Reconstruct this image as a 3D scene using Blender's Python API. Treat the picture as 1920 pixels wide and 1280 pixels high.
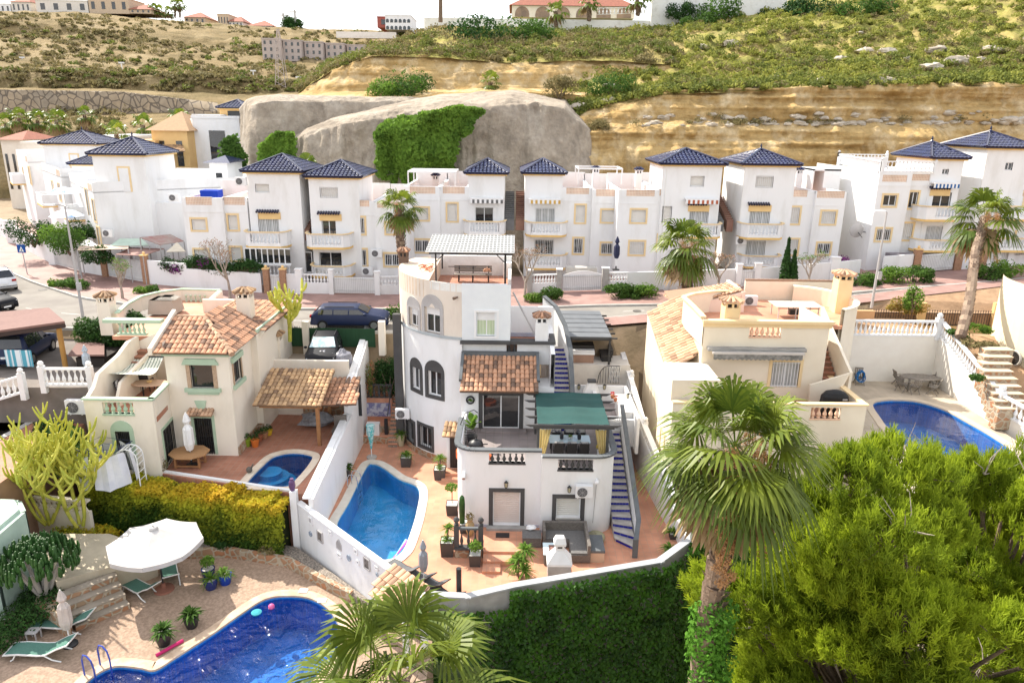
import bpy,math,random
import numpy as np
from math import sin,cos,pi,radians,sqrt,tan,atan2
random.seed(7);RNG=np.random.default_rng(7)
for o in list(bpy.data.objects):bpy.data.objects.remove(o)
scn=bpy.context.scene;col=scn.collection
CAMZ=19.2;FPX=1365.0;PITCH=radians(16.9);ROLL=radians(.78)
cam=bpy.data.objects.new('camera',bpy.data.cameras.new('camera'));col.objects.link(cam)
r0=np.array((1.,0,0));u0=np.array((0,sin(PITCH),cos(PITCH)));fw=np.array((0,cos(PITCH),-sin(PITCH)))
rr=cos(ROLL)*r0+sin(ROLL)*u0;uu=-sin(ROLL)*r0+cos(ROLL)*u0
from mathutils import Matrix,Vector
cam.matrix_world=Matrix([(rr[0],uu[0],-fw[0],0),(rr[1],uu[1],-fw[1],0),(rr[2],uu[2],-fw[2],CAMZ),(0,0,0,1)])
cam.data.sensor_width=36;cam.data.lens=36*FPX/1920;cam.data.clip_start=.5;cam.data.clip_end=5000
scn.camera=cam
SUN_AZ=radians(-42);SUN_EL=radians(44)
w=bpy.data.worlds.new('World');scn.world=w;w.use_nodes=True
nt=w.node_tree;nt.nodes.clear()
sky=nt.nodes.new('ShaderNodeTexSky');sky.sky_type='NISHITA';sky.sun_disc=False
sky.sun_elevation=SUN_EL;sky.sun_rotation=radians(-48);sky.air_density=1.0;sky.dust_density=2.0;sky.altitude=50
bgd=nt.nodes.new('ShaderNodeBackground');bgd.inputs[1].default_value=.15
tcw=nt.nodes.new('ShaderNodeTexCoord');mpw=nt.nodes.new('ShaderNodeMapping');mpw.inputs['Scale'].default_value=(1.2,1.2,5)
nzw=nt.nodes.new('ShaderNodeTexNoise');nzw.inputs['Scale'].default_value=2.2;nzw.inputs['Detail'].default_value=7
rmw=nt.nodes.new('ShaderNodeValToRGB');rmw.color_ramp.elements[0].position=.36;rmw.color_ramp.elements[1].position=.56
mxw=nt.nodes.new('ShaderNodeMixRGB');mxw.inputs['Color2'].default_value=(6.1,6.0,5.95,1)
otw=nt.nodes.new('ShaderNodeOutputWorld')
L=nt.links.new
L(tcw.outputs['Generated'],mpw.inputs[0]);L(mpw.outputs[0],nzw.inputs['Vector']);L(nzw.outputs[0],rmw.inputs[0])
L(rmw.outputs[0],mxw.inputs[0]);L(sky.outputs[0],mxw.inputs['Color1']);L(mxw.outputs[0],bgd.inputs[0]);L(bgd.outputs[0],otw.inputs[0])
sl=bpy.data.lights.new('sun','SUN');sl.energy=4.2;sl.angle=radians(.5);sl.color=(1,.93,.82)
so=bpy.data.objects.new('sun',sl);col.objects.link(so)
dv=Vector((cos(SUN_AZ)*cos(SUN_EL),sin(SUN_AZ)*cos(SUN_EL),-sin(SUN_EL)))
so.rotation_euler=dv.to_track_quat('-Z','Y').to_euler()
scn.view_settings.view_transform='Standard';scn.view_settings.look='None'
scn.view_settings.exposure=.98;scn.view_settings.gamma=1;scn.view_settings.use_curve_mapping=False
scn.render.resolution_x=1024;scn.render.resolution_y=682
def ray(px,py):return(px-960)/FPX*rr-(py-640)/FPX*uu+fw
def G(px,py,z):
 d=ray(px,py);t=(z-CAMZ)/d[2];return(d[0]*t,d[1]*t,z)
def F(px,py,Y):
 d=ray(px,py);t=Y/d[1];return(d[0]*t,Y,CAMZ+d[2]*t)
def zat(py,px,Y):return F(px,py,Y)[2]
def VPL(px,py,P,Q):
 d=ray(px,py);n=np.array((P[1]-Q[1],Q[0]-P[0]));t=(n[0]*P[0]+n[1]*P[1])/(n[0]*d[0]+n[1]*d[1]);return(d[0]*t,d[1]*t,CAMZ+d[2]*t)
def D(px,py,dist):
 d=ray(px,py);d=d/np.linalg.norm(d);return(d[0]*dist,d[1]*dist,CAMZ+d[2]*dist)
MATS={}
def mat(name,c,c2=None,sc=1.5,rough=.85,bump=0,bsc=30,metal=0,spec=.3,detail=5,lo=.35,hi=.65,attr=None,transl=0,stretch=None,coat=0,c3=None):
 if name in MATS:return MATS[name]
 m=bpy.data.materials.new(name);m.use_nodes=True;n=m.node_tree.nodes;l=m.node_tree.links.new
 p=n['Principled BSDF'];p.inputs['Roughness'].default_value=rough;p.inputs['Metallic'].default_value=metal
 p.inputs['Specular IOR Level'].default_value=spec;p.inputs['Coat Weight'].default_value=coat
 if c2 is None:c2=tuple(x*.86 for x in c)
 geo=n.new('ShaderNodeNewGeometry');vec=geo.outputs['Position']
 if stretch:
  mp=n.new('ShaderNodeMapping');mp.inputs['Scale'].default_value=stretch;l(vec,mp.inputs[0]);vec2=mp.outputs[0]
 else:vec2=vec
 nz=n.new('ShaderNodeTexNoise');nz.inputs['Scale'].default_value=sc;nz.inputs['Detail'].default_value=detail;nz.inputs['Roughness'].default_value=.6
 l(vec2,nz.inputs['Vector'])
 rp=n.new('ShaderNodeValToRGB');rp.color_ramp.elements[0].position=lo;rp.color_ramp.elements[1].position=hi
 rp.color_ramp.elements[0].color=(*c2,1);rp.color_ramp.elements[1].color=(*c,1)
 if c3:q=rp.color_ramp.elements.new((lo+hi)/2);q.color=(*c3,1)
 fac=nz.outputs[0]
 if attr is not None:
  at=n.new('ShaderNodeAttribute');at.attribute_name='v'
  mm=n.new('ShaderNodeMath');mm.operation='MULTIPLY_ADD';mm.inputs[1].default_value=attr;l(at.outputs['Fac'],mm.inputs[0])
  m2=n.new('ShaderNodeMath');m2 .operation='MULTIPLY_ADD';m2 .inputs[1].default_value=1-attr;m2 .inputs[2].default_value=0
  l(nz.outputs[0],m2 .inputs[0]);l(m2 .outputs[0],mm.inputs[2]);fac=mm.outputs[0]
 l(fac,rp.inputs[0]);l(rp.outputs[0],p.inputs['Base Color'])
 if bump:
  nb=n.new('ShaderNodeTexNoise');nb.inputs['Scale'].default_value=bsc;nb.inputs['Detail'].default_value=4;l(vec2,nb.inputs['Vector'])
  bp=n.new('ShaderNodeBump');bp.inputs['Strength'].default_value=bump;bp.inputs['Distance'].default_value=.05
  l(nb.outputs[0],bp.inputs['Height']);l(bp.outputs[0],p.inputs['Normal'])
 if transl:
  tr=n.new('ShaderNodeBsdfTranslucent');l(rp.outputs[0],tr.inputs[0])
  mx=n.new('ShaderNodeMixShader');mx.inputs[0].default_value=transl
  l(p.outputs[0],mx.inputs[1]);l(tr.outputs[0],mx.inputs[2]);l(mx.outputs[0],n['Material Output'].inputs[0])
 MATS[name]=m;return m
def tilemat(name,c,c2,mortar,w=.33,h=.33,offset=0,ms=.012,rough=.7,bump=.2,plane='xy',big=None,rot=0,vor=False):
 if name in MATS:return MATS[name]
 m=bpy.data.materials.new(name);m.use_nodes=True;n=m.node_tree.nodes;l=m.node_tree.links.new
 p=n['Principled BSDF'];p.inputs['Roughness'].default_value=rough;p.inputs['Specular IOR Level'].default_value=.35
 geo=n.new('ShaderNodeNewGeometry');vec=geo.outputs['Position']
 if plane!='xy':
  sp=n.new('ShaderNodeSeparateXYZ');cb=n.new('ShaderNodeCombineXYZ');l(vec,sp.inputs[0])
  ad=n.new('ShaderNodeMath');ad.operation='ADD';l(sp.outputs[0],ad.inputs[0]);l(sp.outputs[1],ad.inputs[1])
  l(ad.outputs[0],cb.inputs[0]);l(sp.outputs[2],cb.inputs[1]);vec=cb.outputs[0]
 if rot:
  mp=n.new('ShaderNodeMapping');mp.inputs['Rotation'].default_value=(0,0,rot);l(vec,mp.inputs[0]);vec=mp.outputs[0]
 if vor:
  v1=n.new('ShaderNodeTexVoronoi');v1 .feature='DISTANCE_TO_EDGE';v1 .inputs['Scale'].default_value=1/w
  v2=n.new('ShaderNodeTexVoronoi');v2 .inputs['Scale'].default_value=1/w
  wn=n.new('ShaderNodeTexNoise');wn.inputs['Scale'].default_value=3;wn.inputs['Detail'].default_value=2
  wm=n.new('ShaderNodeMixRGB');wm.inputs[0].default_value=.12;l(vec,wn.inputs['Vector']);l(vec,wm.inputs[1]);l(wn.outputs['Color'],wm.inputs[2])
  l(wm.outputs[0],v1 .inputs['Vector']);l(wm.outputs[0],v2 .inputs['Vector'])
  st=n.new('ShaderNodeMapRange');st.inputs[1].default_value=ms;st.inputs[2].default_value=ms*2.2;l(v1 .outputs[0],st.inputs[0])
  rp=n.new('ShaderNodeValToRGB');rp.color_ramp.elements[0].color=(*c2,1);rp.color_ramp.elements[1].color=(*c,1)
  sp2=n.new('ShaderNodeSeparateColor');l(v2 .outputs['Color'],sp2 .inputs[0]);l(sp2 .outputs[0],rp.inputs[0])
  mx=n.new('ShaderNodeMixRGB');mx.inputs[1].default_value=(*mortar,1);l(st.outputs[0],mx.inputs[0]);l(rp.outputs[0],mx.inputs[2])
  colr=mx.outputs[0];hgt=st.outputs[0]
 else:
  bt=n.new('ShaderNodeTexBrick');bt.offset=offset;bt.inputs['Scale'].default_value=1
  bt.inputs['Brick Width'].default_value=w;bt.inputs['Row Height'].default_value=h;bt.inputs['Mortar Size'].default_value=ms
  bt.inputs['Color1'].default_value=(*c,1);bt.inputs['Color2'].default_value=(*c2,1);bt.inputs['Mortar'].default_value=(*mortar,1)
  l(vec,bt.inputs['Vector']);colr=bt.outputs['Color'];hgt=None
 nz=n.new('ShaderNodeTexNoise');nz.inputs['Scale'].default_value=.9;nz.inputs['Detail'].default_value=8;l(geo.outputs['Position'],nz.inputs['Vector'])
 mr=n.new('ShaderNodeMapRange');mr.inputs[1].default_value=.3;mr.inputs[2].default_value=.7;mr.inputs[3].default_value=.78;mr.inputs[4].default_value=1.12
 l(nz.outputs[0],mr.inputs[0])
 ml=n.new('ShaderNodeVectorMath');ml.operation='SCALE';l(colr,ml.inputs[0]);l(mr.outputs[0],ml.inputs['Scale']);l(ml.outputs[0],p.inputs['Base Color'])
 if hgt and bump:
  bp=n.new('ShaderNodeBump');bp.inputs['Strength'].default_value=bump;bp.inputs['Distance'].default_value=.03
  l(hgt,bp.inputs['Height']);l(bp.outputs[0],p.inputs['Normal'])
 MATS[name]=m;return m
def watermat(name,tint,bs=2.2,bst=.25):
 m=bpy.data.materials.new(name);m.use_nodes=True;n=m.node_tree.nodes;l=m.node_tree.links.new
 n.remove(n['Principled BSDF']);tr=n.new('ShaderNodeBsdfTransparent');tr.inputs[0].default_value=(*tint,1)
 gl=n.new('ShaderNodeBsdfGlossy');gl.inputs['Roughness'].default_value=.03
 fr=n.new('ShaderNodeFresnel');fr.inputs[0].default_value=1.33;mx=n.new('ShaderNodeMixShader')
 nz=n.new('ShaderNodeTexNoise');nz.inputs['Scale'].default_value=bs;nz.inputs['Detail'].default_value=3;nz.inputs['Distortion'].default_value=.6
 ge=n.new('ShaderNodeNewGeometry');l(ge.outputs['Position'],nz.inputs['Vector'])
 bp=n.new('ShaderNodeBump');bp.inputs['Strength'].default_value=bst;bp.inputs['Distance'].default_value=.15;l(nz.outputs[0],bp.inputs['Height'])
 l(bp.outputs[0],gl.inputs['Normal']);l(bp.outputs[0],fr.inputs['Normal'])
 l(fr.outputs[0],mx.inputs[0]);l(tr.outputs[0],mx.inputs[1]);l(gl.outputs[0],mx.inputs[2]);l(mx.outputs[0],n['Material Output'].inputs[0])
 MATS[name]=m;return m
W_=mat('white_stucco',(.80,.80,.80),(.69,.68,.66),sc=.9,bump=.15,bsc=40,stretch=(1,1,.3),lo=.25,hi=.5,detail=8)
W2=mat('weathered_white',(.78,.77,.74),(.62,.60,.56),sc=1.3,bump=.15,bsc=40,lo=.25,hi=.5)
CREAM=mat('cream_stucco',(.80,.73,.62),(.69,.62,.51),lo=.25,hi=.5,stretch=(1,1,.4),sc=.9,bump=.2,bsc=40)
CREAM2=mat('pale_cream_stucco',(.80,.72,.58),(.75,.66,.52),sc=.7,bump=.2,bsc=40)
YEL=mat('yellow_stucco',(.80,.55,.25),(.76,.5,.22),bump=.2,bsc=40)
YPALE=mat('pale_yellow_trim',(.80,.62,.36),(.76,.57,.32))
BEIGE=mat('beige_stucco',(.74,.66,.57),(.62,.54,.47),sc=.9,stretch=(1,1,.35),bump=.2,bsc=40,lo=.3,hi=.55)
GREYTR=mat('pale_grey_trim',(.48,.46,.45),(.4,.385,.38))
DARK=mat('charcoal_trim',(.085,.083,.082),(.07,.068,.068))
BLACK=mat('black_metal',(.02,.02,.022),rough=.45,spec=.5)
MINT=mat('mint_trim',(.44,.56,.42),(.38,.5,.37))
ORTR=mat('apricot_trim',(.80,.56,.26),(.74,.5,.23))
WPAINT=mat('white_paint',(.8,.8,.8),(.75,.75,.75),rough=.5)
SHUT=mat('shutter_cream',(.74,.72,.68),(.7,.68,.64),rough=.6)
SHUTB=mat('shutter_pinkish',(.74,.66,.61),(.7,.62,.57),rough=.6)
STONEW=tilemat('crazy_stone',(.42,.2,.1),(.36,.25,.16),(.45,.38,.28),w=.32,ms=.06,vor=True,bump=.8)
TERR=tilemat('terracotta_floor',(.64,.31,.19),(.57,.265,.165),(.5,.29,.2),w=.33,h=.33)
TERR2=tilemat('terracotta_floor_dark',(.42,.19,.12),(.36,.155,.095),(.36,.22,.16),w=.3,h=.3)
GREYFL=tilemat('grey_floor',(.33,.28,.27),(.28,.24,.235),(.25,.22,.2),w=.45,h=.45)
BEFL=tilemat('beige_floor',(.5,.42,.32),(.46,.385,.295),(.4,.34,.27),w=.45,h=.45)
COPING=mat('pool_coping',(.72,.62,.5),(.62,.5,.38),sc=2.5)
GLASS=mat('window_glass',(.012,.014,.016),(.03,.032,.035),rough=.04,spec=.9,sc=.6)
BARREL=mat('clay_tiles',(.56,.31,.19),(.15,.1,.075),sc=3,rough=.85,attr=.75,lo=.12,hi=.6,bump=.3)
BARREL2=mat('weathered_clay_tiles',(.55,.36,.2),(.22,.14,.09),sc=3,rough=.9,attr=.7,lo=.15,hi=.7,bump=.3)
BARREL3=mat('pale_clay_tiles',(.66,.42,.27),(.32,.2,.13),sc=3,rough=.85,attr=.7,lo=.15,hi=.6,bump=.3)
BLUET=mat('glazed_blue_tiles',(.015,.02,.075),(.01,.012,.045),sc=4,rough=.2,spec=.6,attr=.6)
ROAD=mat('asphalt',(.27,.25,.22),(.21,.19,.17),sc=.5,rough=.95,bump=.2,bsc=60)
PAVE=tilemat('pink_paving',(.35,.21,.18),(.31,.185,.16),(.3,.21,.175),w=.4,h=.4)
KERB=mat('kerb_stone',(.5,.48,.44),(.4,.38,.35))
CONC=mat('concrete',(.42,.41,.39),(.33,.32,.3),sc=2,bump=.3)
SLATE=mat('slate_grey_paint',(.14,.15,.16),(.11,.12,.125))
WOOD=mat('teak_wood',(.35,.17,.075),(.27,.13,.055),sc=4)
WOODG=mat('weathered_grey_wood',(.28,.25,.215),(.16,.14,.12),sc=8,stretch=(1,1,8))
BLUETILE=tilemat('cobalt_riser_tiles',(.015,.02,.3),(.02,.025,.36),(.1,.12,.35),w=.15,h=.15,plane='xz',rough=.25)
SKIRTT=tilemat('blue_pattern_skirting',(.45,.48,.6),(.3,.36,.55),(.6,.6,.62),w=.08,h=.08,plane='xz')
ORG={}
def wl(o):return ORG.get(o.name,(0,0,0))if o else(0,0,0)
class B:
 def __init__(s):s.v=[];s.f=[];s.m=[];s.a=[];s.mi=0
 def add(s,vs,fs,a=0.):
  k=len(s.v);s.v.extend([tuple(map(float,p))for p in vs]);s.f.extend([[i+k for i in f]for f in fs])
  s.m.extend([s.mi]*len(fs));s.a.extend([a]*len(fs));return s
 def box(s,x0,x1,y0,y1,z0,z1):
  return s.add([(x,y,z)for z in(z0,z1)for y in(y0,y1)for x in(x0,x1)],BF)
 def cbox(s,c,sz,rz=0):
  a,b=cos(rz),sin(rz);h=[q/2 for q in sz]
  return s.add([(c[0]+a*x-b*y,c[1]+b*x+a*y,c[2]+z)for z in(-h[2],h[2])for y in(-h[1],h[1])for x in(-h[0],h[0])],BF)
 def bar(s,p,q,w,h=None):
  p=np.array(p,float);q=np.array(q,float);h=h or w;d=q-p;d/=np.linalg.norm(d)+1e-9
  up=np.array((0,0,1.))if abs(d[2])<.95 else np.array((0,1.,0));a=np.cross(d,up);a/=np.linalg.norm(a);b=np.cross(a,d)
  return s.add([tuple(e+a*i*w/2+b*j*h/2)for j in(-1,1)for e in(p,q)for i in(-1,1)],BF)
 def prism(s,poly,z0,z1):
  n=len(poly);A=sum(poly[i][0]*poly[(i+1)%n][1]-poly[(i+1)%n][0]*poly[i][1]for i in range(n))
  if A<0:poly=poly[::-1]
  f0=(lambda p:z0(p))if callable(z0)else(lambda p:z0);f1=(lambda p:z1(p))if callable(z1)else(lambda p:z1)
  vs=[(p[0],p[1],f0(p))for p in poly]+[(p[0],p[1],f1(p))for p in poly]
  return s.add(vs,[list(range(n))[::-1],list(range(n,2*n))]+[[i,(i+1)%n,n+(i+1)%n,n+i]for i in range(n)])
 def slab(s,pts,off):
  n=len(pts);o=np.array(off,float);vs=[tuple(p)for p in pts]+[tuple(np.array(p)+o)for p in pts]
  return s.add(vs,[list(range(n))[::-1],list(range(n,2*n))]+[[i,(i+1)%n,n+(i+1)%n,n+i]for i in range(n)])
 def tube(s,pts,r,n=8,cap=True):
  P=[np.array(p,float)for p in pts];k0=len(s.v);vs=[];R=r if hasattr(r,'__len__')else[r]*len(P);pa=None
  for i,p in enumerate(P):
   d=P[min(i+1,len(P)-1)]-P[max(i-1,0)];d=d/(np.linalg.norm(d)+1e-9)
   if pa is None:up=np.array((0,0,1.))if abs(d[2])<.9 else np.array((1.,0,0));a=np.cross(d,up)
   else:a=pa-d*np.dot(pa,d)
   a=a/(np.linalg.norm(a)+1e-9);pa=a;b=np.cross(d,a)
   vs+=[tuple(p+R[i]*(a*cos(2*pi*j/n)+b*sin(2*pi*j/n)))for j in range(n)]
  fs=[[i*n+j,i*n+(j+1)%n,(i+1)*n+(j+1)%n,(i+1)*n+j]for i in range(len(P)-1)for j in range(n)]
  if cap:fs+=[list(range(n))[::-1],[(len(P)-1)*n+j for j in range(n)]]
  return s.add(vs,fs)
 def lathe(s,prof,c=(0,0,0),n=10,a0=0,a1=2*pi):
  full=abs(a1-a0-2*pi)<1e-6;m=n if full else n+1
  vs=[(c[0]+r*cos(a0+(a1-a0)*j/n),c[1]+r*sin(a0+(a1-a0)*j/n),c[2]+z)for r,z in prof for j in range(m)]
  fs=[[i*m+j,i*m+(j+1)%m,(i+1)*m+(j+1)%m,(i+1)*m+j]for i in range(len(prof)-1)for j in range(n)]
  if full:fs+=[list(range(m))[::-1],[(len(prof)-1)*m+j for j in range(m)]]
  return s.add(vs,fs)
 def ball(s,c,r,n=10,sz=1):
  return s.lathe([(r*sin(pi*i/6)+1e-4,-r*sz*cos(pi*i/6))for i in range(7)],c,n)
 def build(s,name,m,parent=None,smooth=False,**tg):
  o=wl(parent);me=bpy.data.meshes.new(name)
  me.from_pydata([(p[0]-o[0],p[1]-o[1],p[2]-o[2])for p in s.v],[],s.f)
  ms=m if isinstance(m,(list,tuple))else[m]
  for q in ms:me.materials.append(q)
  if len(ms)>1:me.polygons.foreach_set('material_index',s.m)
  if any(s.a):at=me.attributes.new('v','FLOAT','FACE');at.data.foreach_set('value',s.a)
  if smooth:me.polygons.foreach_set('use_smooth',[True]*len(me.polygons))
  me.update();ob=bpy.data.objects.new(name,me);col.objects.link(ob)
  if smooth=='auto':pass
  if parent:ob.parent=parent;ORG[ob.name]=o
  elif 'org' in tg:pass
  for k,v in tg.items():ob[k]=v
  return ob
BF=[[0,2,3,1],[4,5,7,6],[0,1,5,4],[1,3,7,5],[3,2,6,7],[2,0,4,6]]
def T(name,label,cat,loc=(0,0,0),group=None,rz=0):
 o=bpy.data.objects.new(name,None);col.objects.link(o);o.location=loc;o.empty_display_size=.2
 ORG[o.name]=tuple(loc);o['label']=label;o['category']=cat
 if group:o['group']=group
 return o
def tag(o,label,cat,group=None):
 o['label']=label;o['category']=cat
 if group:o['group']=group
 return o
def struct(o):o['kind']='structure';return o
KIDS={}
def tree_copy(o,loc=None,rz=None,sc=None,label=None,parent=None):
 c=o.copy();col.objects.link(c)
 if parent:c.parent=parent
 for ch in o.children:tree_copy(ch,parent=c)
 if loc is not None:c.location=loc
 if rz is not None:c.rotation_euler=(0,0,rz)
 if sc is not None:c.scale=(sc,sc,sc)if not hasattr(sc,'__len__')else sc
 if label:c['label']=label
 return c
def npmesh(name,V,k,m,parent=None,attr=None,smooth=False):
 V=np.asarray(V,np.float32).reshape(-1,3);o=wl(parent);V=V-np.array(o,np.float32);nf=len(V)//k
 me=bpy.data.meshes.new(name);me.vertices.add(len(V));me.vertices.foreach_set('co',V.ravel())
 me.loops.add(nf*k);me.loops.foreach_set('vertex_index',np.arange(nf*k,dtype=np.int32))
 me.polygons.add(nf);me.polygons.foreach_set('loop_start',np.arange(0,nf*k,k,dtype=np.int32))
 me.update(calc_edges=True);me.materials.append(m)
 if attr is not None:at=me.attributes.new('v','FLOAT','FACE');at.data.foreach_set('value',np.asarray(attr,np.float32))
 ob=bpy.data.objects.new(name,me);col.objects.link(ob)
 if parent:ob.parent=parent;ORG[ob.name]=o
 return ob
def gridmesh(name,P,m,smooth=True,parent=None):
 R_,C_=P.shape[:2];o=wl(parent);V=(P.reshape(-1,3)-np.array(o)).astype(np.float32)
 i=np.arange(R_-1)[:,None]*C_+np.arange(C_-1)[None];q=np.stack([i,i+1,i+C_+1,i+C_],-1).reshape(-1,4).astype(np.int32)
 me=bpy.data.meshes.new(name);me.vertices.add(len(V));me.vertices.foreach_set('co',V.ravel());me.loops.add(q.size);me.loops.foreach_set('vertex_index',q.ravel())
 me.polygons.add(len(q));me.polygons.foreach_set('loop_start',np.arange(0,q.size,4,dtype=np.int32));me.update(calc_edges=True)
 if smooth:me.polygons.foreach_set('use_smooth',np.ones(len(q),bool))
 me.materials.append(m);ob=bpy.data.objects.new(name,me);col.objects.link(ob)
 if parent:ob.parent=parent
 return ob
def vnoise(p,seed=0):
 p=np.asarray(p,float);i=np.floor(p).astype(np.int64);f=p-i;f=f*f*(3-2*f)
 def h(a,b,c):
  n=(a*374761393+b*668265263+c*2147483647+seed*97531)&0xffffffff
  n=((n^(n>>13))*1274126177)&0xffffffff;return((n^(n>>16))&0xffff)/65535.0
 r=0
 for dx in(0,1):
  for dy in(0,1):
   for dz in(0,1):
    wgt=(f[...,0]if dx else 1-f[...,0])*(f[...,1]if dy else 1-f[...,1])*(f[...,2]if dz else 1-f[...,2])
    r=r+wgt*h(i[...,0]+dx,i[...,1]+dy,i[...,2]+dz)
 return r
def fbm(p,o=4,seed=0):
 p=np.asarray(p,float);r=0;a=.5
 for k in range(o):r=r+a*(vnoise(p*2**k,seed+k)-.5);a*=.5
 return r
def flat(Y):return lambda s,z,d:(s,Y+d,z)
def side(X,sg=1):return lambda s,z,d:(X+sg*d,s,z)
def line(p,q):
 p=np.array(p[:2],float);q=np.array(q[:2],float);u=(q-p)/np.linalg.norm(q-p);n=np.array((-u[1],u[0]))
 return lambda s,z,d:(p[0]+u[0]*s+n[0]*d,p[1]+u[1]*s+n[1]*d,z)
def sbox(b,mf,s0,s1,z0,z1,d0,d1,n=1):
 for i in range(n):
  a,c=s0+(s1-s0)*i/n,s0+(s1-s0)*(i+1)/n
  b.add([mf(s,z,d)for z in(z0,z1)for d in(d0,d1)for s in(a,c)],BF)
 return b
def wallp(b,mf,s0,s1,z0,z1,holes=(),th=.22,ds=0):
 S={s0,s1};Z={z0,z1}
 for h in holes:S|={h[0],h[1]};Z|={h[2],h[3]}
 S=sorted(q for q in S if s0<=q<=s1);Z=sorted(q for q in Z if z0<=q<=z1)
 if ds:
  S2=[]
  for a,c in zip(S,S[1:]):n=max(1,int(math.ceil((c-a)/ds)));S2+=[a+(c-a)*i/n for i in range(n)]
  S=S2+[S[-1]]
 inh=lambda s,z:any(h[0]<s<h[1]and h[2]<z<h[3]for h in holes)
 for a,c in zip(S,S[1:]):
  for e,g in zip(Z,Z[1:]):
   if inh((a+c)/2,(e+g)/2):continue
   b.add([mf(a,e,0),mf(c,e,0),mf(c,g,0),mf(a,g,0)],[[0,1,2,3]])
 for h in holes:
  a,c,e,g=h[:4]
  b.add([mf(a,e,0),mf(a,e,th),mf(a,g,th),mf(a,g,0)],[[0,1,2,3]]);b.add([mf(c,e,0),mf(c,e,th),mf(c,g,th),mf(c,g,0)],[[0,1,2,3]])
  b.add([mf(a,e,0),mf(c,e,0),mf(c,e,th),mf(a,e,th)],[[0,1,2,3]]);b.add([mf(a,g,0),mf(c,g,0),mf(c,g,th),mf(a,g,th)],[[0,1,2,3]])
 return b
def window(parent,mf,s0,s1,z0,z1,trim=None,tw=.14,kind='glass',mull=1,bars=0,dep=.12,proud=.04,name='window',arch=False,sill=None,fr=WPAINT,shut=None,half=0,barm=WPAINT,notrimbot=False,curtain=None,pane=None):
 """trim is the part; frame, pane, shutter and grille are its sub-parts"""
 b=B();n=1
 if trim:
  sbox(b,mf,s0-tw,s0,z0-(0 if notrimbot else tw),z1+(0 if arch else tw),-proud,.06);sbox(b,mf,s1,s1+tw,z0-(0 if notrimbot else tw),z1+(0 if arch else tw),-proud,.06)
  if not notrimbot:sbox(b,mf,s0,s1,z0-tw,z0,-proud,.06)
  if arch:
   r=(s1-s0)/2+tw;c=(s0+s1)/2;k=12
   ps=[(c+r*cos(pi*i/k),z1+r*sin(pi*i/k))for i in range(k+1)]
   nn=len(ps);vs=[mf(p[0],p[1],-proud)for p in ps]+[mf(p[0],p[1],.06)for p in ps]
   b.add(vs,[list(range(nn)),list(range(2*nn-1,nn-1,-1))]+[[i,nn+i,nn+(i+1)%nn,(i+1)%nn]for i in range(nn)])
  else:sbox(b,mf,s0,s1,z1,z1+tw,-proud,.06)
 else:sbox(b,mf,s0,s1,z0-.05,z0,-.05,.12)
 W=b.build(name,trim or W_,parent)
 f=B();t=.05
 sbox(f,mf,s0,s0+t,z0,z1,dep,dep+.05);sbox(f,mf,s1-t,s1,z0,z1,dep,dep+.05);sbox(f,mf,s0+t,s1-t,z0,z0+t,dep,dep+.05);sbox(f,mf,s0+t,s1-t,z1-t,z1,dep,dep+.05)
 zt=z1-t
 if kind=='shutter':
  f.build('frame',fr,W);g=B();k=max(3,int((z1-z0)/.11))
  for i in range(k):
   e0=z0+t+(z1-z0-2*t)*i/k;e1=z0+t+(z1-z0-2*t)*(i+1)/k
   g.add([mf(s0+t,e0,dep+.035),mf(s1-t,e0,dep+.035),mf(s1-t,e1-.015,dep+.012),mf(s0+t,e1-.015,dep+.012),mf(s1-t,e1,dep+.035),mf(s0+t,e1,dep+.035)],[[0,1,2,3],[3,2,4,5]])
  g.build('shutter',shut or SHUT,W)
 else:
  if half:zt=z1-half
  for i in range(1,mull+1):
   c=s0+(s1-s0)*i/(mull+1);sbox(f,mf,c-.03,c+.03,z0+t,zt,dep-.01,dep+.05)
  f.build('frame',fr,W)
  g=B();sbox(g,mf,s0+t,s1-t,z0+t,zt,dep+.02,dep+.04);g.build('pane',pane or GLASS,W)
  if half:
   g=B();sbox(g,mf,s0,s1,zt,z1,dep-.03,dep+.01);g.build('shutter',shut or WPAINT,W)
  if curtain:
   g=B();k=int((s1-s0)/.09)
   g.add([mf(s0+t+(s1-s0-2*t)*i/k,z,dep+.012-.01*(i%2))for z in(z0+t,zt)for i in range(k+1)],[[i,i+1,k+2+i,k+1+i]for i in range(k)]);g.build('curtain',curtain,W)
 if bars:
  g=B()
  for i in range(bars):
   c=s0+(s1-s0)*(i+.5)/bars;sbox(g,mf,c-.014,c+.014,z0,z1,-.03,-.004)
  for e in((z0+.06),(z1-.06)):sbox(g,mf,s0,s1,e-.014,e+.014,-.034,-.03)
  if z1-z0>1.5:sbox(g,mf,s0,s1,(z0+z1)/2-.014,(z0+z1)/2+.014,-.034,-.03)
  g.build('grille',barm,W)
 return W
BALP=[(.055,0),(.055,.06),(.03,.1),(.065,.3),(.06,.4),(.028,.62),(.022,.78),(.05,.9),(.055,.94),(.055,1)]
BALM={}
def baluster_mesh(m,sq=1.0):
 if m.name not in BALM:
  b=B();b.lathe([(r*sq,z)for r,z in BALP],n=8);o=b.build('baluster',m,smooth=False);BALM[m.name]=o.data;bpy.data.objects.remove(o)
 return BALM[m.name]
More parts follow.
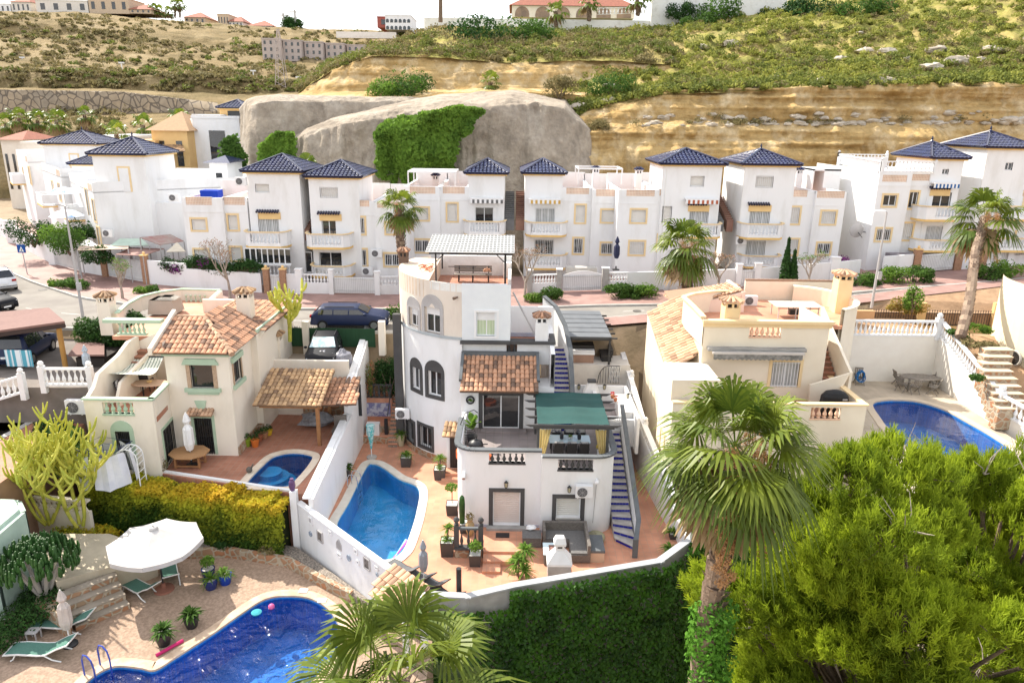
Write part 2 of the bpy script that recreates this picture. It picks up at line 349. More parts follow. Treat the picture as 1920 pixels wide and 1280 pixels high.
def balusters(parent,p0,p1,h,m,step=.22,fat=1.0,name='baluster',every=1):
 """individual balusters from p0 to p1 (bases), height h"""
 p0=np.array(p0,float);p1=np.array(p1,float);Ld=np.linalg.norm(p1[:2]-p0[:2]);n=max(1,int(round(Ld/step)));o=np.array(wl(parent))
 for i in range(n):
  p=p0+(p1-p0)*(i+.5)/n-o;ob=bpy.data.objects.new(name,baluster_mesh(m));col.objects.link(ob);ob.parent=parent
  ob.location=p;ob.scale=(fat,fat,h)
def balustrade(parent,p0,p1,h=.85,m=W_,mr=None,step=.22,fat=1.0,rail=.16,rh=.07,base=.06,name='balustrade',post=()):
 b=B();a0=np.array(p0,float);a1=np.array(p1,float);up=np.array((0,0,1.))
 b.bar(a0+up*(h-rh/2),a1+up*(h-rh/2),rail,rh);b.bar(a0+up*base/2,a1+up*base/2,rail*.85,base)
 for t in post:
  c=a0+(a1-a0)*t;b.box(c[0]-.1,c[0]+.1,c[1]-.1,c[1]+.1,c[2]-.1,c[2]+h+.1);b.ball((c[0],c[1],c[2]+h+.2),.11,8)
 O=b.build(name,mr or m,parent)
 if parent is None:ORG[O.name]=(0,0,0)
 balusters(O,a0+up*base,a1+up*base,h-rh-base,m,step,fat);return O
def tiles(name,poly,m,parent,tw=.24,tl=.38,lift=.0,amp=.07,under=None,thick=.06,seed=1):
 """barrel tile field on a planar polygon: first edge is the eave (left to right seen from outside)"""
 P=[np.array(p,float)for p in poly];u=P[1]-P[0];u/=np.linalg.norm(u);nr=np.cross(u,P[2]-P[0]);nr/=np.linalg.norm(nr)
 if nr[2]<0:nr=-nr
 v=np.cross(nr,u);
 if np.dot(v,P[2]-P[0])<0:v=-v
 Q=[(np.dot(p-P[0],u),np.dot(p-P[0],v))for p in P]
 def inside(x,y):
  c=False;n=len(Q)
  for i in range(n):
   (x1,y1),(x2,y2)=Q[i],Q[(i+1)%n]
   if(y1>y)!=(y2>y)and x<(x2-x1)*(y-y1)/(y2-y1)+x1:c=not c
  return c
 b=B();b.mi=0;rd=random.Random(seed)
 b.slab([p-nr*(thick-.0)for p in P],nr*(thick-.012))
 x0,x1=min(q[0]for q in Q),max(q[0]for q in Q);y1=max(q[1]for q in Q);nc=max(1,round((x1-x0)/tw));W0=(x1-x0)/nc;nrw=max(1,round(y1/tl));L0=y1/nrw
 for i in range(nc):
  for j in range(nrw):
   cx=x0+(i+.5)*W0;cy=(j+.5)*L0
   if not inside(cx,min(cy,y1-.01)):continue
   vs=[];off=(rd.random()-.5)*.02
   for k,(yy,hh,ws)in enumerate(((j*L0-.03,.035,.5),((j+1)*L0+.02,.0,.44))):
    for s_ in range(6):
     t=pi*s_/5;xx=cx-cos(t)*W0*ws+off;zz=sin(t)*amp+hh+lift+.004
     vs.append(P[0]+u*xx+v*yy+nr*zz)
   fs=[[k,k+1,k+7,k+6]for k in range(5)]+[[5,4,3,2,1,0]]
   b.add(vs,fs,a=.02+.96*rd.random()**1.0)
 return b.build(name,m,parent)
def ridge(b,p,q,r=.1,n=None):
 p=np.array(p,float);q=np.array(q,float);Ld=np.linalg.norm(q-p);n=n or max(2,int(Ld/.35))
 for i in range(n):
  a=p+(q-p)*i/n;c=p+(q-p)*(i+1.08)/n;b.tube([a,c],[r*1.12,r*.92],7);b.a[-9:]=[random.random()*.96+.02]*9
  # vegetation tools
GREEN=mat('leaf_green',(.10,.20,.03),(.03,.07,.012),attr=.8,lo=.1,hi=.9,transl=.35,sc=.7)
DGREEN=mat('leaf_dark_green',(.045,.12,.02),(.015,.04,.01),attr=.8,lo=.1,hi=.9,transl=.25,sc=.7)
LGREEN=mat('leaf_light_green',(.2,.34,.045),(.07,.15,.02),attr=.8,lo=.1,hi=.9,transl=.4,sc=.7)
PINE=mat('pine_needles',(.48,.58,.035),(.08,.14,.01),attr=.8,lo=.12,hi=.85,transl=.5,sc=.35)
SLG=mat('slope_leaves',(.22,.25,.05),(.075,.10,.02),attr=.8,lo=.1,hi=.9,transl=.3,sc=.2);OLIVE=mat('dry_shrub_leaves',(.29,.24,.105),(.15,.13,.055),attr=.75,lo=.1,hi=.9,transl=.3,sc=.2)
GRASSY=mat('yellow_green_grass',(.36,.36,.07),(.15,.18,.035),attr=.6,lo=.1,hi=.9,transl=.4,sc=.15)
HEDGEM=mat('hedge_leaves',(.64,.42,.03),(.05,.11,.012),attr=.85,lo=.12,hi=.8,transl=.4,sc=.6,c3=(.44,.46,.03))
BARK=mat('bark',(.24,.17,.12),(.12,.085,.06),sc=12,bump=.6,bsc=20)
PBARK=mat('palm_bark',(.34,.25,.18),(.16,.11,.08),sc=9,bump=.6,bsc=15,attr=.6)
DEADW=mat('bare_twigs',(.42,.36,.3),(.28,.23,.19),sc=5)
DRYF=mat('dead_palm_fronds',(.5,.36,.2),(.3,.2,.1),attr=.7,lo=.1,hi=.9,transl=.3)
FLOWO=mat('palm_flower_stalks',(.62,.36,.17),(.42,.23,.1),attr=.7,lo=.1,hi=.9,transl=.3)
IVY=mat('ivy_leaves',(.075,.20,.015),(.012,.045,.006),attr=.8,lo=.1,hi=.9,transl=.35,sc=.5,rough=.5)
CACT=mat('candelabra_cactus_skin',(.58,.54,.09),(.34,.38,.05),sc=2.5,rough=.6)
CACTD=mat('dark_succulent_skin',(.045,.12,.025),(.02,.06,.015),sc=3,rough=.5)
def quads(C,N,S,asp=.55,rng=RNG,jit=.6):
 """leaf quads: centres C, outward N, sizes S"""
 n=len(C);N=N/(np.linalg.norm(N,axis=1,keepdims=True)+1e-9);N=N+rng.normal(0,jit,(n,3));N/=np.linalg.norm(N,axis=1,keepdims=True)+1e-9
 R_=rng.normal(0,1,(n,3));A=np.cross(N,R_);A/=np.linalg.norm(A,axis=1,keepdims=True)+1e-9;Bv=np.cross(N,A)
 S=np.asarray(S).reshape(-1,1)*np.ones((n,1))
 return np.stack([C-A*S/2,C-Bv*S*asp/2+A*S*.05,C+A*S/2,C+Bv*S*asp/2+A*S*.05],1)
def cloud(centers,radii,n,size,rng=RNG,shell=.55,flatb=.25,asp=.55,jit=.6):
 """leafy blobs; centres (k,3), radii (k,3), n leaves each"""
 c=np.asarray(centers,float);r=np.asarray(radii,float).reshape(len(c),-1)*np.ones((1,3));k=len(c)
 d=rng.normal(0,1,(k,n,3));d/=np.linalg.norm(d,axis=2,keepdims=True);d[...,2]=np.where(d[...,2]<-flatb,-d[...,2]*.6,d[...,2])
 rad=shell+(1-shell)*rng.random((k,n,1))**.5;lump=1+.35*fbm(d*2.2+np.arange(k)[:,None,None]*7.3,3)[...,None]*2
 P=c[:,None]+d*rad*lump*r[:,None];N=d*np.array((1,1,1.))+np.array((0,0,.4))
 sz=size*(.7+.6*rng.random(k*n));V=quads(P.reshape(-1,3),N.reshape(-1,3),sz,asp,rng,jit)
 tone=rng.random((k,1))*.5+rng.random((k,n))*.5
 return V,tone.reshape(-1)
def bush(name,label,cat,c,r,n=500,size=.12,m=None,group=None,stem=True,seed=None,sub=7):
 rng=np.random.default_rng(int(abs(c[0]*131+c[1]*71))+5);r=np.array(r,float)*np.ones(3)
 t=T(name,label,cat,c,group)
 cs=[np.array(c)+np.array((0,0,r[2]*.75))];rs=[r*.8]
 for i in range(sub):
  a=rng.random()*6.28;e=rng.random()*.9;cs.append(np.array(c)+np.array((r[0]*.55*cos(a),r[1]*.55*sin(a),r[2]*(.35+1.0*e))));rs.append(r*(.35+.2*rng.random()))
 V,A=cloud(cs,rs,max(20,n//(sub+1)),size,rng,flatb=.95);V[...,2]=np.maximum(V[...,2],c[2]+.02)
 npmesh('foliage',V,4,m or GREEN,t,A)
 if stem:
  b=B()
  for i in range(5):
   a=i*1.26;b.tube([c,(c[0]+r[0]*.5*cos(a),c[1]+r[1]*.5*sin(a),c[2]+r[2]*1.1)],[.03*r[2]+.015,.01],5)
  b.build('stem',BARK,t)
 return t
 # the ground, the street
def zs(x):return float(np.interp(x,[-60,-5,8,30,60],[6.2,6.2,6.7,8.0,9.4]))
STREETD=.0
FAR_KERB=[(-30,488),(0,503),(60,530),(150,560),(280,577),(450,581),(720,581),(960,580),(1130,574),(1300,571),(1450,562),(1640,547),(1800,535),(1920,524),(2100,505)]
WALLB=[(-30,425),(0,437),(60,483),(130,507),(280,533),(450,549),(700,553),(960,551),(1130,546),(1300,543),(1450,537),(1640,519),(1800,506),(1920,498),(2100,480)]
def onstreet(px,py,dz=0):
 z=6.5
 for _ in range(6):p=G(px,py,z+dz);z=zs(p[0])
 return G(px,py,z+dz)
KF=[onstreet(*p)for p in FAR_KERB];WB=[onstreet(*p)for p in WALLB]
NK=[(-70,53.0),(-47,47.5),(-38,45.2),(-30,44.2),(-20,43.9),(-9,44.2),(2,45.9),(8,47.2),(20,48.9),(32,52),(45,56),(62,62)]
def nky(x):return float(np.interp(x,[p[0]for p in NK],[p[1]for p in NK]))
def mkground():
 xs=np.concatenate([np.linspace(-1500,-60,8)[:-1],np.linspace(-60,60,61),np.linspace(60,1500,8)[1:]])
 ys=np.concatenate([[-200,-60,0,10,18,24.0,25.0,27,43,43.2,43.6],np.linspace(64,76,5),[120,300,1000,4000]])
 P=np.zeros((len(ys),len(xs),3))
 for i,y in enumerate(ys):
  for j,x in enumerate(xs):
   z=-7.5 if y<=43.3 else zs(x)-.06
   if i in(9,10):k=nky(x)-(2 if x>2 else .05+.0*x);y=k-.08 if i==9 else k
   P[i,j]=(x,y,z)
 P[...,2]+=np.where(P[...,1]<20,fbm(P*.2,3)*1.5,0)
 return P
struct(gridmesh('ground',mkground(),mat('earth',(.3,.22,.14),(.2,.15,.09),sc=.6,bump=.5,bsc=4),smooth=False))
def ribbon(b,A,C,dz0,dz1=None,sub=4):
 A2=[];C2=[]
 for P_,Q_ in((A,A2),(C,C2)):
  for i in range(len(P_)-1):
   for k in range(sub):Q_.append(tuple(np.array(P_[i])+(np.array(P_[i+1])-np.array(P_[i]))*k/sub))
  Q_.append(P_[-1])
 n=len(A2);b.add([(p[0],p[1],p[2]+dz0)for p in A2]+[(p[0],p[1],p[2]+(dz1 if dz1 is not None else dz0))for p in C2],[[i,i+1,n+i+1,n+i]for i in range(n-1)])
NK=[(x,y,zs(x))for x,y in NK]
KX=[(-75,90,6.2)]+KF+[(80,77,9.5)];
b=B();
xs_=np.linspace(-62,60,80);ky=np.interp(xs_,[p[0]for p in KX],[p[1]for p in KX]);ny=np.interp(xs_,[p[0]for p in NK],[p[1]for p in NK])
ribbon(b,[(x,y,zs(x))for x,y in zip(xs_,ny)],[(x,y,zs(x))for x,y in zip(xs_,ky)],.0,sub=1);struct(b.build('road',ROAD))
b=B();wy=np.interp(xs_,[p[0]for p in WB],[p[1]for p in WB])
ribbon(b,[(x,y,zs(x))for x,y in zip(xs_,ky)],[(x,y+6,zs(x))for x,y in zip(xs_,wy)],.13,sub=1);struct(b.build('pavement',PAVE))
b=B();m=xs_>2;ribbon(b,[(x,y-1.98,zs(x))for x,y in zip(xs_[m],ny[m])],[(x,y,zs(x))for x,y in zip(xs_[m],ny[m])],.12,sub=1);struct(b.build('near_pavement',PAVE))
b=B()
for i in range(len(xs_)-1):
 p,q=(xs_[i],ky[i],zs(xs_[i])),(xs_[i+1],ky[i+1],zs(xs_[i+1]));b.slab([(p[0],p[1]-.09,p[2]+.14),(q[0],q[1]-.09,q[2]+.14),(q[0],q[1]+.09,q[2]+.14),(p[0],p[1]+.09,p[2]+.14)],(0,0,-.3))
 p,q=(xs_[i],ny[i],zs(xs_[i])),(xs_[i+1],ny[i+1],zs(xs_[i+1]));b.slab([(p[0],p[1]-.09,p[2]+.12),(q[0],q[1]-.09,q[2]+.12),(q[0],q[1]+.09,q[2]+.12),(p[0],p[1]+.09,p[2]+.12)],(0,0,-.3))
struct(b.build('kerb',KERB))
b=B()
for x in np.arange(-34,40,3.2):
 k0=np.interp(x,xs_,ky)*.5+np.interp(x,xs_,ny)*.5;k1=np.interp(x+1.5,xs_,ky)*.5+np.interp(x+1.5,xs_,ny)*.5
 b.add([(x,k0-.06,zs(x)+.006),(x+1.5,k1-.06,zs(x+1.5)+.006),(x+1.5,k1+.06,zs(x+1.5)+.006),(x,k0+.06,zs(x)+.006)],[[0,1,2,3]])
struct(b.build('road_markings',mat('worn_road_paint',(.5,.49,.46),(.4,.375,.35),sc=6)))
b=B()
for px,py in((1330,0),(1400,0),(1790,0),(80,0)):pass
for(px,py)in((1195,583),(80,543),(1400,570)):p=onstreet(px,py,.01);b.lathe([(.32,0),(.32,.012)],(p[0],p[1],p[2]),16)
struct(b.build('manhole_covers',mat('iron',(.12,.11,.1),rough=.6)))
# cliffs and hills (sheets at their own distance)
def sheet(name,m,cols,rows,nu=220,nv=None,disp=1.0,fsc=.25,seed=1,zamp=.4,sub=14,ridges=0,yscale=None,gully=0):
 """rows: [(list of py per col, Y per col or number, noise weight)]"""
 cx=np.linspace(cols[0],cols[-1],nu);Pts=[]
 for(pys,Ys,wgt)in rows:
  py=np.interp(cx,cols,pys)if hasattr(pys,'__len__')else np.full(nu,float(pys));Y=np.interp(cx,cols,Ys)if hasattr(Ys,'__len__')else np.full(nu,float(Ys))
  Pts.append((np.array([F(a,b_,c)for a,b_,c in zip(cx,py,Y)]),wgt))
 out=[];W=[]
 for i in range(len(Pts)-1):
  s=sub if not hasattr(sub,'__len__')else sub[i]
  for k in range(s):t=k/s;out.append(Pts[i][0]*(1-t)+Pts[i+1][0]*t);W.append(Pts[i][1]*(1-t)+Pts[i+1][1]*t)
 out.append(Pts[-1][0]);W.append(Pts[-1][1]);P=np.array(out);W=np.array(W)[:,None]
 q=P*np.array((fsc,fsc,fsc if yscale is None else yscale));n1=fbm(q,5,seed);n2=fbm(q*3.1+9,4,seed+5)
 P[...,1]+=disp*W*(n1*2+n2*.5);P[...,2]+=zamp*W*n2*2
 if ridges:P[...,1]+=W*ridges*fbm(P*np.array((.05,.05,1.3)),3,seed+9)*2
 if gully:P[...,1]+=W*gully*(fbm(P*np.array((.35,.2,.05)),4,seed+19)+.5*fbm(P*np.array((1.1,.5,.12)),3,seed+29))
 o=gridmesh(name,P,m);struct(o);return o,P
def cliffmat(name,c1,c2,c3,zsc=1.0,xsc=.12,vsc=.5,bump=.6):
 m=bpy.data.materials.new(name);m.use_nodes=True;n=m.node_tree.nodes;l=m.node_tree.links.new;p=n['Principled BSDF'];p.inputs['Roughness'].default_value=.95;p.inputs['Specular IOR Level'].default_value=.1
 g=n.new('ShaderNodeNewGeometry')
 def nz(scale,s,det=6):
  mp=n.new('ShaderNodeMapping');mp.inputs['Scale'].default_value=scale;l(g.outputs['Position'],mp.inputs[0]);t=n.new('ShaderNodeTexNoise');t.inputs['Scale'].default_value=s;t.inputs['Detail'].default_value=det;t.inputs['Roughness'].default_value=.65;l(mp.outputs[0],t.inputs['Vector']);return t.outputs[0]
 a=nz((xsc,xsc,zsc),1.0);bb=nz((1,1,.7),vsc);c=nz((1,1,1),1.6,8)
 r1=n.new('ShaderNodeValToRGB');r1 .color_ramp.elements[0].position=.36;r1 .color_ramp.elements[1].position=.6;r1 .color_ramp.elements[0].color=(*c2,1);r1 .color_ramp.elements[1].color=(*c1,1)
 l(a,r1 .inputs[0]);r2=n.new('ShaderNodeValToRGB');r2 .color_ramp.elements[0].position=.48;r2 .color_ramp.elements[1].position=.68;l(bb,r2 .inputs[0])
 mx=n.new('ShaderNodeMixRGB');l(r2 .outputs[0],mx.inputs[0]);l(r1 .outputs[0],mx.inputs[1]);mx.inputs[2].default_value=(*c3,1)
 mr=n.new('ShaderNodeMapRange');mr.inputs[1].default_value=.3;mr.inputs[2].default_value=.7;mr.inputs[3].default_value=.75;mr.inputs[4].default_value=1.15;l(c,mr.inputs[0])
 ml=n.new('ShaderNodeVectorMath');ml.operation='SCALE';l(mx.outputs[0],ml.inputs[0]);l(mr.outputs[0],ml.inputs['Scale']);l(ml.outputs[0],p.inputs['Base Color'])
 ad=n.new('ShaderNodeMath');ad.operation='ADD';l(a,ad.inputs[0]);l(c,ad.inputs[1]);bp=n.new('ShaderNodeBump');bp.inputs['Strength'].default_value=bump;bp.inputs['Distance'].default_value=.4;l(ad.outputs[0],bp.inputs['Height']);l(bp.outputs[0],p.inputs['Normal'])
 return m
OCHRE=cliffmat('ochre_sandstone',(.52,.365,.165),(.38,.245,.095),(.62,.49,.30),zsc=1.4)
SHOT=cliffmat('sprayed_concrete',(.42,.355,.28),(.28,.235,.185),(.48,.42,.345),zsc=.35,xsc=.3,vsc=.3,bump=.9)
DRYHILL=cliffmat('dry_hillside_soil',(.27,.20,.10),(.155,.12,.055),(.34,.265,.15),zsc=.5,xsc=.1,vsc=.07,bump=.9)
GREENHILL=cliffmat('grassy_slope_soil',(.33,.30,.08),(.2,.2,.055),(.46,.34,.15),zsc=.5,xsc=.25,vsc=.2,bump=.6)
colsR=[1060,1130,1250,1400,1600,1800,1920,2350]
hR,PR=sheet('cliff',OCHRE,colsR,[([480]*8,76,.6),([300,290,285,280,275,268,262,255],77.0,1.0),([262,245,238,238,236,232,230,225],78.5,1.0),([252,232,222,228,228,226,224,218],[80.5,80.5,81.5,80.5,79.5,79.3,79.3,79.3],.8),([240,215,195,190,188,184,184,180],[82,82,82.5,81.5,80.5,80.3,80.3,80.3],1.0),([225,196,170,166,160,155,156,150],[84,84,83.5,82,81,80.6,80.6,80.6],.7),([222,192,166,162,156,151,152,146],[86,86,86,85,84,84,84,84],.5)],nu=420,disp=1.5,fsc=.3,seed=3,ridges=1.5,sub=16,gully=2.6)
hG,PG=sheet('hill',GREENHILL,[1040,1130,1250,1400,1600,1800,1920,2350],[([230,203,176,172,166,161,162,156],[83,83,82.8,81.6,80.8,80.4,80.4,80.4],.2),([200,180,160,157,152,147,147,140],[88,88,88,87,86,86,86,86],.9),([150,130,125,120,110,95,85,40],98,1.4),([84,78,72,58,45,20,-5,-60],112,1.2),([62,60,54,30,0,-30,-70,-160],128,.5),([60,58,52,28,-40,-70,-120,-220],150,.4)],nu=300,disp=.6,zamp=.8,fsc=.22,seed=11)
colsM=[560,620,700,830,960,1060,1150,1260]
hM,PM=sheet('scarp',OCHRE,colsM,[([260]*8,86,.3),([190,183,183,180,172,178,182,190],87,.5),([184,172,170,168,165,168,172,180],93,.5),([178,152,135,140,145,140,140,150],94.5,.9),([172,132,103,106,118,112,112,120],96.5,.8)],nu=240,disp=.8,fsc=.3,seed=21,ridges=.9,gully=1.8)
hN,PN=sheet('middle_hill',GREENHILL,colsM,[([174,134,105,108,120,114,114,122],96.2,.2),([172,131,101,90,95,92,90,95],103,1),([170,128,97,64,70,74,74,74],115,1.1),([168,126,94,48,58,64,64,62],127,.5),([168,126,94,46,58,62,62,60],150,.3)],nu=200,disp=.6,zamp=.7,seed=31)
colsS=[552,575,620,700,760,830,960,1060,1108,1122]
hS,PS=sheet('concrete_slope',SHOT,colsS,[([480]*10,[75,73.5,73,73,73,73,73,73.5,75,79],.4),([330]*10,[75.5,74,73.5,73.5,73.5,73.5,73.5,74,75.5,79],1.0),([268,255,240,225,215,205,195,205,250,310],[77,75.5,75,75,75,75,75,76,78,80],1.0),([262,249,232,214,202,192,186,199,245,306],[77.5,76.5,76.5,76.8,77,77,77,78,79,81],.5),([256,243,224,205,190,178,170,188,236,300],[79,79,80,81,82,83,84,84,84,84],.4),([255,242,223,204,188,176,169,186,234,298],88,.3)],nu=260,disp=1.9,fsc=.16,zamp=.6,seed=41,sub=16,gully=2.4)
colsT=[448,462,480,520,600,700,790,850]
hT,PT=sheet('retaining_slope',SHOT,colsT,[([480]*8,[86,80,78.5,78.5,80,82,83,83],.4),([320]*8,[87,80.5,79,79,80.5,82.5,83.5,83.5],.9),([215,200,192,188,190,190,188,188],[87.5,81.5,80,80,82,84,85,85],.8),([205,188,182,178,180,182,182,182],[88,84,83,83,85,86,87,87],.3),([204,187,181,177,179,181,181,181],93,.2)],nu=160,disp=1.6,fsc=.18,zamp=.5,seed=51,sub=14,gully=2.2)
colsL=[-400,-150,0,150,300,420,520,600,700,800]
hL,PL=sheet('far_hill',DRYHILL,colsL,[([420]*10,116,.2),([250]*10,122,.3),([212,214,215,213,211,212,210,205,195,190],142,.3),([205,206,206,204,204,206,204,199,190,185],146,.2),([166,166,168,168,178,190,190,180,178,175],152,.1),([164,164,165,167,170,176,175,170,172,168],162,.4),([134,134,135,139,145,150,160,160,162,158],165,.8),([131,131,132,137,142,148,157,158,159,155],168,.5),([95,95,98,112,118,124,128,130,130,130],190,1.6),([75,75,70,80,88,100,106,108,110,108],215,2.0),([66,66,58,66,78,90,96,100,102,100],222,1),([50,50,42,50,66,78,84,88,86,80],226,1.5),([38,38,30,34,50,60,66,70,70,62],250,1.5),([10,14,22,23,38,46,52,56,58,55],275,.8),([12,16,24,25,40,48,54,58,60,57],330,.3)],nu=360,disp=1.0,zamp=1.0,fsc=.07,seed=61,sub=8)
b=B()
def scatter(P,n,seed,r=(.3,.9),thr=.0,nsc=.08,minr=0,rows=None):
 rng=np.random.default_rng(seed);R_,C_=P.shape[:2];i0,i1=rows or(0,R_-1);out=[];
 k=0
 while len(out)<n and k<n*20:
  k+=1;i=rng.uniform(i0,i1-1e-3);j=rng.uniform(0,C_-1.001);a=P[int(i),int(j)];a=a+(P[int(i)+1,int(j)]-a)*(i%1)+(P[int(i),int(j)+1]-a)*(j%1)
  if vnoise(a[None]*nsc,seed)[0]<thr:continue
  out.append((a,rng.uniform(*r)))
 return out
def shrubs(name,pts,n,size,m,flat_=.75,label=None):
 C_=np.array([p for p,r in pts]);R_=np.array([[r,r,r*flat_]for p,r in pts]);V,A=cloud(C_+np.array((0,0,1))*R_[:,2:]*.5,R_,n,size,np.random.default_rng(len(pts)))
 o=npmesh(name,V,4,m,None,A);o['kind']='stuff';return o
nrow=PG.shape[0]
shrubs('slope_shrubs',scatter(PG,900,1,(.4,1.1),.38,.12,rows=(0,nrow-15)),70,.30,SLG)
shrubs('slope_grass',scatter(PG,2600,2,(.3,.8),.25,.1,rows=(0,nrow-15)),46,.34,GRASSY,.9)
shrubs('dry_slope_shrubs',scatter(PG,800,3,(.4,.9),.5,.15,rows=(2,nrow-15)),50,.28,OLIVE)
nrow=PN.shape[0]
shrubs('middle_slope_shrubs',scatter(PN,320,4,(.4,1.3),.3,.12,rows=(0,nrow-15)),60,.34,SLG)
shrubs('middle_dry_shrubs',scatter(PN,800,5,(.4,1.),.2,.12,rows=(0,nrow-15)),44,.32,OLIVE)
nrow=PL.shape[0]
shrubs('far_hill_shrubs',scatter(PL,1900,6,(.3,1.5),.34,.03,rows=(40,nrow-12)),26,.8,OLIVE,.6)
shrubs('far_hill_green_shrubs',scatter(PL,260,7,(.6,1.8),.5,.03,rows=(40,nrow-12)),30,.8,SLG,.6)
shrubs('far_hill_low_shrubs',scatter(PL,420,8,(.6,1.6),.3,.05,rows=(6,26)),30,.7,OLIVE,.7)
shrubs('cliff_edge_shrubs',scatter(PG,260,9,(.4,1.1),.35,.2,rows=(1,12)),80,.3,SLG)
shrubs('ledge_shrubs',scatter(PR,46,10,(.3,.8),.3,.2,rows=(33,50)),60,.24,OLIVE)
def rock(b,c,r,seed):
 rd=random.Random(seed);k=[(rd.uniform(.7,1.2),rd.uniform(.5,1))for _ in range(40)];i0=len(b.v);b.ball(c,r,7)
 for i in range(i0,len(b.v)):
  p=np.array(b.v[i])-np.array(c);q,w_=k[(i-i0)%40];b.v[i]=tuple(np.array(c)+p*np.array((q*1.5,q,q*.55)))
b=B()
for i,(a,r)in enumerate(scatter(PG,60,77,(.3,1.1),.3,.2,rows=(2,36))):rock(b,a+np.array((0,-.2,r*.3)),r,i)
for i,(a,r)in enumerate(scatter(PR,170,78,(.12,.55),.2,.2,rows=(34,54))):rock(b,a,r,i)
o=b.build('slope_rocks',cliffmat('pale_rock',(.55,.48,.38),(.36,.31,.25),(.6,.55,.47),bump=.5));o['kind']='stuff'
# main house
HS=T('white_villa','white three storey villa with round tower and charcoal trim in the centre','house',(0,36,0))
YA,YB=31.7,31.25
XL,XM,XR=-2.6,1.5,5.0
def rc(cx,cy,r,a0,a1,n=6):return[(cx+r*cos(radians(a0+(a1-a0)*i/n)),cy+r*sin(radians(a0+(a1-a0)*i/n)))for i in range(n+1)]
ZL,ZR=3.0,2.98
TL_,TR_=4.12,4.05
fpL=rc(XL+.9,YA+.9,.9,180,270)+[(XM,YA)]
fpR=[(XM,YB)]+rc(XR-.9,YB+.9,.9,270,360)
bh=B()
def polywall(b,pts,z0,z1,th=.22):
 for p,q in zip(pts,pts[1:]):
  wallp(b,line(p,q),0,math.dist(p,q),z0,z1)
  mf=line(p,q);Ld=math.dist(p,q)
  b.add([mf(0,z1,0),mf(Ld,z1,0),mf(Ld,z1,th),mf(0,z1,th)],[[0,1,2,3]]);b.add([mf(0,z0,th),mf(Ld,z0,th),mf(Ld,z1,th),mf(0,z1,th)],[[0,3,2,1]])
polywall(bh,[(XL,38.6),(XL,YA+.9)],0,TL_);polywall(bh,fpL[:-1],0,TL_)
D0=F(924,985,YA);D1=F(976,922,YA);dz1=D1[2];dx0,dx1=D0[0],D1[0]
o0=F(917,868,YA);o1=F(985,844,YA)
oz0,oz1=o0[2]+.02,3.98
wallp(bh,flat(YA),fpL[-2][0],XM,0,TL_,[(dx0,dx1,.12,dz1),(o0[0],o1[0],oz0,oz1)],.25)
for h in((fpL[-2][0],XM),):bh.box(h[0],h[1],YA,YA+.25,TL_-.001,TL_)
bh.box(XM-.02,XM,YB,YA+.2,0,TR_)
E0=F(1043,945,YB);E1=F(1089,934,YB);ez1=F(1043,933,YB)[2];ez0=F(1043,970,YB)[2]
q0=F(1046,880,YB);q1=F(1113,856,YB);qz1=TR_-.12
wallp(bh,flat(YB),XM,fpR[1][0],0,TR_,[(E0[0],E1[0],ez0,ez1),(q0[0],q1[0],q0[2],qz1)],.25)
polywall(bh,fpR[1:],0,TR_);polywall(bh,[(XR,YB+.9),(XR,41)],0,TR_)
bi=bh
wallp(bi,flat(YA+.25),fpL[-2][0],XM,ZL,TL_,[(o0[0],o1[0],oz0,oz1)],0);wallp(bi,flat(YB+.25),XM,fpR[1][0],ZR,TR_,[(q0[0],q1[0],q0[2],qz1)],0)
bh.build('wall',W_,HS)
b=B();b.prism([(XL+.2,38)]+[(x+.1,y+.2)for x,y in fpL]+[(XM,38)],ZL-.25,ZL)
b.prism([(XM+.01,41)]+[(XM+.01,YB+.2)]+[(x-.15,y+.2)for x,y in fpR[1:]]+[(XR-.15,41)],ZR-.25,ZR);b.build('terrace_floor',GREYFL,HS)
b=B();pl=[(XL,35.5,TL_)]+[(x,y,TL_)for x,y in fpL]
for p,q in zip(pl,pl[1:]):b.bar((p[0],p[1],p[2]+.05),(q[0],q[1],q[2]+.05),.3,.1)
pl=[(XM,YB,TR_)]+[(x,y,TR_)for x,y in fpR[1:]]+[(XR,36.2,TR_)]
for p,q in zip(pl,pl[1:]):b.bar((p[0],p[1],p[2]+.05),(q[0],q[1],q[2]+.05),.3,.1)
RL=b.build('terrace_rail',SLATE,HS)
for(x0,x1,z0,z1,Y)in((o0[0],o1[0],oz0,oz1,YA+.12),(q0[0],q1[0],q0[2],qz1,YB+.12)):
 b=B();b.box(x0-.03,x1+.03,Y-.15,Y+.1,z0-.08,z0);O=b.build('balustrade',DARK,HS);balusters(O,(x0,Y,z0),(x1,Y,z0),z1-z0,DARK,(x1-x0)/6,1.5)
W1=window(HS,flat(YA),dx0,dx1,.12,dz1,DARK,.2,'shutter',name='door_opening',shut=SHUTB,notrimbot=True,dep=.15)
W1b=window(HS,flat(YB),E0[0],E1[0],ez0,ez1,DARK,.2,'shutter',shut=SHUT,dep=.14,notrimbot=True)
b=B();b.box(dx0-.3,dx1+.3,YA-.35,YA-.01,0,.12);b.build('step',CONC,HS);b=B();b.box(E0[0]-.2,E0[0],YB-.04,YB,.02,ez0);b.build('window_trim',DARK,HS);b=B();b.box(E1[0],E1[0]+.2,YB-.04,YB,.02,ez0);b.build('window_trim',DARK,HS)
b=B();b.box(E0[0]-.02,E1[0]+.02,YB-.1,YB-.005,ez0-.06,ez0);b.build('sill',KERB,HS)
b=B();b.box(-1.9,dx0-.3,YA-.02,YA-.002,0,.14);b.box(dx1+.3,XM-.05,YA-.02,YA-.002,0,.14);b.box(XM,E0[0]-.22,YB-.02,YB-.002,0,.14);b.box(E1[0]+.22,4.1,YB-.02,YB-.002,0,.14);b.build('skirting',SKIRTT,HS)
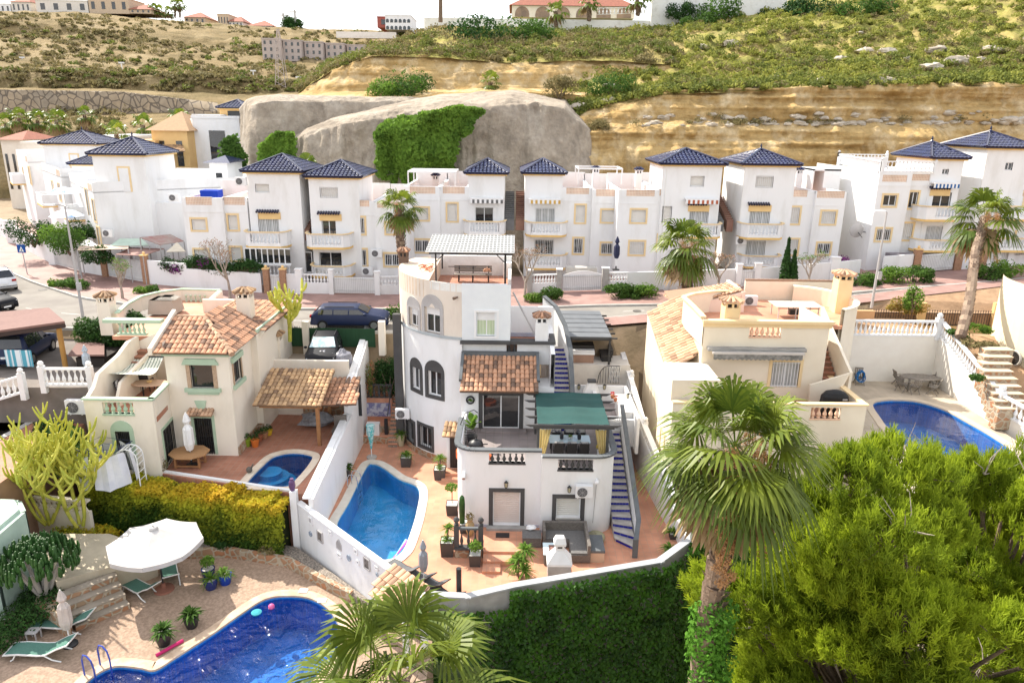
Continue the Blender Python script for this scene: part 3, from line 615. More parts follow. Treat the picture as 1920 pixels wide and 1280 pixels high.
YS=36.6;zt=5.55
s0=F(905,808,YS);s1=F(974,737,YS);sx0,sx1,sz0,sz1=s0[0],s1[0],ZL+.12,F(940,741,YS)[2]
b=B();wallp(b,flat(YS),XL-.1,2.3,ZL-.3,5.5,[(sx0,sx1,sz0,sz1)],.2);polywall(b,[(2.3,YS),(2.3,42)],2.5,7.4)
b.box(1.45,2.28,YS+.02,38.2,5.3,5.5)
YT=38.25
wallp(b,flat(YT+.2),-2.8,2.3,6.2,7.45,[(F(957,0,YT)[0],F(980,0,YT)[0],6.6,7.44)],.25);b.build('middle_wall',W_,HS)
b=B();xx0,xx1=F(957,0,YT)[0],F(980,0,YT)[0];b.box(xx0,xx1,YT+.5,YT+.52,6.5,7.5);O=b.build('balustrade_back',mat('brown_back',(.3,.2,.16)),HS);balusters(O,(xx0,YT+.3,6.62),(xx1,YT+.3,6.62),.82,DARK,.34,1.7)
window(HS,flat(YS),sx0,sx1,sz0,sz1,DARK,.22,'glass',1,name='sliding_door',dep=.1,notrimbot=True)
b=B();b.box(sx0-.1,sx1+.4,YS-.45,YS-.01,ZL,ZL+.12);b.box(sx0-.6,1.5,YS-.015,YS-.005,ZL+.001,ZL+.16);b.build('door_step',GREYFL,HS)
ev=(5.52,35.9);rt=(6.72,38.15)
xa,xb=F(862,731,35.9)[0],F(1010,731,35.9)[0];xc,xd=xa+.02,xb-.02
tiles('canopy_roof',[(xa,ev[1],ev[0]),(xb,ev[1],ev[0]),(xd,rt[1],rt[0]),(xc,rt[1],rt[0])],BARREL,HS,tw=.25,tl=.33,thick=.12,amp=.085)
b=B();b.bar((xa+.0,ev[1]+.5,ev[0]+.42),(xc,rt[1]+.1,rt[0]+.15),.16,.2);b.bar((xb-.0,ev[1]+.5,ev[0]+.42),(xd,rt[1]+.1,rt[0]+.15),.16,.2);b.bar((xc-.08,rt[1]+.1,rt[0]+.15),(xd+.08,rt[1]+.1,rt[0]+.15),.2,.22)
b.build('roof_edging',SLATE,HS)
ZB,ZTOP=7.62,10.75
CX,CY,RT=-1.75,43.25,5.05
def ring(a,z,d,R=RT):t=radians(a);return(CX+(R-d)*cos(t),CY+(R-d)*sin(t),z)
XTL=F(866,600,YT)[0];XTR=F(957,600,YT)[0]
aR=math.degrees(math.asin((YT-CY)/RT));aR=math.degrees(atan2(YT+.02-CY,XTL-CX))%360
RT2=math.hypot(YT+.02-CY,XTL-CX)
RT=RT2
def ring(a,z,d):t=radians(a);return(CX+(RT-d)*cos(t),CY+(RT-d)*sin(t),z)
def ang(px,py):
 best=None
 for i in range(1980,int(aR*10)+1):
  a=i/10;p=ring(a,0,0);Y=p[1];q=F(px,py,Y);e=abs(q[0]-p[0])
  if best is None or e<best[0]:best=(e,a,q[2])
 return best[1],best[2]
TW=[]
def tw(pxa,pxb,pyb,pyt):
 a0,z0=ang(pxa,pyb);a1,z1=ang(pxb,pyb);a_,zt_=ang((pxa+pxb)/2,pyt);a_,zb_=ang((pxa+pxb)/2,pyb);return a0,a1,zb_,zt_
up1=tw(768,785,612,578);up2=tw(797,826,624,577)
m0=tw(754,758,715,680);m1=tw(774,789,730,690);m2=tw(803,828,742,697)
g1=tw(765,777,829,790);g2=tw(787,810,838,800)
tower_h=[m1,m2,g1,g2]
AL=135
b=B();wallp(b,ring,AL,aR,-.1,ZB,tower_h,.28,ds=4);b.build('tower_wall',W_,HS)
b=B();wallp(b,ring,AL,aR,ZB+.14,ZTOP,[up1,up2],.28,ds=4);b.build('tower_top_wall',BEIGE,HS)
b=B();sbox(b,lambda s,z,d:ring(s,z,d),AL,aR,ZB,ZB+.14,-.07,.2,30);b.build('tower_band',mat('blue_grey_band',(.42,.46,.48)),HS)
def awin(h,trim,tw_,arch,kind='glass',proud=.05,half=0,sillc=None,bars=0):
 k=RT*pi/180;mf=lambda s,z,d:ring(s/k,z,d);return window(HS,mf,h[0]*k,h[1]*k,h[2],h[3],trim,tw_,kind,1 if not bars else 1,bars,dep=.2,proud=proud,arch=arch,half=half,barm=BLACK)
for h in(up1,up2):awin(h,GREYTR,.2,True,half=.45)
for h in(m1,m2):awin(h,DARK,.2,True)
for h in(g1,g2):awin(h,DARK,.17,False,bars=6)
b=B();wallp(b,flat(YT),XTL,XTR,ZB,ZTOP,[tuple(F(893,0,YT)[:1])+tuple(F(931,0,YT)[:1])+(F(910,630,YT)[2],F(910,585,YT)[2])],.3)
wallp(b,side(XTR,-1),YT,45.6,6.5,ZTOP);b.box(XTL,XTR-.2,YT+.0,YT+.22,ZTOP-.005,ZTOP)
b.build('upper_wall',mat('bluish_white_stucco',(.76,.79,.8),(.72,.75,.77),bump=.15),HS)
wx0,wx1,wz0,wz1=F(893,630,YT)[0],F(931,630,YT)[0],F(910,630,YT)[2],F(910,585,YT)[2]
CURT=mat('green_striped_curtain',(.42,.52,.3),(.6,.66,.5),sc=2,stretch=(14,1,.1),lo=.4,hi=.6)
window(HS,flat(YT),wx0,wx1,wz0,wz1,W_,.12,'glass',1,half=.5,curtain=CURT,dep=.2,proud=.05)
b=B();b.box(XTL-.1,XTR+.0,YT-.14,YT+.1,ZB-.2,ZB-.03);b.box(XTR,2.4,YT-.05,YT+.55,ZB-.2,ZB-.03);b.box(2.1,2.4,YT+.55,39.9,ZB-.2,ZB-.03);b.build('cornice',DARK,HS)
ZF=9.75
b=B();pf=[ring(a,0,.12)[:2]for a in np.linspace(150,aR,24)]+[(XTR-.05,YT+.1),(XTR-.05,45.4),(-5.5,45.4)]
b.prism(pf,ZF-.2,ZF);b.build('roof_terrace_floor',TERR2,HS)
xcap=F(808,520,40)[0]
cap=[ring(a,0,0)[:2]for a in np.linspace(150,360-1,60)if ring(a,0,0)[0]<xcap];ya=[p for p in cap if p[1]<CY][-1][1]
cap+=[(xcap,ya),(xcap,45.5)]
b=B();b.prism(cap,ZF,ZTOP+.02);b.build('tower_cap',mat('sandy_roof_coating',(.72,.58,.44),(.58,.47,.37),sc=1.6),HS)
b=B();sbox(b,ring,math.degrees(atan2(ya-CY,xcap-CX))%360+1.0,aR,ZTOP-.45,ZTOP-.02,.0,.16,10);b.build('parapet',W2,HS)
b=B();b.box(xcap,XTR+.02,45.4,45.6,ZF,ZTOP+.25);b.box(XTR-.5,XTR,44.7,45.39,ZF,ZTOP-.05);b.box(XTR-.18,XTR+.001,YT+.5,44.7,ZF,ZTOP-.38);b.build('back_parapet',W2,HS)
def chimney(parent,x,y,z0,z1,w,m,tm=BARREL,name='chimney',glaze=False):
 b=B();b.box(x-w/2,x+w/2,y-w/2,y+w/2,z0,z1-.35)
 for a,c in((-1,-1),(1,-1),(1,1),(-1,1),(0,-1),(0,1)):b.box(x+a*w*.42-.05,x+a*w*.42+.05,y+c*w*.42-.05,y+c*w*.42+.05,z1-.35,z1-.12)
 b.box(x-w*.6,x+w*.6,y-w*.6,y+w*.6,z1-.12,z1-.05);C=b.build(name,m,parent)
 b=B();b.box(x-w*.3,x+w*.3,y-w*.3,y+w*.3,z1-.35,z1-.12);b.build('flue',BLACK,C)
 k=w*.68;P=(x,y,z1+.22);q=[(x-k,y-k,z1-.05),(x+k,y-k,z1-.05),(x+k,y+k,z1-.05),(x-k,y+k,z1-.05)]
 b=B();b.add(q+[P],[[3,2,1,0],[0,1,4],[1,2,4],[2,3,4],[3,0,4]],.3);
 for i in range(4):
  for t in(.15,.5,.85):e=np.array(q[i])+(np.array(q[(i+1)%4])-np.array(q[i]))*t;b.tube([e+(0,0,.03),e*(.35)+np.array(P)*.65+(0,0,.04)],[.08*w/.6,.05*w/.6],6);b.a[-8:]=[random.random()]*8
 b.build('cap',tm,C);return C
chimney(HS,F(757,487,44.2)[0],44.2,ZTOP,ZTOP+.75,.55,BARREL)
b=B();b.box(XTR,2.3,YT+.3,42.0,6.6,6.75);b.build('side_terrace_floor',TERR2,HS)
b=B();b.box(XTR,2.4,42.0,42.2,6.75,8.6);b.box(2.12,2.4,YT+.55,42.0,6.6,ZB-.2);b.build('side_wall',W_,HS)
b=B();b.box(XTR+.03,2.1,41.97,41.995,6.76,7.0);b.build('skirting_tiles',SKIRTT,HS)
chimney(HS,F(1016,600,YT+.35)[0],YT+.45,ZB-.1,F(1016,592,YT+.3)[2],.7,W_)
b=B();b.box(-7.0,-6.55,41.0,41.4,0,zat(590,745,41));b.lathe([(.22,0),(.22,.01)],(-6.78,41.2,zat(590,745,41)),8);
b.add([],[]);b.build('buttress',DARK,HS)
xd0,xd1=-3.4,-2.65;yd=37.2
b=B();b.box(-3.6,-2.62,37.4,37.6,.3,2.6);b.build('side_wall_low',W_,HS)
b=B();b.box(-3.4,-2.7,37.33,37.4,.35,2.45)
for i in range(7):b.box(-3.4+i*.11,-3.385+i*.11,37.28,37.33,.35,2.45)
b.build('side_door',BLACK,HS)
tiles('door_canopy',[(-3.75,36.7,2.55),(-2.65,36.6,2.55),(-2.65,37.6,3.0),(-3.7,37.6,3.0)],BARREL2,HS,tw=.25,tl=.35)
b=B();b.box(-3.7,-2.65,36.7,37.3,0,.3);b.box(-3.8,-2.65,36.3,36.7,0,.15);b.build('entrance_steps',TERR,HS)
b=B();sbox(b,ring,150,aR-2,0,.38,-.06,.1,24);b.build('stone_plinth',STONEW,HS)
def flight(parent,xa,xb,y0,z0,y1,z1,n,tread=CONC,riser=BLUETILE,fan=None,name='staircase'):
 b=B();r=B();
 for i in range(n):
  ya_,yb_=y0+(y1-y0)*i/n,y0+(y1-y0)*(i+1)/n;h=z0+(z1-z0)*(i+1)/n;hp=z0+(z1-z0)*i/n
  sk=fan(i)if fan else 0
  x0,x1=xa,xb
  if callable(xa):x0=xa(i)
  if callable(xb):x1=xb(i)
  b.prism([(x0,ya_-.03),(x1,ya_-.03-sk),(x1,yb_+.02),(x0,yb_+.02)],h-.028,h)
  b.prism([(x0,ya_+.02),(x1,ya_+.02-sk),(x1,yb_+.0),(x0,yb_+.0)],min(z0,hp-.8)-.0,h-.03)
  r.add([(x0+.01,ya_+.012,hp+.002),(x1-.01,ya_+.012-sk,hp+.002),(x1-.01,ya_+.012-sk,h-.03),(x0+.01,ya_+.012,h-.03)],[[0,1,2,3]])
 O=b.build(name,tread,parent);r.build('riser_tiles',riser,O);return O
LX0,LX1=XR+.03,5.95
ys=[30.1,37.0]
flight(HS,LX0-.0,lambda i:LX1-.0,30.6,0,36.9,3.0,17,tread=mat('marble_tread',(.5,.47,.43),(.36,.33,.31),sc=3),fan=lambda i:[.85,.5,.25,.1][i]if i<4 else 0)
b=B();c=B()
pw=[(5.75,29.3,.9),(6.0,30.3,1.3),(6.02,31.5,1.75),(6.02,34,2.9),(6.02,37.2,4.3)]
for p,q in zip(pw,pw[1:]):
 dx=.13;b.add([(p[0],p[1],-.0),(q[0],q[1],0),(q[0],q[1],q[2]),(p[0],p[1],p[2]),(p[0]+dx,p[1],0),(q[0]+dx,q[1],0),(q[0]+dx,q[1],q[2]),(p[0]+dx,p[1],p[2])],[[0,3,2,1],[4,5,6,7],[3,7,6,2],[0,1,5,4],[0,4,7,3],[1,2,6,5]])
 c.bar((p[0]+.06,p[1],p[2]+.04),(q[0]+.06,q[1],q[2]+.04),.22,.1)
c.bar((5.79,29.24,0),(5.79,29.24,.98),.24,.12)
O=b.build('stair_wall',W_,HS);c.build('coping',SLATE,O)
flight(HS,2.35,3.3,35.9,3.0,42.2,6.1,18,tread=MATS['marble_tread'])
b=B();c=B();pw=[(3.34,36.5,3.6),(3.34,38.0,4.6),(3.34,40.5,6.4),(3.1,42.2,7.4),(2.6,43.6,8.2),(1.9,44.6,8.6)]
for p,q in zip(pw,pw[1:]):
 dx=.16;b.add([(p[0],p[1],2.5),(q[0],q[1],2.5),(q[0],q[1],q[2]),(p[0],p[1],p[2]),(p[0]+dx,p[1],2.5),(q[0]+dx,q[1],2.5),(q[0]+dx,q[1],q[2]),(p[0]+dx,p[1],p[2])],[[0,3,2,1],[4,5,6,7],[3,7,6,2],[0,1,5,4],[0,4,7,3],[1,2,6,5]]);c.bar((p[0]+.08,p[1],p[2]+.04),(q[0]+.08,q[1],q[2]+.04),.26,.1)
O=b.build('upper_stair_wall',W_,HS);c.build('coping',SLATE,O)
b=B();b.box(3.5,6.9,40.9,41.05,2.0,zat(723,1110,40.9));b.box(6.75,6.9,36.0,40.9,2.0,zat(723,1110,40.9));b.box(XR+.0,6.75,36.9,37.05,2,3.6);b.build('barbecue_terrace_wall',W_,HS)
b=B();b.box(XR,6.75,37.05,40.9,2.6,2.98);b.build('barbecue_terrace_floor',GREYFL,HS)
b=B();b.box(XR+.05,6.0,36.75,36.88,2.98,3.05);b.box(XR+.05,6.0,36.75,36.88,3.75,3.82)
for i in range(10):b.box(XR+.1+i*.1,XR+.14+i*.1,36.79,36.84,3.05,3.75)
b.build('white_gate',WPAINT,HS)
b=B();b.box(3.62,7.3,42.5,42.7,2.5,4.85);b.box(3.62,7.3,42.7,47.5,4.6,4.8);b.build('hot_tub_deck',mat('panel_cream',(.66,.62,.56)),HS)
def lantern(x,y,z,dirx=0,diry=-1,label='',m=BLACK):
 t=T('wall_lantern',label,'wall lantern',(x,y,z),'wall lanterns of the villa')
 b=B();cx,cy=x+dirx*.13,y+diry*.13;b.bar((x,y,z+.15),(cx,cy,z+.18),.03);b.lathe([(.02,.2),(.11,.12),(.02,.19)],(cx,cy,z),6);b.lathe([(.07,-.13),(.05,-.16),(.07,-.13)],(cx,cy,z),6)
 for i in range(6):a=i*pi/3;b.bar((cx+.07*cos(a),cy+.07*sin(a),z-.13),(cx+.1*cos(a),cy+.1*sin(a),z+.12),.015)
 b.build('cage',m,t);g=B();g.lathe([(.06,-.12),(.085,.11)],(cx,cy,z),6);g.build('glass',mat('lantern_glass',(.6,.55,.35),(.5,.45,.3),rough=.3),t)
p=F(949,906,YA);lantern(p[0],YA,p[2],label='black wall lantern above the shuttered pink-white door')
p=F(1067,915,YB);lantern(p[0],YB,p[2],label='black wall lantern just left of the air conditioner on the front wall')
p=F(828,810,36.9);
for px,lb in((1085,'black lantern on the barbecue terrace wall left of the white barbecue hood'),(1133,'black lantern on the barbecue terrace wall right of the white barbecue hood')):
 p=F(px,724,40.9);lantern(p[0],40.9,p[2],label=lb)
lantern(6.75,38.7,4.3,-1,0,'black lantern on the right hand wall beside the green canopy')
def cylight(x,y,z,lb,m=W_):
 t=T('wall_light',lb,'wall light',(x,y,z));b=B();b.tube([(x,y,z+.2),(x-.04,y-.35,z-.02)],[.09,.1],10);b.build('shade',m,t);b=B();b.tube([(x-.04,y-.351,z-.021),(x-.043,y-.37,z-.03)],.075,10);b.build('lens',mat('lens_brown',(.4,.25,.2)),t)
p=F(868,889,YA+.3);cylight(p[0]+.1,YA+.25,p[2],'white cylindrical security camera on the rounded left corner below the terrace rail')
p=F(1119,900,YB);t=T('security_camera','white dome camera with cable running down the wall right of the air conditioner','camera',(p[0],YB,p[2]));b=B();b.tube([(p[0],YB,p[2]+.05),(p[0],YB-.2,p[2])],.07,8);b.ball((p[0],YB-.22,p[2]),.11,8);b.build('camera_head',WPAINT,t);b=B();b.tube([(p[0],YB-.03,p[2]),(p[0]-.1,YB-.03,.6)],.015,5);b.build('cable',GREYTR,t)
def aircon(x,y,z,label,rz=0,group='air conditioner units',w=.85,h=.6):
 t=T('air_conditioner',label,'air conditioner',(x,y,z),group);
 def R_(b):
  for i,q in enumerate(b.v):q=(q[0]-x,q[1]-y);b.v[i]=(x+cos(rz)*q[0]-sin(rz)*q[1],y+sin(rz)*q[0]+cos(rz)*q[1],b.v[i][2])
  return b
 b=B();b.box(x-w/2,x+w/2,y-.35,y-.05,z,z+h);b.bar((x-.3,y,z-.03),(x-.3,y-.35,z-.03),.04);b.bar((x+.3,y,z-.03),(x+.3,y-.35,z-.03),.04);R_(b).build('casing',WPAINT,t)
 b=B();cx=x-w*.12;b.tube([(cx,y-.352,z+h/2),(cx,y-.37,z+h/2)],h*.4,16);R_(b).build('fan',mat('fan_grey',(.09,.09,.095)),t)
 b=B()
 for k in range(1,5):r_=h*.4*k/4;b.tube([(cx+r_*cos(j*pi/8),y-.38,z+h/2+r_*sin(j*pi/8))for j in range(17)],.006,4)
 for k in range(8):b.bar((cx,y-.38,z+h/2),(cx+h*.4*cos(k*pi/4),y-.38,z+h/2+h*.4*sin(k*pi/4)),.008)
 R_(b).build('grille',GREYTR,t);return t
p=F(1078,927,YB);q=F(1110,927,YB);aircon((p[0]+q[0])/2,YB,p[2]+.02,'white air conditioner unit on the front wall above the shuttered window of the central villa',w=q[0]-p[0])
p=F(857,748,YS);
t=T('wall_planter','round black wall planter with a green plant left of the sliding door','planter',(F(882,749,YS)[0],YS,F(882,749,YS)[2]));x,_,z=t.location
b=B();b.tube([(x+.2*cos(j*pi/8),YS-.05,z+.2*sin(j*pi/8))for j in range(17)],.05,6);b.build('ring',BLACK,t);V,A=cloud([(x,YS-.1,z)],[(.12,.08,.12)],60,.1);npmesh('plant',V,4,LGREEN,t,A)
for px,py,lb in((1011,707,'small orange starfish ornament on the white wall right of the clay canopy roof'),(1024,713,'larger orange starfish ornament nearest the upper staircase')):
 p=F(px,py,YT+.2);b=B();c=[(p[0]+(.16 if i%2==0 else .06)*cos(pi/2+i*pi/5),YT+.17,p[2]+(.16 if i%2==0 else .06)*sin(pi/2+i*pi/5))for i in range(10)];b.slab(c,(0,.03,0));tag(b.build('starfish_ornament',ORTR),lb,'ornament')
p=F(858,557,YT+.02);t=T('rooftop_spotlight','small brown clay spotlight on the beige tower wall','spotlight',(p[0],YT,p[2]));b=B();b.tube([(p[0],YT,p[2]),(p[0]-.2,YT-.25,p[2]-.02)],[.05,.09],8);b.build('shade',BARREL,t)
t=T('solar_panel_shelter','black steel frame with a row of pale solar panels over the rooftop bench','solar panel shelter',(-2,41,ZTOP));
ya_,yb_=39.2,43.0;za=zat(474,880,ya_);zb=zat(441,880,yb_)
c4=[F(797,473,ya_),F(965,474,ya_),F(963,443,yb_),F(821,440,yb_)];xl,xr=c4[0][0],c4[1][0]
b=B()
for x in(F(808,0,ya_)[0],F(952,0,ya_)[0]):
 for y,z in((ya_+.1,za),(yb_-.1,zb)):b.bar((x,y,ZF if x>-1 else ZTOP-.1),(x,y,z-.05),.08)
 b.bar((x,ya_+.1,za-.06),(x,yb_-.1,zb-.06),.07);sg=1 if x<-1 else-1;b.bar((x,ya_+.1,za-.55),(x+sg*.5,ya_+.1,za-.06),.05)
b.bar((xl+.2,ya_+.1,za-.07),(xr-.1,ya_+.1,za-.07),.08);b.bar((xl+.2,yb_-.1,zb-.07),(xr-.1,yb_-.1,zb-.07),.08);b.bar((xl+.9,yb_+.1,ZF+1),(-2.2,yb_+.1,ZF+1),.04)
b.build('frame',BLACK,t)
PAN=mat('solar_cells_pale',(.2,.2,.185),(.16,.16,.15),sc=4,rough=.4,spec=.3)
nvp=4
for i in range(nvp):
 for j in range(2):
  def P_(u,v,up=0):x0=xl+(xr-xl)*u;return(x0,ya_+(yb_-ya_)*v,za+(zb-za)*v+up)
  u0_,u1_=i/nvp+.002,(i+1)/nvp-.002;v0_,v1_=j/2+.004,(j+1)/2-.004
  b=B();b.slab([P_(u0_,v0_),P_(u1_,v0_),P_(u1_,v1_),P_(u0_,v1_)],(0,0,.04));O=b.build('solar_panel',WPAINT,t)
  b=B();
  for a in range(6):
   for c in range(4):ua,ub=u0_+(u1_-u0_)*(a+.06)/6,u0_+(u1_-u0_)*(a+.94)/6;va,vb=v0_+(v1_-v0_)*(c+.06)/4,v0_+(v1_-v0_)*(c+.94)/4;b.add([P_(ua,va,.043),P_(ub,va,.043),P_(ub,vb,.043),P_(ua,vb,.043)],[[0,1,2,3]])
  b.build('cells',PAN,O)
t=T('wooden_bench','weathered grey wooden bench on the rooftop terrace under the solar panels','bench',(-2.2,42,ZF));x0,x1=F(851,520,43.5)[0],F(922,520,43.5)[0];y=43.6
b=B();[b.box(x0,x1,y-.25+i*.13,y-.14+i*.13,ZF+.42,ZF+.46)for i in range(4)];b.build('seat',WOODG,t)
b=B();[b.box(x0,x1,y+.3+i*.02,y+.34+i*.02,ZF+.55+i*.13,ZF+.66+i*.13)for i in range(3)];b.build('backrest',WOODG,t)
for x in(x0+.3,(x0+x1)/2,x1-.2):b=B();b.box(x-.04,x+.04,y-.25,y+.3,ZF+.36,ZF+.42);b.box(x-.04,x+.04,y-.25,y-.17,ZF,ZF+.36);b.bar((x,y+.28,ZF),(x,y+.36,ZF+.9),.06);b.build('leg',BLACK,t)
t=T('rusty_planter_ball','orange brown dried ornament standing on the right end of the rooftop bench','ornament',(x1-.3,y,ZF+.46));V,A=cloud([(x1-.3,y,ZF+.65)],[(.26,.2,.2)],160,.1);npmesh('ball',V,4,BARREL,t,A)
b=B();rd=random.Random(3);
for k in range(5):q=[(F(795,505,41.5)[0]+rd.uniform(-.5,.5),42+rd.uniform(-1,1.),ZTOP+.05+rd.uniform(0,.2))for _ in range(5)];b.tube(q,.02,5)
tag(b.build('cable_heap',mat('orange_cable',(.6,.2,.1))),'tangled orange cables lying on the beige tower cap','cables')
b=B();b.tube([F(962,548,39.6),F(1003,628,38.9)],.05,8);tag(b.build('drain_pipe',GREYTR),'grey slanting pipe from the top storey down to the chimney terrace','pipe')
t=T('dining_pergola','dark wooden pergola with a taut green shade cloth over the dining table','pergola',(3,34,ZR))
px0,px1=F(1008,797,32.2)[0],F(1143,797,32.2)[0];zc0=zat(797,1075,32.2);yb2=36.3;zc1=zat(738,1075,yb2)
b=B();b.bar((px0-.2,32.25,zc0-.1),(px1+.25,32.25,zc0-.1),.1,.2);b.bar((px0-.1,yb2,zc1-.12),(px1+.1,yb2,zc1-.12),.1,.2);b.build('beam',DARK,t)
for x in(px0+.05,px1-.05):
 for y,z in((32.3,zc0),(yb2-.05,zc1)):b=B();b.box(x-.06,x+.06,y-.06,y+.06,ZR,z-.15);b.build('post',DARK,t)
for i in range(5):
 v=i/4;y=32.2+(yb2-32.2)*v;z=zc0+(zc1-zc0)*v;b=B();b.bar((px0-.35,y,z-.04),(px1+.35,y,z-.04),.07,.12)
 b.add([(px0-.35,y-.035,z-.1),(px0-.35,y+.035,z-.1),(px0-.6,y+.035,z+.02),(px0-.6,y-.035,z+.02),(px0-.35,y-.035,z+.02),(px0-.35,y+.035,z+.02)],[[0,1,2,3],[4,3,2,5],[0,3,4],[1,5,2]])
 b.add([(px1+.35,y-.035,z-.1),(px1+.35,y+.035,z-.1),(px1+.6,y+.035,z+.02),(px1+.6,y-.035,z+.02),(px1+.35,y-.035,z+.02),(px1+.35,y+.035,z+.02)],[[0,1,2,3],[4,3,2,5],[0,3,4],[1,5,2]])
 b.build('rafter',DARK,t)
nu_=24;Pc=np.zeros((nu_,nu_,3))
for i in range(nu_):
 for j in range(nu_):v=i/(nu_-1);u=j/(nu_-1);Pc[i,j]=(px0+(px1-px0)*u,32.22+(yb2-32.22)*v,zc0+(zc1-zc0)*v+.06-.05*sin(pi*((v*4)%1))-.02*sin(u*9))
gridmesh('shade_cloth',Pc,mat('green_shade_cloth',(.02,.075,.068),(.017,.062,.056),sc=1,rough=.8,bump=.1,bsc=80),parent=t).data.vertices.foreach_set('co',(Pc.reshape(-1,3)-np.array(t.location)).astype(np.float32).ravel())
CURY=mat('yellow_curtain_cloth',(.78,.66,.32),(.66,.53,.25),sc=3,stretch=(6,6,.3),transl=.3)
for x,sg in((px0+.12,1),(px1-.12,-1)):
 b=B();n=14
 for lv in range(7):
  z=ZR+.15+(zc0-.3-ZR-.15)*lv/6;wd=.42*(lv/6)**.8+.12 if lv else .16
  b.v+=[(x+sg*wd*k/n,32.35+.06*sin(k*1.6),z)for k in range(n+1)]
 b.f=[[r_*(n+1)+k,r_*(n+1)+k+1,(r_+1)*(n+1)+k+1,(r_+1)*(n+1)+k]for r_ in range(6)for k in range(n)];b.m=[0]*len(b.f);b.a=[0]*len(b.f);b.build('curtain',CURY,t)
tx0,tx1=F(1030,830,33.7)[0],F(1107,830,33.7)[0];ty=34.0
t=T('dining_table','white glass dining table laid under the green canopy','table',((tx0+tx1)/2,ty,ZR));b=B();b.box(tx0,tx1,ty-.45,ty+.5,ZR+.72,ZR+.76);b.build('tabletop',mat('frosted_glass_top',(.62,.76,.8),(.58,.72,.76),rough=.15,spec=.8),t)
for x in(tx0+.1,tx1-.1):
 for y in(ty-.38,ty+.42):b=B();b.box(x-.03,x+.03,y-.03,y+.03,ZR,ZR+.72);b.build('leg',BLACK,t)
RATT=mat('dark_chair_mesh',(.055,.05,.048),(.035,.032,.03),sc=20)
CUSH=mat('floral_cushion',(.62,.6,.58),(.12,.12,.16),sc=5,lo=.40,hi=.5)
def chair_proto():
 r=T('dining_chair','','chair',(0,0,0),'chairs around the dining table');b=B();b.box(-.24,.24,-.22,.24,.4,.44);b.build('seat',RATT,r)
 b=B();b.add([(x,y,z)for x in(-.24,.24)for(y,z)in((-.22,.44),(-.18,.44),(-.3,1.0),(-.34,1.0))],[[0,3,2,1],[4,5,6,7],[0,1,5,4],[1,2,6,5],[2,3,7,6],[3,0,4,7]]);b.build('backrest',RATT,r)
 for x in(-.25,.25):
  for y in(-.24,.22):b=B();b.box(x-.02,x+.02,y-.02,y+.02,0,.64 if y>0 else .42);b.build('leg',BLACK,r)
  b=B();b.bar((x,-.24,.64),(x,.24,.64),.05,.03);b.build('armrest',BLACK,r)
 b=B();b.cbox((0,-.2,.85),(.44,.1,.36));b.build('cushion',CUSH,r);return r
ch=chair_proto();first=True
for i,px in enumerate((1047,1071,1094)):
 x=F(px,850,ty-.75)[0]
 for s in(0,1):
  lb=('dark dining chair on the near side of the table, ' if s==0 else 'dark dining chair on the far side of the table, ')+('left','middle','right')[i]+' of three, patterned cushion'
  if first:c=ch;first=False;c['label']=lb;c.location=(x,ty-.78,ZR)
  else:c=tree_copy(ch,(x,ty-.78 if s==0 else ty+.85,ZR),0 if s==0 else pi,None,lb)
b=B()
def small(name,cat,label,px,py,Y,z,prof,m,top=None,group=None):
 x=F(px,py,Y)[0];t=T(name,label,cat,(x,Y,z),group);b=B();b.lathe(prof,(x,Y,z),12);b.build('body',m,t)
 if top:V,A=cloud([(x,Y,z+top[0])],[top[1]],top[2],top[3]);npmesh('plant',V,4,top[4],t,A)
 return t
zt_=ZR+.76
JAR=[(.08,0),(.1,.08),(.1,.22),(.06,.26),(.07,.3)]
small('lantern_jar','jar','dark glass lantern on the left of the dining table',1053,822,ty,zt_,JAR,mat('dark_glass_jar',(.05,.05,.06),rough=.1));small('lantern_jar','jar','dark glass lantern on the right of the dining table',1086,822,ty,zt_,JAR,MATS['dark_glass_jar'])
small('flower_bowl','bowl','white bowl with a small plant in the middle of the dining table',1069,822,ty,zt_,[(.06,0),(.13,.1),(.13,.12)],WPAINT,(.16,(.12,.12,.08),50,.07,LGREEN))
small('flower_pot','potted plant','white pot of yellow flowers beside the right hand curtain',1127,835,33.2,ZR,[(.14,0),(.2,.5),(.2,.52)],WPAINT,(.7,(.25,.25,.25),160,.1,mat('yellow_flowers',(.75,.55,.03),(.2,.3,.03),attr=.9,lo=.2,hi=.5)))
x,y=F(892,823,33.2)[0],33.2
t=T('kettle_barbecue','round black kettle barbecue on orange mats at the terrace corner','barbecue',(x,y,ZL));b=B();b.lathe([(.05,.45),(.3,.5),(.38,.68),(.38,.7)],(x,y,ZL),18);b.build('bowl',BLACK,t,smooth=True);b=B();b.lathe([(.39,.71),(.34,.86),(.16,.97),(.03,1.0),(.05,1.03),(.02,1.06)],(x,y,ZL),18);b.build('lid',BLACK,t,smooth=True)
b=B();b.tube([(x+.35,y,ZL+.75),(x+.6,y,ZL+.76)],.03,6);b.build('handle',BLACK,t)
for k in range(3):b=B();b.tube([(x,y,ZL+.55),(x+.32*cos(k*2.1+.5),y+.32*sin(k*2.1+.5),ZL)],.02,5);b.build('leg',BLACK,t)
b=B();b.lathe([(.02,0),(.55,0),(.55,.35),(.02,.36)],(x-.45,y+.1,ZL),20);tag(b.build('fire_bowl',mat('orange_plastic',(.62,.13,.04))),'round orange bowl on the terrace left of the kettle barbecue','bowl')
b=B();b.lathe([(.02,0),(.45,0),(.45,.2),(.02,.21)],(x+.4,y-.25,ZL),20);tag(b.build('fire_bowl',MATS['orange_plastic']),'round orange bowl on the terrace right of the kettle barbecue','bowl')
x,y=F(885,800,34.6)[0],34.8
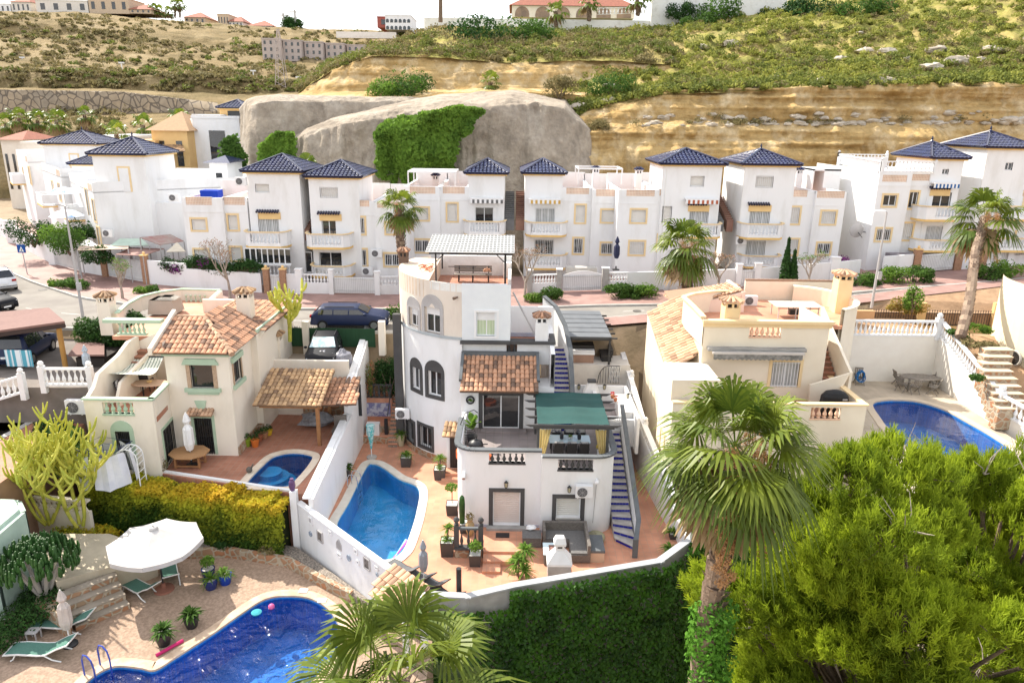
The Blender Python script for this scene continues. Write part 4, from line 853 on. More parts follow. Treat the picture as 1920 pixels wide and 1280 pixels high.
t=T('banana_plant','tall broad-leaved plant in a black pot inside a wire stand by the sliding door','potted plant',(x,y,ZL));b=B();b.lathe([(.2,0),(.28,.5),(.28,.5)],(x,y,ZL),14);b.build('pot',BLACK,t)
b=B();b.tube([(x-.55,y-.3,ZL),(x-.6,y-.3,ZL+1.2),(x-.35,y-.3,ZL+1.85),(x+.1,y-.3,ZL+2.05),(x+.3,y-.3,ZL+1.9)],.025,6)
for k in range(6):r_=.28+.08*sin(k);b.tube([(x-.15+r_*cos(j*pi/6),y-.2+r_*sin(j*pi/6),ZL+.5+k*.12)for j in range(13)],.012,4)
b.build('stand',BLACK,t)
V=[];rd=random.Random(4)
for k in range(11):
 a=rd.uniform(0,6.28);l_=rd.uniform(.6,.95);el=rd.uniform(.5,1.3);c=np.array((x,y,ZL+rd.uniform(.8,1.3)));dr=np.array((cos(a)*cos(el),sin(a)*cos(el),sin(el)));sd=np.array((-sin(a),cos(a),0));pr=None
 for s in range(6):
  tt=s/5;p=c+dr*l_*tt+np.array((0,0,-.35))*tt*tt*l_;w_=.17*sin(pi*min(1,tt*.9+.12))+.01;cur=(p-sd*w_,p+sd*w_)
  if pr:V.append([pr[0],pr[1],cur[1],cur[0]])
  pr=cur
npmesh('leaves',np.array(V),4,LGREEN,t,np.random.default_rng(1).random(len(V)))
t=T('hot_tub_pergola','black pergola with grey slatted roof panels over the hot tub','pergola',(4.5,43,4.8))
yf,yk=42.6,47.2;zf=zat(632,1100,yf);zk=zat(582,1078,yk);xa_,xb_=F(1062,632,yf)[0],F(1147,635,yf)[0];xc_,xd_=F(1030,582,yk)[0],F(1124,582,yk)[0]
for i in range(6):
 v0_,v1_=i/6,(i+1)/6-.02
 def Q_(u,v):return((xa_+(xc_-xa_)*v)*(1-u)+(xb_+(xd_-xb_)*v)*u,yf+(yk-yf)*v,zf+(zk-zf)*v+.04*sin(v*6*pi)*0)
 b=B();b.slab([Q_(0,v0_),Q_(1,v0_),Q_(1,v1_),Q_(0,v1_)],(0,0,.03));b.build('roof_panel',mat('grey_roof_sheet',(.16,.17,.18),(.13,.14,.15),rough=.5),t)
 b=B();p=Q_(0,v0_);q=Q_(1,v0_);b.bar((p[0],p[1],p[2]-.06),(q[0]+.35,q[1],q[2]-.06),.06,.1);b.build('rafter',BLACK if i%2 else DARK,t)
for p in((xa_+.3,yf),(xb_-.1,yf),(xc_+.3,yk),(xd_-.1,yk)):b=B();b.box(p[0]-.06,p[0]+.06,p[1]-.06,p[1]+.06,4.8,(zf if p[1]==yf else zk)-.02);b.build('post',BLACK,t)
b=B();b.bar((xa_,yf+.05,zf-.12),(xb_,yf+.05,zf-.12),.1,.16);b.build('beam',BLACK,t)
t=T('hot_tub','square hot tub under the pergola with its dark cover folded half open','hot tub',(4.7,44,4.8));x0,x1=F(1070,680,43)[0],F(1113,680,43)[0]
b=B();b.box(x0,x1,43.0,45.2,4.8,5.35);b.build('tub',mat('tub_cabinet',(.35,.22,.16)),t);b=B();b.box(x0-.04,x1+.04,42.95,45.25,5.35,5.5);b.box(x0-.02,x1+.02,42.98,45.22,5.52,5.62);b.build('rim',WPAINT,t);b=B();b.box(x0-.05,x1+.05,43.3,45.3,5.65,5.78);b.build('cover',mat('black_vinyl',(.03,.027,.026),rough=.5),t)
x0=F(1128,670,43)[0];t=T('outdoor_bench','long black bench beside the hot tub under the grey pergola','bench',(x0,44,4.8));b=B();b.box(x0,x0+.7,43.2,46.6,5.1,5.25);b.box(x0+.6,x0+.75,43.2,46.6,5.25,5.6);b.build('seat',MATS['black_vinyl'],t);b=B();b.box(x0+.05,x0+.65,43.3,46.5,4.8,5.1);b.build('base',BLACK,t)
x0,x1=F(1120,715,42.3)[0],F(1160,715,42.3)[0];z0_=zat(718,1140,42.3);z1_=zat(686,1140,42.3)
b=B();
for i in range(9):a=i/8;b.tube([(x0+(x1-x0)*a,42.3,z0_),(x0+(x1-x0)*a,42.3,z0_+(z1_-z0_)*min(1,sqrt(1-(1-min(1,a*2))**2)+.02))],.015,4)
b.tube([(x0+(x1-x0)*a/16,42.3,z0_+(z1_-z0_)*sqrt(max(0,1-(1-min(1,a/8))**2)))for a in range(17)],.025,5);tag(b.build('iron_railing',BLACK),'curved black iron railing at the end of the hot tub deck','railing')
b=B()
for i in range(6):
 xx=x0+(x1-x0)*(.5+.083*i);b.bar((xx,42.25,z0_+.1),(xx+.2,42.25,z1_),.02);b.bar((xx+.2,42.25,z0_+.1),(xx,42.25,z1_),.02)
tag(b.build('folding_gate',WPAINT),'white folding lattice gate beside the curved iron railing','gate')
x,y,z=F(1109,735,40.4)[0],40.4,3.0
t=T('masonry_barbecue','white masonry barbecue hood against the back terrace wall behind the green canopy','barbecue',(x,y,z));b=B();b.box(x-.5,x+.5,y-.3,y+.35,z,z+.8);b.build('base',W_,t)
b=B();b.add([(x-.5,y-.3,z+.8),(x+.5,y-.3,z+.8),(x+.5,y+.35,z+.8),(x-.5,y+.35,z+.8),(x-.18,y-.1,z+1.5),(x+.18,y-.1,z+1.5),(x+.18,y+.2,z+1.5),(x-.18,y+.2,z+1.5)],BFB:=[[0,3,2,1],[4,5,6,7],[0,1,5,4],[1,2,6,5],[2,3,7,6],[3,0,4,7]]);b.build('hood',W_,t);b=B();b.box(x-.25,x+.25,y-.18,y+.28,z+1.5,z+1.6);b.build('cap',DARK,t)
t=T('outdoor_kitchen_counter','white counter along the right wall behind the green canopy','counter',(6.4,39,3));b=B();b.box(6.1,6.74,37.3,39.9,2.99,3.85);b.build('cabinet',W_,t);b=B();b.box(6.05,6.745,37.25,39.95,3.86,3.92);b.build('worktop',WPAINT,t)
for i,px in enumerate((1148,1154)):small('flower_pot','potted plant',('back' if i==0 else 'front')+' terracotta pot of red flowers on the white counter',px,750,39.3-.5*i,3.92,[(.08,0),(.12,.2),(.12,.2)],mat('terracotta_pot',(.45,.17,.09)),(.3,(.14,.14,.1),60,.08,mat('red_flowers',(.5,.03,.05),(.1,.2,.03),attr=.9,lo=.3,hi=.5)))
# pool terrace of the villa
def poolshape(pts,n=8):
 """closed Catmull-Rom through points"""
 P=[np.array(p[:2],float)for p in pts];N=len(P);out=[]
 for i in range(N):
  a,b_,c,d=P[i-1],P[i],P[(i+1)%N],P[(i+2)%N]
  for k in range(n):t=k/n;out.append(.5*((2*b_)+(-a+c)*t+(2*a-5*b_+4*c-d)*t*t+(-a+3*b_-3*c+d)*t**3))
 A=sum(out[i][0]*out[(i+1)%len(out)][1]-out[(i+1)%len(out)][0]*out[i][1]for i in range(len(out)))
 return out if A>0 else out[::-1]
def offset(P,d):
 n=len(P);out=[]
 for i in range(n):
  t=P[(i+1)%n]-P[i-1];t=t/(np.linalg.norm(t)+1e-9);out.append(P[i]+np.array((t[1],-t[0]))*d)
 return out
def pool(label,inner,z,cw,mosaic,water,coping=None,depth=1.5,wl_=.14,block=None):
 t=T('swimming_pool',label,'swimming pool',(float(inner[0][0]),float(inner[0][1]),z));n=len(inner);out=offset(inner,cw)
 b=B();vs=[(p[0],p[1],z+.035)for p in inner]+[(p[0],p[1],z+.035)for p in out]+[(p[0],p[1],z-.02)for p in out]+[(p[0],p[1],z-.06)for p in inner]
 b.add(vs,[[i,n+i,n+(i+1)%n,(i+1)%n]for i in range(n)]+[[n+i,2*n+i,2*n+(i+1)%n,n+(i+1)%n]for i in range(n)]+[[i,(i+1)%n,3*n+(i+1)%n,3*n+i]for i in range(n)]);b.build('coping',coping or COPING,t)
 b=B();vs=[(p[0],p[1],z-.05)for p in inner]+[(p[0],p[1],z-depth)for p in inner];b.add(vs,[[i,(i+1)%n,n+(i+1)%n,n+i]for i in range(n)]+[[n+i for i in range(n)]]);b.build('basin',mosaic,t)
 b=B();b.add([(p[0],p[1],z-wl_)for p in inner],[list(range(n))]);b.build('water',water,t);return t
def holed(b,outer,hole,z,z1=None):
 """flat sheet with a hole, fan-bridged"""
 from mathutils.geometry import tessellate_polygon
 vs=[Vector((p[0],p[1],z))for p in outer];hs=[Vector((p[0],p[1],z))for p in hole]
 al=vs+hs;tr=tessellate_polygon([vs,hs]);b.add([tuple(v)for v in al],[list(q)for q in tr])
MOS1=tilemat('light_blue_mosaic',(.07,.42,.78),(.055,.36,.74),(.10,.46,.76),w=.06,h=.06,rough=.3)
MOS2=tilemat('deep_blue_mosaic',(.015,.10,.36),(.02,.16,.46),(.03,.13,.36),w=.09,h=.09,rough=.3)
MOS3=tilemat('cobalt_mosaic',(.02,.17,.52),(.035,.25,.64),(.05,.2,.5),w=.09,h=.09,rough=.3)
WAT=watermat('pool_water',(.78,.93,.97),1.2,.25);WAT2=watermat('rippled_pool_water',(.72,.86,.98),1.6,.8)
mp_=[G(700,869,0),G(718,876,0),G(748,897,0),G(784,915,0),G(781,960,0),G(762,1020,0),G(748,1040,0),G(733,1048,0),(-6.0,28.9,0),(-7.6,30.4,0),G(632,985,0),G(655,940,0),G(687,876,0)]
mpi=poolshape(mp_);pool('curved light blue swimming pool with pale coping beside the white tower villa',mpi,0,.45,MOS1,WAT,mat('white_coping',(.74,.70,.62),(.66,.61,.52),sc=2.5),1.4)
edge=[(-9.3,47),(-9.3,30.0),(-4.75,25.2),(-1.65,25.0),(.24,25.75),(6.65,27.65),(8.45,29.55),(8.0,37),(7.6,47)]
b=B();holed(b,edge,offset(mpi,.43),0);P0=edge;n=len(P0);b.add([(p[0],p[1],0)for p in P0]+[(p[0],p[1],-8)for p in P0],[[i,(i+1)%n,n+(i+1)%n,n+i]for i in range(n)]);struct(b.build('terrace',TERR))
t=T('terrace_retaining_wall','block wall with grey coping around the front of the villa terrace, ivy hanging below it','wall',(2,27,0));pl=[(-3.2,25.05),(-1.62,24.95),(.24,25.7),(6.65,27.6),(8.5,29.5),(13.5,30.0)];b=B();c=B()
for p,q in zip(pl,pl[1:]):
 mf=line(p,q);Ld=math.dist(p,q);sbox(b,mf,-.05,Ld+.05,-7.8,.82,0,.22)
 if p[0]<8:sbox(c,mf,-.12,Ld+.12,.82,.9+p[0]*.002,-.06,.28)
b.build('wall',CONC,t);c.build('coping',mat('grey_coping',(.42,.43,.44),(.36,.37,.38)),t)
V_=[];A_=[];rg=np.random.default_rng(5)
for p,q in zip(pl,pl[1:]):
 mf=line(p,q);Ld=math.dist(p,q);m_=int(Ld*8.2*210);s=rg.uniform(-.3,Ld+.3,m_);zz=.86-rg.random(m_)*8.4;top=.86-.62*vnoise(np.stack([s*1.3+p[0]*2,s*0,s*0],1),3)+(.35 if p[0]>0 else-.2+.0*s)
 keep=zz<top;s,zz=s[keep],zz[keep];C3=np.array([mf(a,z_,-.18-.22*r_)for a,z_,r_ in zip(s,zz,rg.random(len(s)))]);n0=mf(0,0,-1);n0=np.array((n0[0]-p[0],n0[1]-p[1],.5))
 bulge=.35*(vnoise(C3*1.1,8)-.3);C3+=n0[None]*bulge[:,None];V_.append(quads(C3,np.tile(n0,(len(C3),1)),.14+.08*rg.random(len(C3)),.8,rg,.45));A_.append(np.clip(vnoise(C3*1.6,2)*.7+rg.random(len(C3))*.45-.08,0,1))
o=npmesh('ivy',np.concatenate(V_),4,IVY,None,np.concatenate(A_));o['kind']='stuff'
t=T('dividing_wall','white dividing wall stepping down between the two pools with a patterned coping','wall',(-9.4,35,0));b=B()
def seg(b,p,q,z0,z1a,z1b,th=.22):
 mf=line(p,q);Ld=math.dist(p,q);b.add([mf(0,z0,0),mf(Ld,z0,0),mf(Ld,z1b,0),mf(0,z1a,0),mf(0,z0,th),mf(Ld,z0,th),mf(Ld,z1b,th),mf(0,z1a,th)],[[0,1,2,3],[5,4,7,6],[3,2,6,7],[0,3,7,4],[1,5,6,2],[0,4,5,1]])
seg(b,(-9.3,47),(-9.3,38.6),0,6.7,4.3);seg(b,(-9.3,38.6),(-9.3,30.0),0,3.0,2.35);b.box(-9.52,-9.3,38.55,38.75,0,3.5);b.build('wall',W_,t)
c=B();c.bar((-9.41,38.5,3.03),(-9.41,30,2.38),.34,.08);c.bar((-9.41,46.9,6.74),(-9.41,38.7,4.35),.34,.08);c.build('coping',W_,t)
b=B();b.box(-9.29,-9.22,30.2,43,0,.16);b.build('skirting',TERR,t)
t=T('ornament_wall','white garden wall with plates and frames hung on it between the hedge and the tiled gate roof','wall',(-7,27.5,-.6));b=B();pw0,pw1=(-10.0,30.45),(-4.7,25.1);mfw=line(pw0,pw1);LW=math.dist(pw0,pw1)
sbox(b,mfw,-.1,LW,-3,1.85,0,.2);b.box(-10.25,-9.95,30.25,30.6,-3,2.55);b.build('wall',W_,t);b=B();sbox(b,mfw,-.05,LW,1.85,1.92,-.05,.26);b.build('coping',W_,t)
def onw(px,py):v=VPL(px,py,pw0,pw1);return math.dist(v[:2],pw0),v[2]
for px,py,w_,h_,kind,lb in((583,975,.3,.3,0,'small square white frame nearest the hedge'),(601,1005,.42,.5,1,'large square grey frame with a round opening'),(583,1000,.26,.26,2,'dark round plate beside the square white frame'),(620,998,.2,.14,0,'tiny oblong plaque above the arch ornament'),(636,1020,.34,.5,3,'white pointed arch ornament with tracery'),(637,1040,.26,.16,0,'small oblong plaque below the arch ornament'),(655,1045,.3,.3,2,'blue and white round plate in the middle'),(668,1033,.2,.2,0,'small pale square plaque right of the middle'),(672,1053,.16,.16,0,'tiny square tile right of the round plate'),(689,1056,.4,.5,1,'dark square frame with a picture near the gate'),(707,1064,.18,.14,0,'small white plaque nearest the gate'),(708,1076,.16,.18,2,'tiny round plate nearest the gate')):
 s,z=onw(px,py);b=B();tt=T('wall_ornament',lb+' on the white garden wall','ornament',mfw(s,z,-.03),'plates and frames on the garden wall')
 if kind in(0,1):
  for a in(-1,1):sbox(b,mfw,s+a*w_/2-.03,s+a*w_/2+.03,z-h_/2,z+h_/2,-.06,-.003);sbox(b,mfw,s-w_/2,s+w_/2,z+a*h_/2-.03,z+a*h_/2+.03,-.062,-.003)
  b.build('frame',GREYTR if kind else WPAINT,tt);b=B();sbox(b,mfw,s-w_/2,s+w_/2,z-h_/2,z+h_/2,-.03,-.004);b.build('panel',mat('dark_relief',(.25,.22,.2),(.1,.09,.08),sc=8)if kind else GREYTR,tt)
 elif kind==2:
  pts=[(s+w_*.5*cos(i*pi/8),z+w_*.5*sin(i*pi/8))for i in range(16)];b.add([mfw(x,y,-.05)for x,y in pts]+[mfw(x,y,-.004)for x,y in pts],[list(range(16))]+[[i,16+i,16+(i+1)%16,(i+1)%16]for i in range(16)]);b.build('plate',mat('patterned_plate',(.45,.5,.55),(.1,.14,.2),sc=12),tt)
 else:
  for a in(-1,-.33,.33,1):sbox(b,mfw,s+a*w_/2-.02,s+a*w_/2+.02,z-h_/2,z+h_*(.5-abs(a)*.4),-.05,-.003)
  b.tube([mfw(s-w_/2,z+.05,-.03),mfw(s-w_/4,z+h_*.35,-.03),mfw(s,z+h_/2,-.03),mfw(s+w_/4,z+h_*.35,-.03),mfw(s+w_/2,z+.05,-.03)],.025,5);b.build('tracery',GREYTR,tt)
for px,py,lb in((621,888,'dark framed picture nearest the front'),(686,818,'brown framed picture nearest the garden stairs'),(648,905,'dark framed picture above the potted cycad'),(604,918,'round black lizard ornament')):
 v=VPL(px,py,(-9.3,30),(-9.3,47));b=B();b.box(-9.295,-9.24,v[1]-.22,v[1]+.22,v[2]-.3,v[2]+.3);tt=T('framed_picture',lb+' on the pool side of the dividing wall','picture',v,'pictures on the dividing wall');b.build('frame',DARK,tt);b=B();b.box(-9.24,-9.235,v[1]-.15,v[1]+.15,v[2]-.23,v[2]+.23);b.build('picture',GREYTR,tt)
t=T('garden_gate_porch','small clay tiled gate roof at the front corner of the pool terrace','gate',(-4.3,24.8,-.6));g4=[G(690,1112,1.45),G(768,1168,1.45),G(806,1100,2.0),G(738,1056,2.0)]
tiles('roof',g4,BARREL3,t,tw=.27,tl=.4);b=B();p=g4[2];b.box(p[0]-.35,p[0]-.1,p[1]-.5,p[1]-.1,-5,1.9);p=g4[1];b.box(p[0]-.3,p[0]-.1,p[1]+.1,p[1]+.4,-5,1.35);p=g4[0];b.box(p[0]+.2,p[0]+.45,p[1]+.1,p[1]+.4,-5,1.35);b.build('pillar',W_,t)
TSTEP=tilemat('patterned_riser_tiles',(.3,.25,.2),(.45,.4,.3),(.15,.13,.12),w=.12,h=.12,plane='xz')
t=T('garden_staircase','terracotta garden stairs with patterned tile risers between the dividing wall and the tower','staircase',(-7.2,41,0));xs0,xs1=-7.5,-6.9
ys0=G(738,838,0)[1]
flight(t,xs0,xs1+.0,ys0,0,ys0+2.7,2.4,13,TERR,TSTEP)
b=B();b.box(-9.2,xs0,ys0+.5,ys0+2,0,.5);b.box(-9.2,xs0,ys0+1.1,ys0+2.1,0,.95);b.build('side_steps',TERR,t);b=B();b.box(-9.2,xs0-.01,ys0+.46,ys0+.5,0,.44);b.box(-9.2,xs0-.01,ys0+1.05,ys0+1.1,.5,.9);b.build('stone_facing',STONEW,t)
b=B();b.box(-9.2,xs0,ys0+2.0,ys0+2.7,0,2.4);b.box(-9.2,-6.6,ys0+2.7,44.3,0,2.4);b.build('upper_landing',TERR,t)
b=B();b.box(-9.1,xs0-.1,ys0+1.94,ys0+1.98,1.2,2.1);b.build('tile_mural',mat('mural_tiles',(.5,.5,.56),(.2,.2,.35),sc=3,lo=.45,hi=.55),t)
O=balustrade(t,(-9.1,ys0+2.1,2.4),(xs0,ys0+2.1,2.4),.9,DARK,DARK,.3,1.5,name='balustrade')
b=B();b.tube([(xs0,ys0+2.1,3.3),(xs0-.1,ys0+.8,1.7)],.03,6);b.box(xs0-.3,xs0-.1,ys0+.7,ys0+.9,0,1.5);b.build('handrail',BLACK,t)
bush('flowering_shrub','dense shrub with orange flowers behind the charcoal balustrade by the dark buttress','shrub',(-7.7,43.0,2.4),(1.1,.6,1.7),4200,.14,DGREEN)
bush('flowering_climber','loose reddish flowering climber at the end of the dividing wall by the garden stairs','shrub',(-8.9,42.8,2.4),(.4,.5,1.5),1200,.1,mat('reddish_leaves',(.45,.2,.1),(.1,.2,.04),attr=.8,lo=.3,hi=.6,transl=.3))
b=B();b.box(-8.9,-8.1,ys0+.55,ys0+1.0,.5,1.25);t=tag(b.build('white_cabinet',WPAINT),'white cabinet standing on the terracotta steps under the closed teal airer','cabinet')
x,y,z=G(697,858,0);t=T('folded_airer','folded teal and white rotary airer in a stone base beside the pool top','airer',(x,y,0));b=B();b.lathe([(.3,0),(.3,.1),(.05,.12)],(x,y,0),10);b.build('base',KERB,t);b=B();b.tube([(x,y,0),(x,y,2.0)],.03,6);b.build('pole',WPAINT,t);b=B();b.lathe([(.05,.6),(.12,1.1),(.22,1.7),(.26,2.1),(.1,2.15)],(x,y,0),9);b.build('folded_arms',mat('teal_lines',(.5,.68,.68),(.1,.45,.45),sc=6,lo=.45,hi=.55),t)
b=B();aircon(-6.5,40.7,2.0,'white air conditioner box beside the dark buttress at the left of the tower');x,y,z=G(750,835,0)
POTD=mat('anthracite_planter',(.075,.068,.064),(.06,.055,.052),rough=.6);PEB=mat('white_pebbles',(.7,.68,.64),(.45,.43,.4),sc=25)
def spiky(c,r,h,n,m,parent,name='leaves',seed=1,w_=.05,up=.5,arc=.5,seg=4):
 rg=np.random.default_rng(seed);V=[];A=[]
 for k in range(n):
  a=rg.uniform(0,6.283);e=rg.uniform(up-.5,1.35);l_=r*rg.uniform(.75,1.1);dr=np.array((cos(a)*cos(e),sin(a)*cos(e),sin(e)));sd=np.array((-sin(a),cos(a),0));pr=None;p0=np.array(c,float)+dr*.04;ww=w_*rg.uniform(.8,1.2)
  for s in range(seg+1):
   tt=s/seg;p=p0+dr*l_*tt-np.array((0,0,arc))*l_*tt*tt;w2=ww*(1-tt**1.6)*(.6+1.2*min(tt*3,1))/1.8+.002;cur=(p-sd*w2,p+sd*w2)
   if pr:V.append([pr[0],pr[1],cur[1],cur[0]]);A.append(rg.random())
   pr=cur
 return npmesh(name,np.array(V),4,m,parent,np.array(A))
def planter(px,py,size,h,label,plant,z=0,round_=False,seed=1,pm=None,group='potted plants around the pool terrace',xy=None):
 x,y=xy or G(px,py,z)[:2];t=T('potted_plant',label,'potted plant',(x,y,z),group);b=B();s=size/2
 if round_:b.lathe([(s*.7,0),(s*.95,h*.6),(s,h),(s*.85,h),(s*.8,h*.85)],(x,y,z),16)
 else:b.add([(x+a*s*k,y+c*s*k,zz)for zz,k in((z,.86),(z+h,1))for a,c in((-1,-1),(1,-1),(1,1),(-1,1))],[[0,3,2,1],[0,1,5,4],[1,2,6,5],[2,3,7,6],[3,0,4,7]])
 b.build('pot',pm or POTD,t);b=B();b.prism([(x+a*s*.88,y+c*s*.88)for a,c in((-1,-1),(1,-1),(1,1),(-1,1))]if not round_ else[(x+s*.84*cos(i*pi/6),y+s*.84*sin(i*pi/6))for i in range(12)],z+h-.1,z+h-.02);b.build('pebbles',PEB,t)
 top=(x,y,z+h)
 if plant=='spiky':spiky(top,.6,1,60,LGREEN,t,seed=seed,w_=.035)
 elif plant=='yucca':
  b=B();b.tube([top,(x+.05,y,z+h+.55)],.04,6);b.build('stem',BARK,t);spiky((x+.05,y,z+h+.55),.5,1,50,LGREEN,t,seed=seed,w_=.035);spiky(top,.4,1,40,LGREEN,t,seed=seed+1,w_=.035)
 elif plant=='cycad':spiky((x,y,z+h+.05),.62,1,70,GREEN,t,seed=seed,w_=.07,up=.55,arc=.45)
 elif plant=='bushy':V,A=cloud([(x,y,z+h+.3)]*2,[(.32,.32,.3)]*2,170,.12);npmesh('leaves',V,4,LGREEN,t,A);b=B();b.tube([top,(x,y,z+h+.3)],.02,5);b.build('stem',BARK,t)
 elif plant=='tree':b=B();b.tube([top,(x,y,z+h+.7)],.025,5);b.build('stem',BARK,t);V,A=cloud([(x,y,z+h+.85)]*2,[(.34,.34,.25)]*2,140,.12);npmesh('leaves',V,4,LGREEN,t,A)
 return t
planter(648,893,.55,.5,'cycad in a square black pot on the strip beside the pool ladder','cycad',seed=3)
planter(762,872,.6,.6,'palm in a square dark planter at the foot of the tower by the beige pot','spiky',seed=4)
planter(825,896,.65,.65,'small palm with dry leaves in a dark planter beside the entrance steps','yucca',seed=5)
planter(848,962,.6,.6,'small lemon tree in a dark planter against the left side of the villa','tree',seed=6)
planter(847,985,.55,.5,'dark planter of pebbles behind the charcoal balustrade','none',xy=(-2.15,31.3))
planter(839,1038,.62,.75,'yucca in a tall dark planter left of the charcoal balustrade','yucca',seed=8)
planter(891,1057,.55,.6,'leafy bush in a dark planter in front of the charcoal balustrade','bushy',seed=9)
planter(752,835,.5,.75,'agave in a tall beige urn at the bottom of the garden stairs','spiky',round_=True,pm=mat('beige_urn',(.5,.45,.3)),seed=10)
x,y=-2.3,31.25;t=T('columnar_cactus','thick columnar cactus standing behind the charcoal balustrade','cactus',(x,y,.5));b=B();b.tube([(x,y,.5),(x,y,1.5),(x,y,1.85),(x,y,1.97)],[.13,.15,.12,.03],12);b.build('stem',CACTD,t)
x,y=-1.9,30.9;t=T('tall_clay_urn','tall tan urn with dry flowers behind the charcoal balustrade','urn',(x,y,0));b=B();b.lathe([(.12,0),(.2,.3),(.22,.6),(.12,.8),(.16,.9)],(x,y,0),12);b.build('body',mat('tan_clay',(.4,.3,.16)),t);V,A=cloud([(x,y,1.05)],[(.2,.2,.2)],90,.1);npmesh('plant',V,4,OLIVE,t,A)
x,y,z=G(972,1083,0);t=T('spiky_shrub','bright green spiky dracaena at the terrace edge left of the white barbecue','shrub',(x,y,0));
for k,(dx,dy,hh)in enumerate(((0,0,.9),(.3,.2,1.25),(-.1,.3,.5),(.25,-.15,.45))):b=B();b.tube([(x+dx*.5,y+dy*.5,0),(x+dx,y+dy,hh)],.04,6);b.build('stem',BARK,t);spiky((x+dx,y+dy,hh),.62,1,70,LGREEN,t,'leaves',seed=20+k,w_=.04)
t=T('charcoal_balustrade','charcoal balustrade with ball finials on a stone base beside the terrace steps','balustrade',(-2.1,30.2,0));xa1,ya1=G(853,1045,0)[:2];xb1,yb1=G(902,1046,0)[:2];ya1=yb1=(ya1+yb1)/2
b=B();b.box(xa1,xb1+.05,ya1,ya1+.3,0,.42);b.build('stone_base',STONEW,t);b=B();b.box(xa1-.05,xb1+.1,ya1-.05,ya1+.35,.42,.5);b.build('ledge',DARK,t)
for x in(xa1+.07,xb1-.02):b=B();b.box(x-.11,x+.11,ya1+.04,ya1+.26,0 if x>xa1+.5 else .5,1.62);b.lathe([(.04,1.62),(.12,1.68),(.05,1.72),(.13,1.82),(.14,1.9),(.08,2.0),(.01,2.03)],(x,ya1+.15,0),10);b.build('newel_post',DARK,t)
b=B();b.bar((xa1+.1,ya1+.15,1.45),(xb1,ya1+.15,1.45),.14,.1);R_=b.build('rail',SLATE,t);balusters(R_,(xa1+.15,ya1+.15,.5),(xb1-.12,ya1+.15,.5),.9,DARK,.27,1.2)
b=B();x0=xb1+.2
b.box(x0-.1,x0+1.7,ya1-.0,ya1+.9,.0,.36);b.box(x0-.1,x0+1.2,ya1-.6,ya1,0,.24);b.box(x0-.1,x0+.7,ya1-1.2,ya1-.6,0,.12);struct(b.build('terrace_steps',TERR))
b=B();b.box(F(930,1000,31)[0],F(955,1000,31)[0],30.75,31.15,.005,.03);tag(b.build('doormat',BLACK),'small black doormat in front of the shuttered door','doormat')
RAT=mat('grey_brown_rattan',(.23,.205,.18),(.12,.105,.095),sc=14,stretch=(1,1,4),bump=.5,bsc=60);CUSHD=mat('dark_grey_seat',(.17,.165,.16),(.13,.125,.12),sc=10)
t=T('corner_sofa','grey brown rattan corner sofa against the front wall under the air conditioner','sofa',(3,30.3,0));sx0_,sx1_=F(1017,1000,30.6)[0],F(1100,1000,30.6)[0];yb_=30.85
b=B();b.box(sx0_,sx1_,yb_-.95,yb_,.06,.42);b.box(sx1_-.9,sx1_,yb_-2.15,yb_-.95,.06,.42);b.build('base',RAT,t);b=B();b.box(sx0_+.12,sx1_-.15,yb_-.92,yb_-.18,.42,.5);b.box(sx1_-.88,sx1_-.15,yb_-2.1,yb_-.92,.42,.5);b.build('seat',CUSHD,t)
b=B();b.box(sx0_,sx1_,yb_-.16,yb_,.42,.92);b.box(sx1_-.14,sx1_,yb_-2.15,yb_-.16,.42,.92);b.build('backrest',RAT,t);b=B();b.box(sx0_,sx0_+.12,yb_-.95,yb_-.16,.42,.92);b.build('armrest',RAT,t)
t=T('side_cube','grey brown rattan storage cube at the left end of the corner sofa','side table',(sx0_-.5,yb_,0));b=B();b.box(sx0_-.95,sx0_-.08,yb_-.95,yb_-.25,.04,.5);b.build('body',RAT,t);b=B();b.box(sx0_-.97,sx0_-.06,yb_-.97,yb_-.23,.5,.54);b.build('lid',CUSHD,t)
b=B();x_,y_=sx0_-.55,yb_-.2;rock(b,(x_,y_,.66),.18,4);tag(b.build('white_stone_ornament',WPAINT),'white stone shell ornament standing on the rattan cube','ornament')
x,y=F(1118,1010,30.3)[0],30.5;t=T('round_pouf','round olive cushion pouf between the sofa and the foot of the stairs','pouf',(x,y,0));b=B();b.lathe([(.3,0),(.42,.08),(.44,.3),(.36,.42),(.05,.44),(.04,.5)],(x,y,0),20);b.build('body',mat('olive_fabric',(.36,.34,.22)),t,smooth=True)
x0,x1=F(1104,1030,29.3)[0],F(1131,1030,29.3)[0];t=T('storage_box','pale wooden storage box with a black cushion lid at the right end of the sofa','storage box',(x0,29.3,0));b=B();b.box(x0,x1,28.8,30.1,0,.5);b.build('body',mat('pale_wood',(.6,.45,.33)),t);b=B();b.box(x0-.02,x1+.02,28.77,30.12,.5,.62);b.build('cushion',SLATE,t)
x0,x1=F(1020,1045,28.7)[0],F(1050,1045,28.7)[0];t=T('fire_pit_table','square rattan fire pit table with a glass top in front of the sofa','table',(x0,28.9,0));b=B();b.box(x0,x1,28.5,29.4,.03,.55);b.build('base',RAT,t);b=B();b.box(x0-.04,x1+.04,28.46,29.44,.55,.6);b.build('tabletop',MATS['frosted_glass_top'],t);b=B();b.box(x0+.22,x1-.22,28.72,29.2,.6,.63);b.build('burner',mat('lava_stones',(.3,.15,.12),(.05,.04,.04),sc=20,lo=.45,hi=.55),t)
x,y,z=G(1048,1086,0);y-=.1;t=T('masonry_barbecue','white masonry barbecue with a pyramid hood and chimney cap at the outer terrace wall','barbecue',(x,y,0));b=B();b.box(x-.5,x+.5,y-.05,y+.75,0,.75);b.build('base',CONC,t)
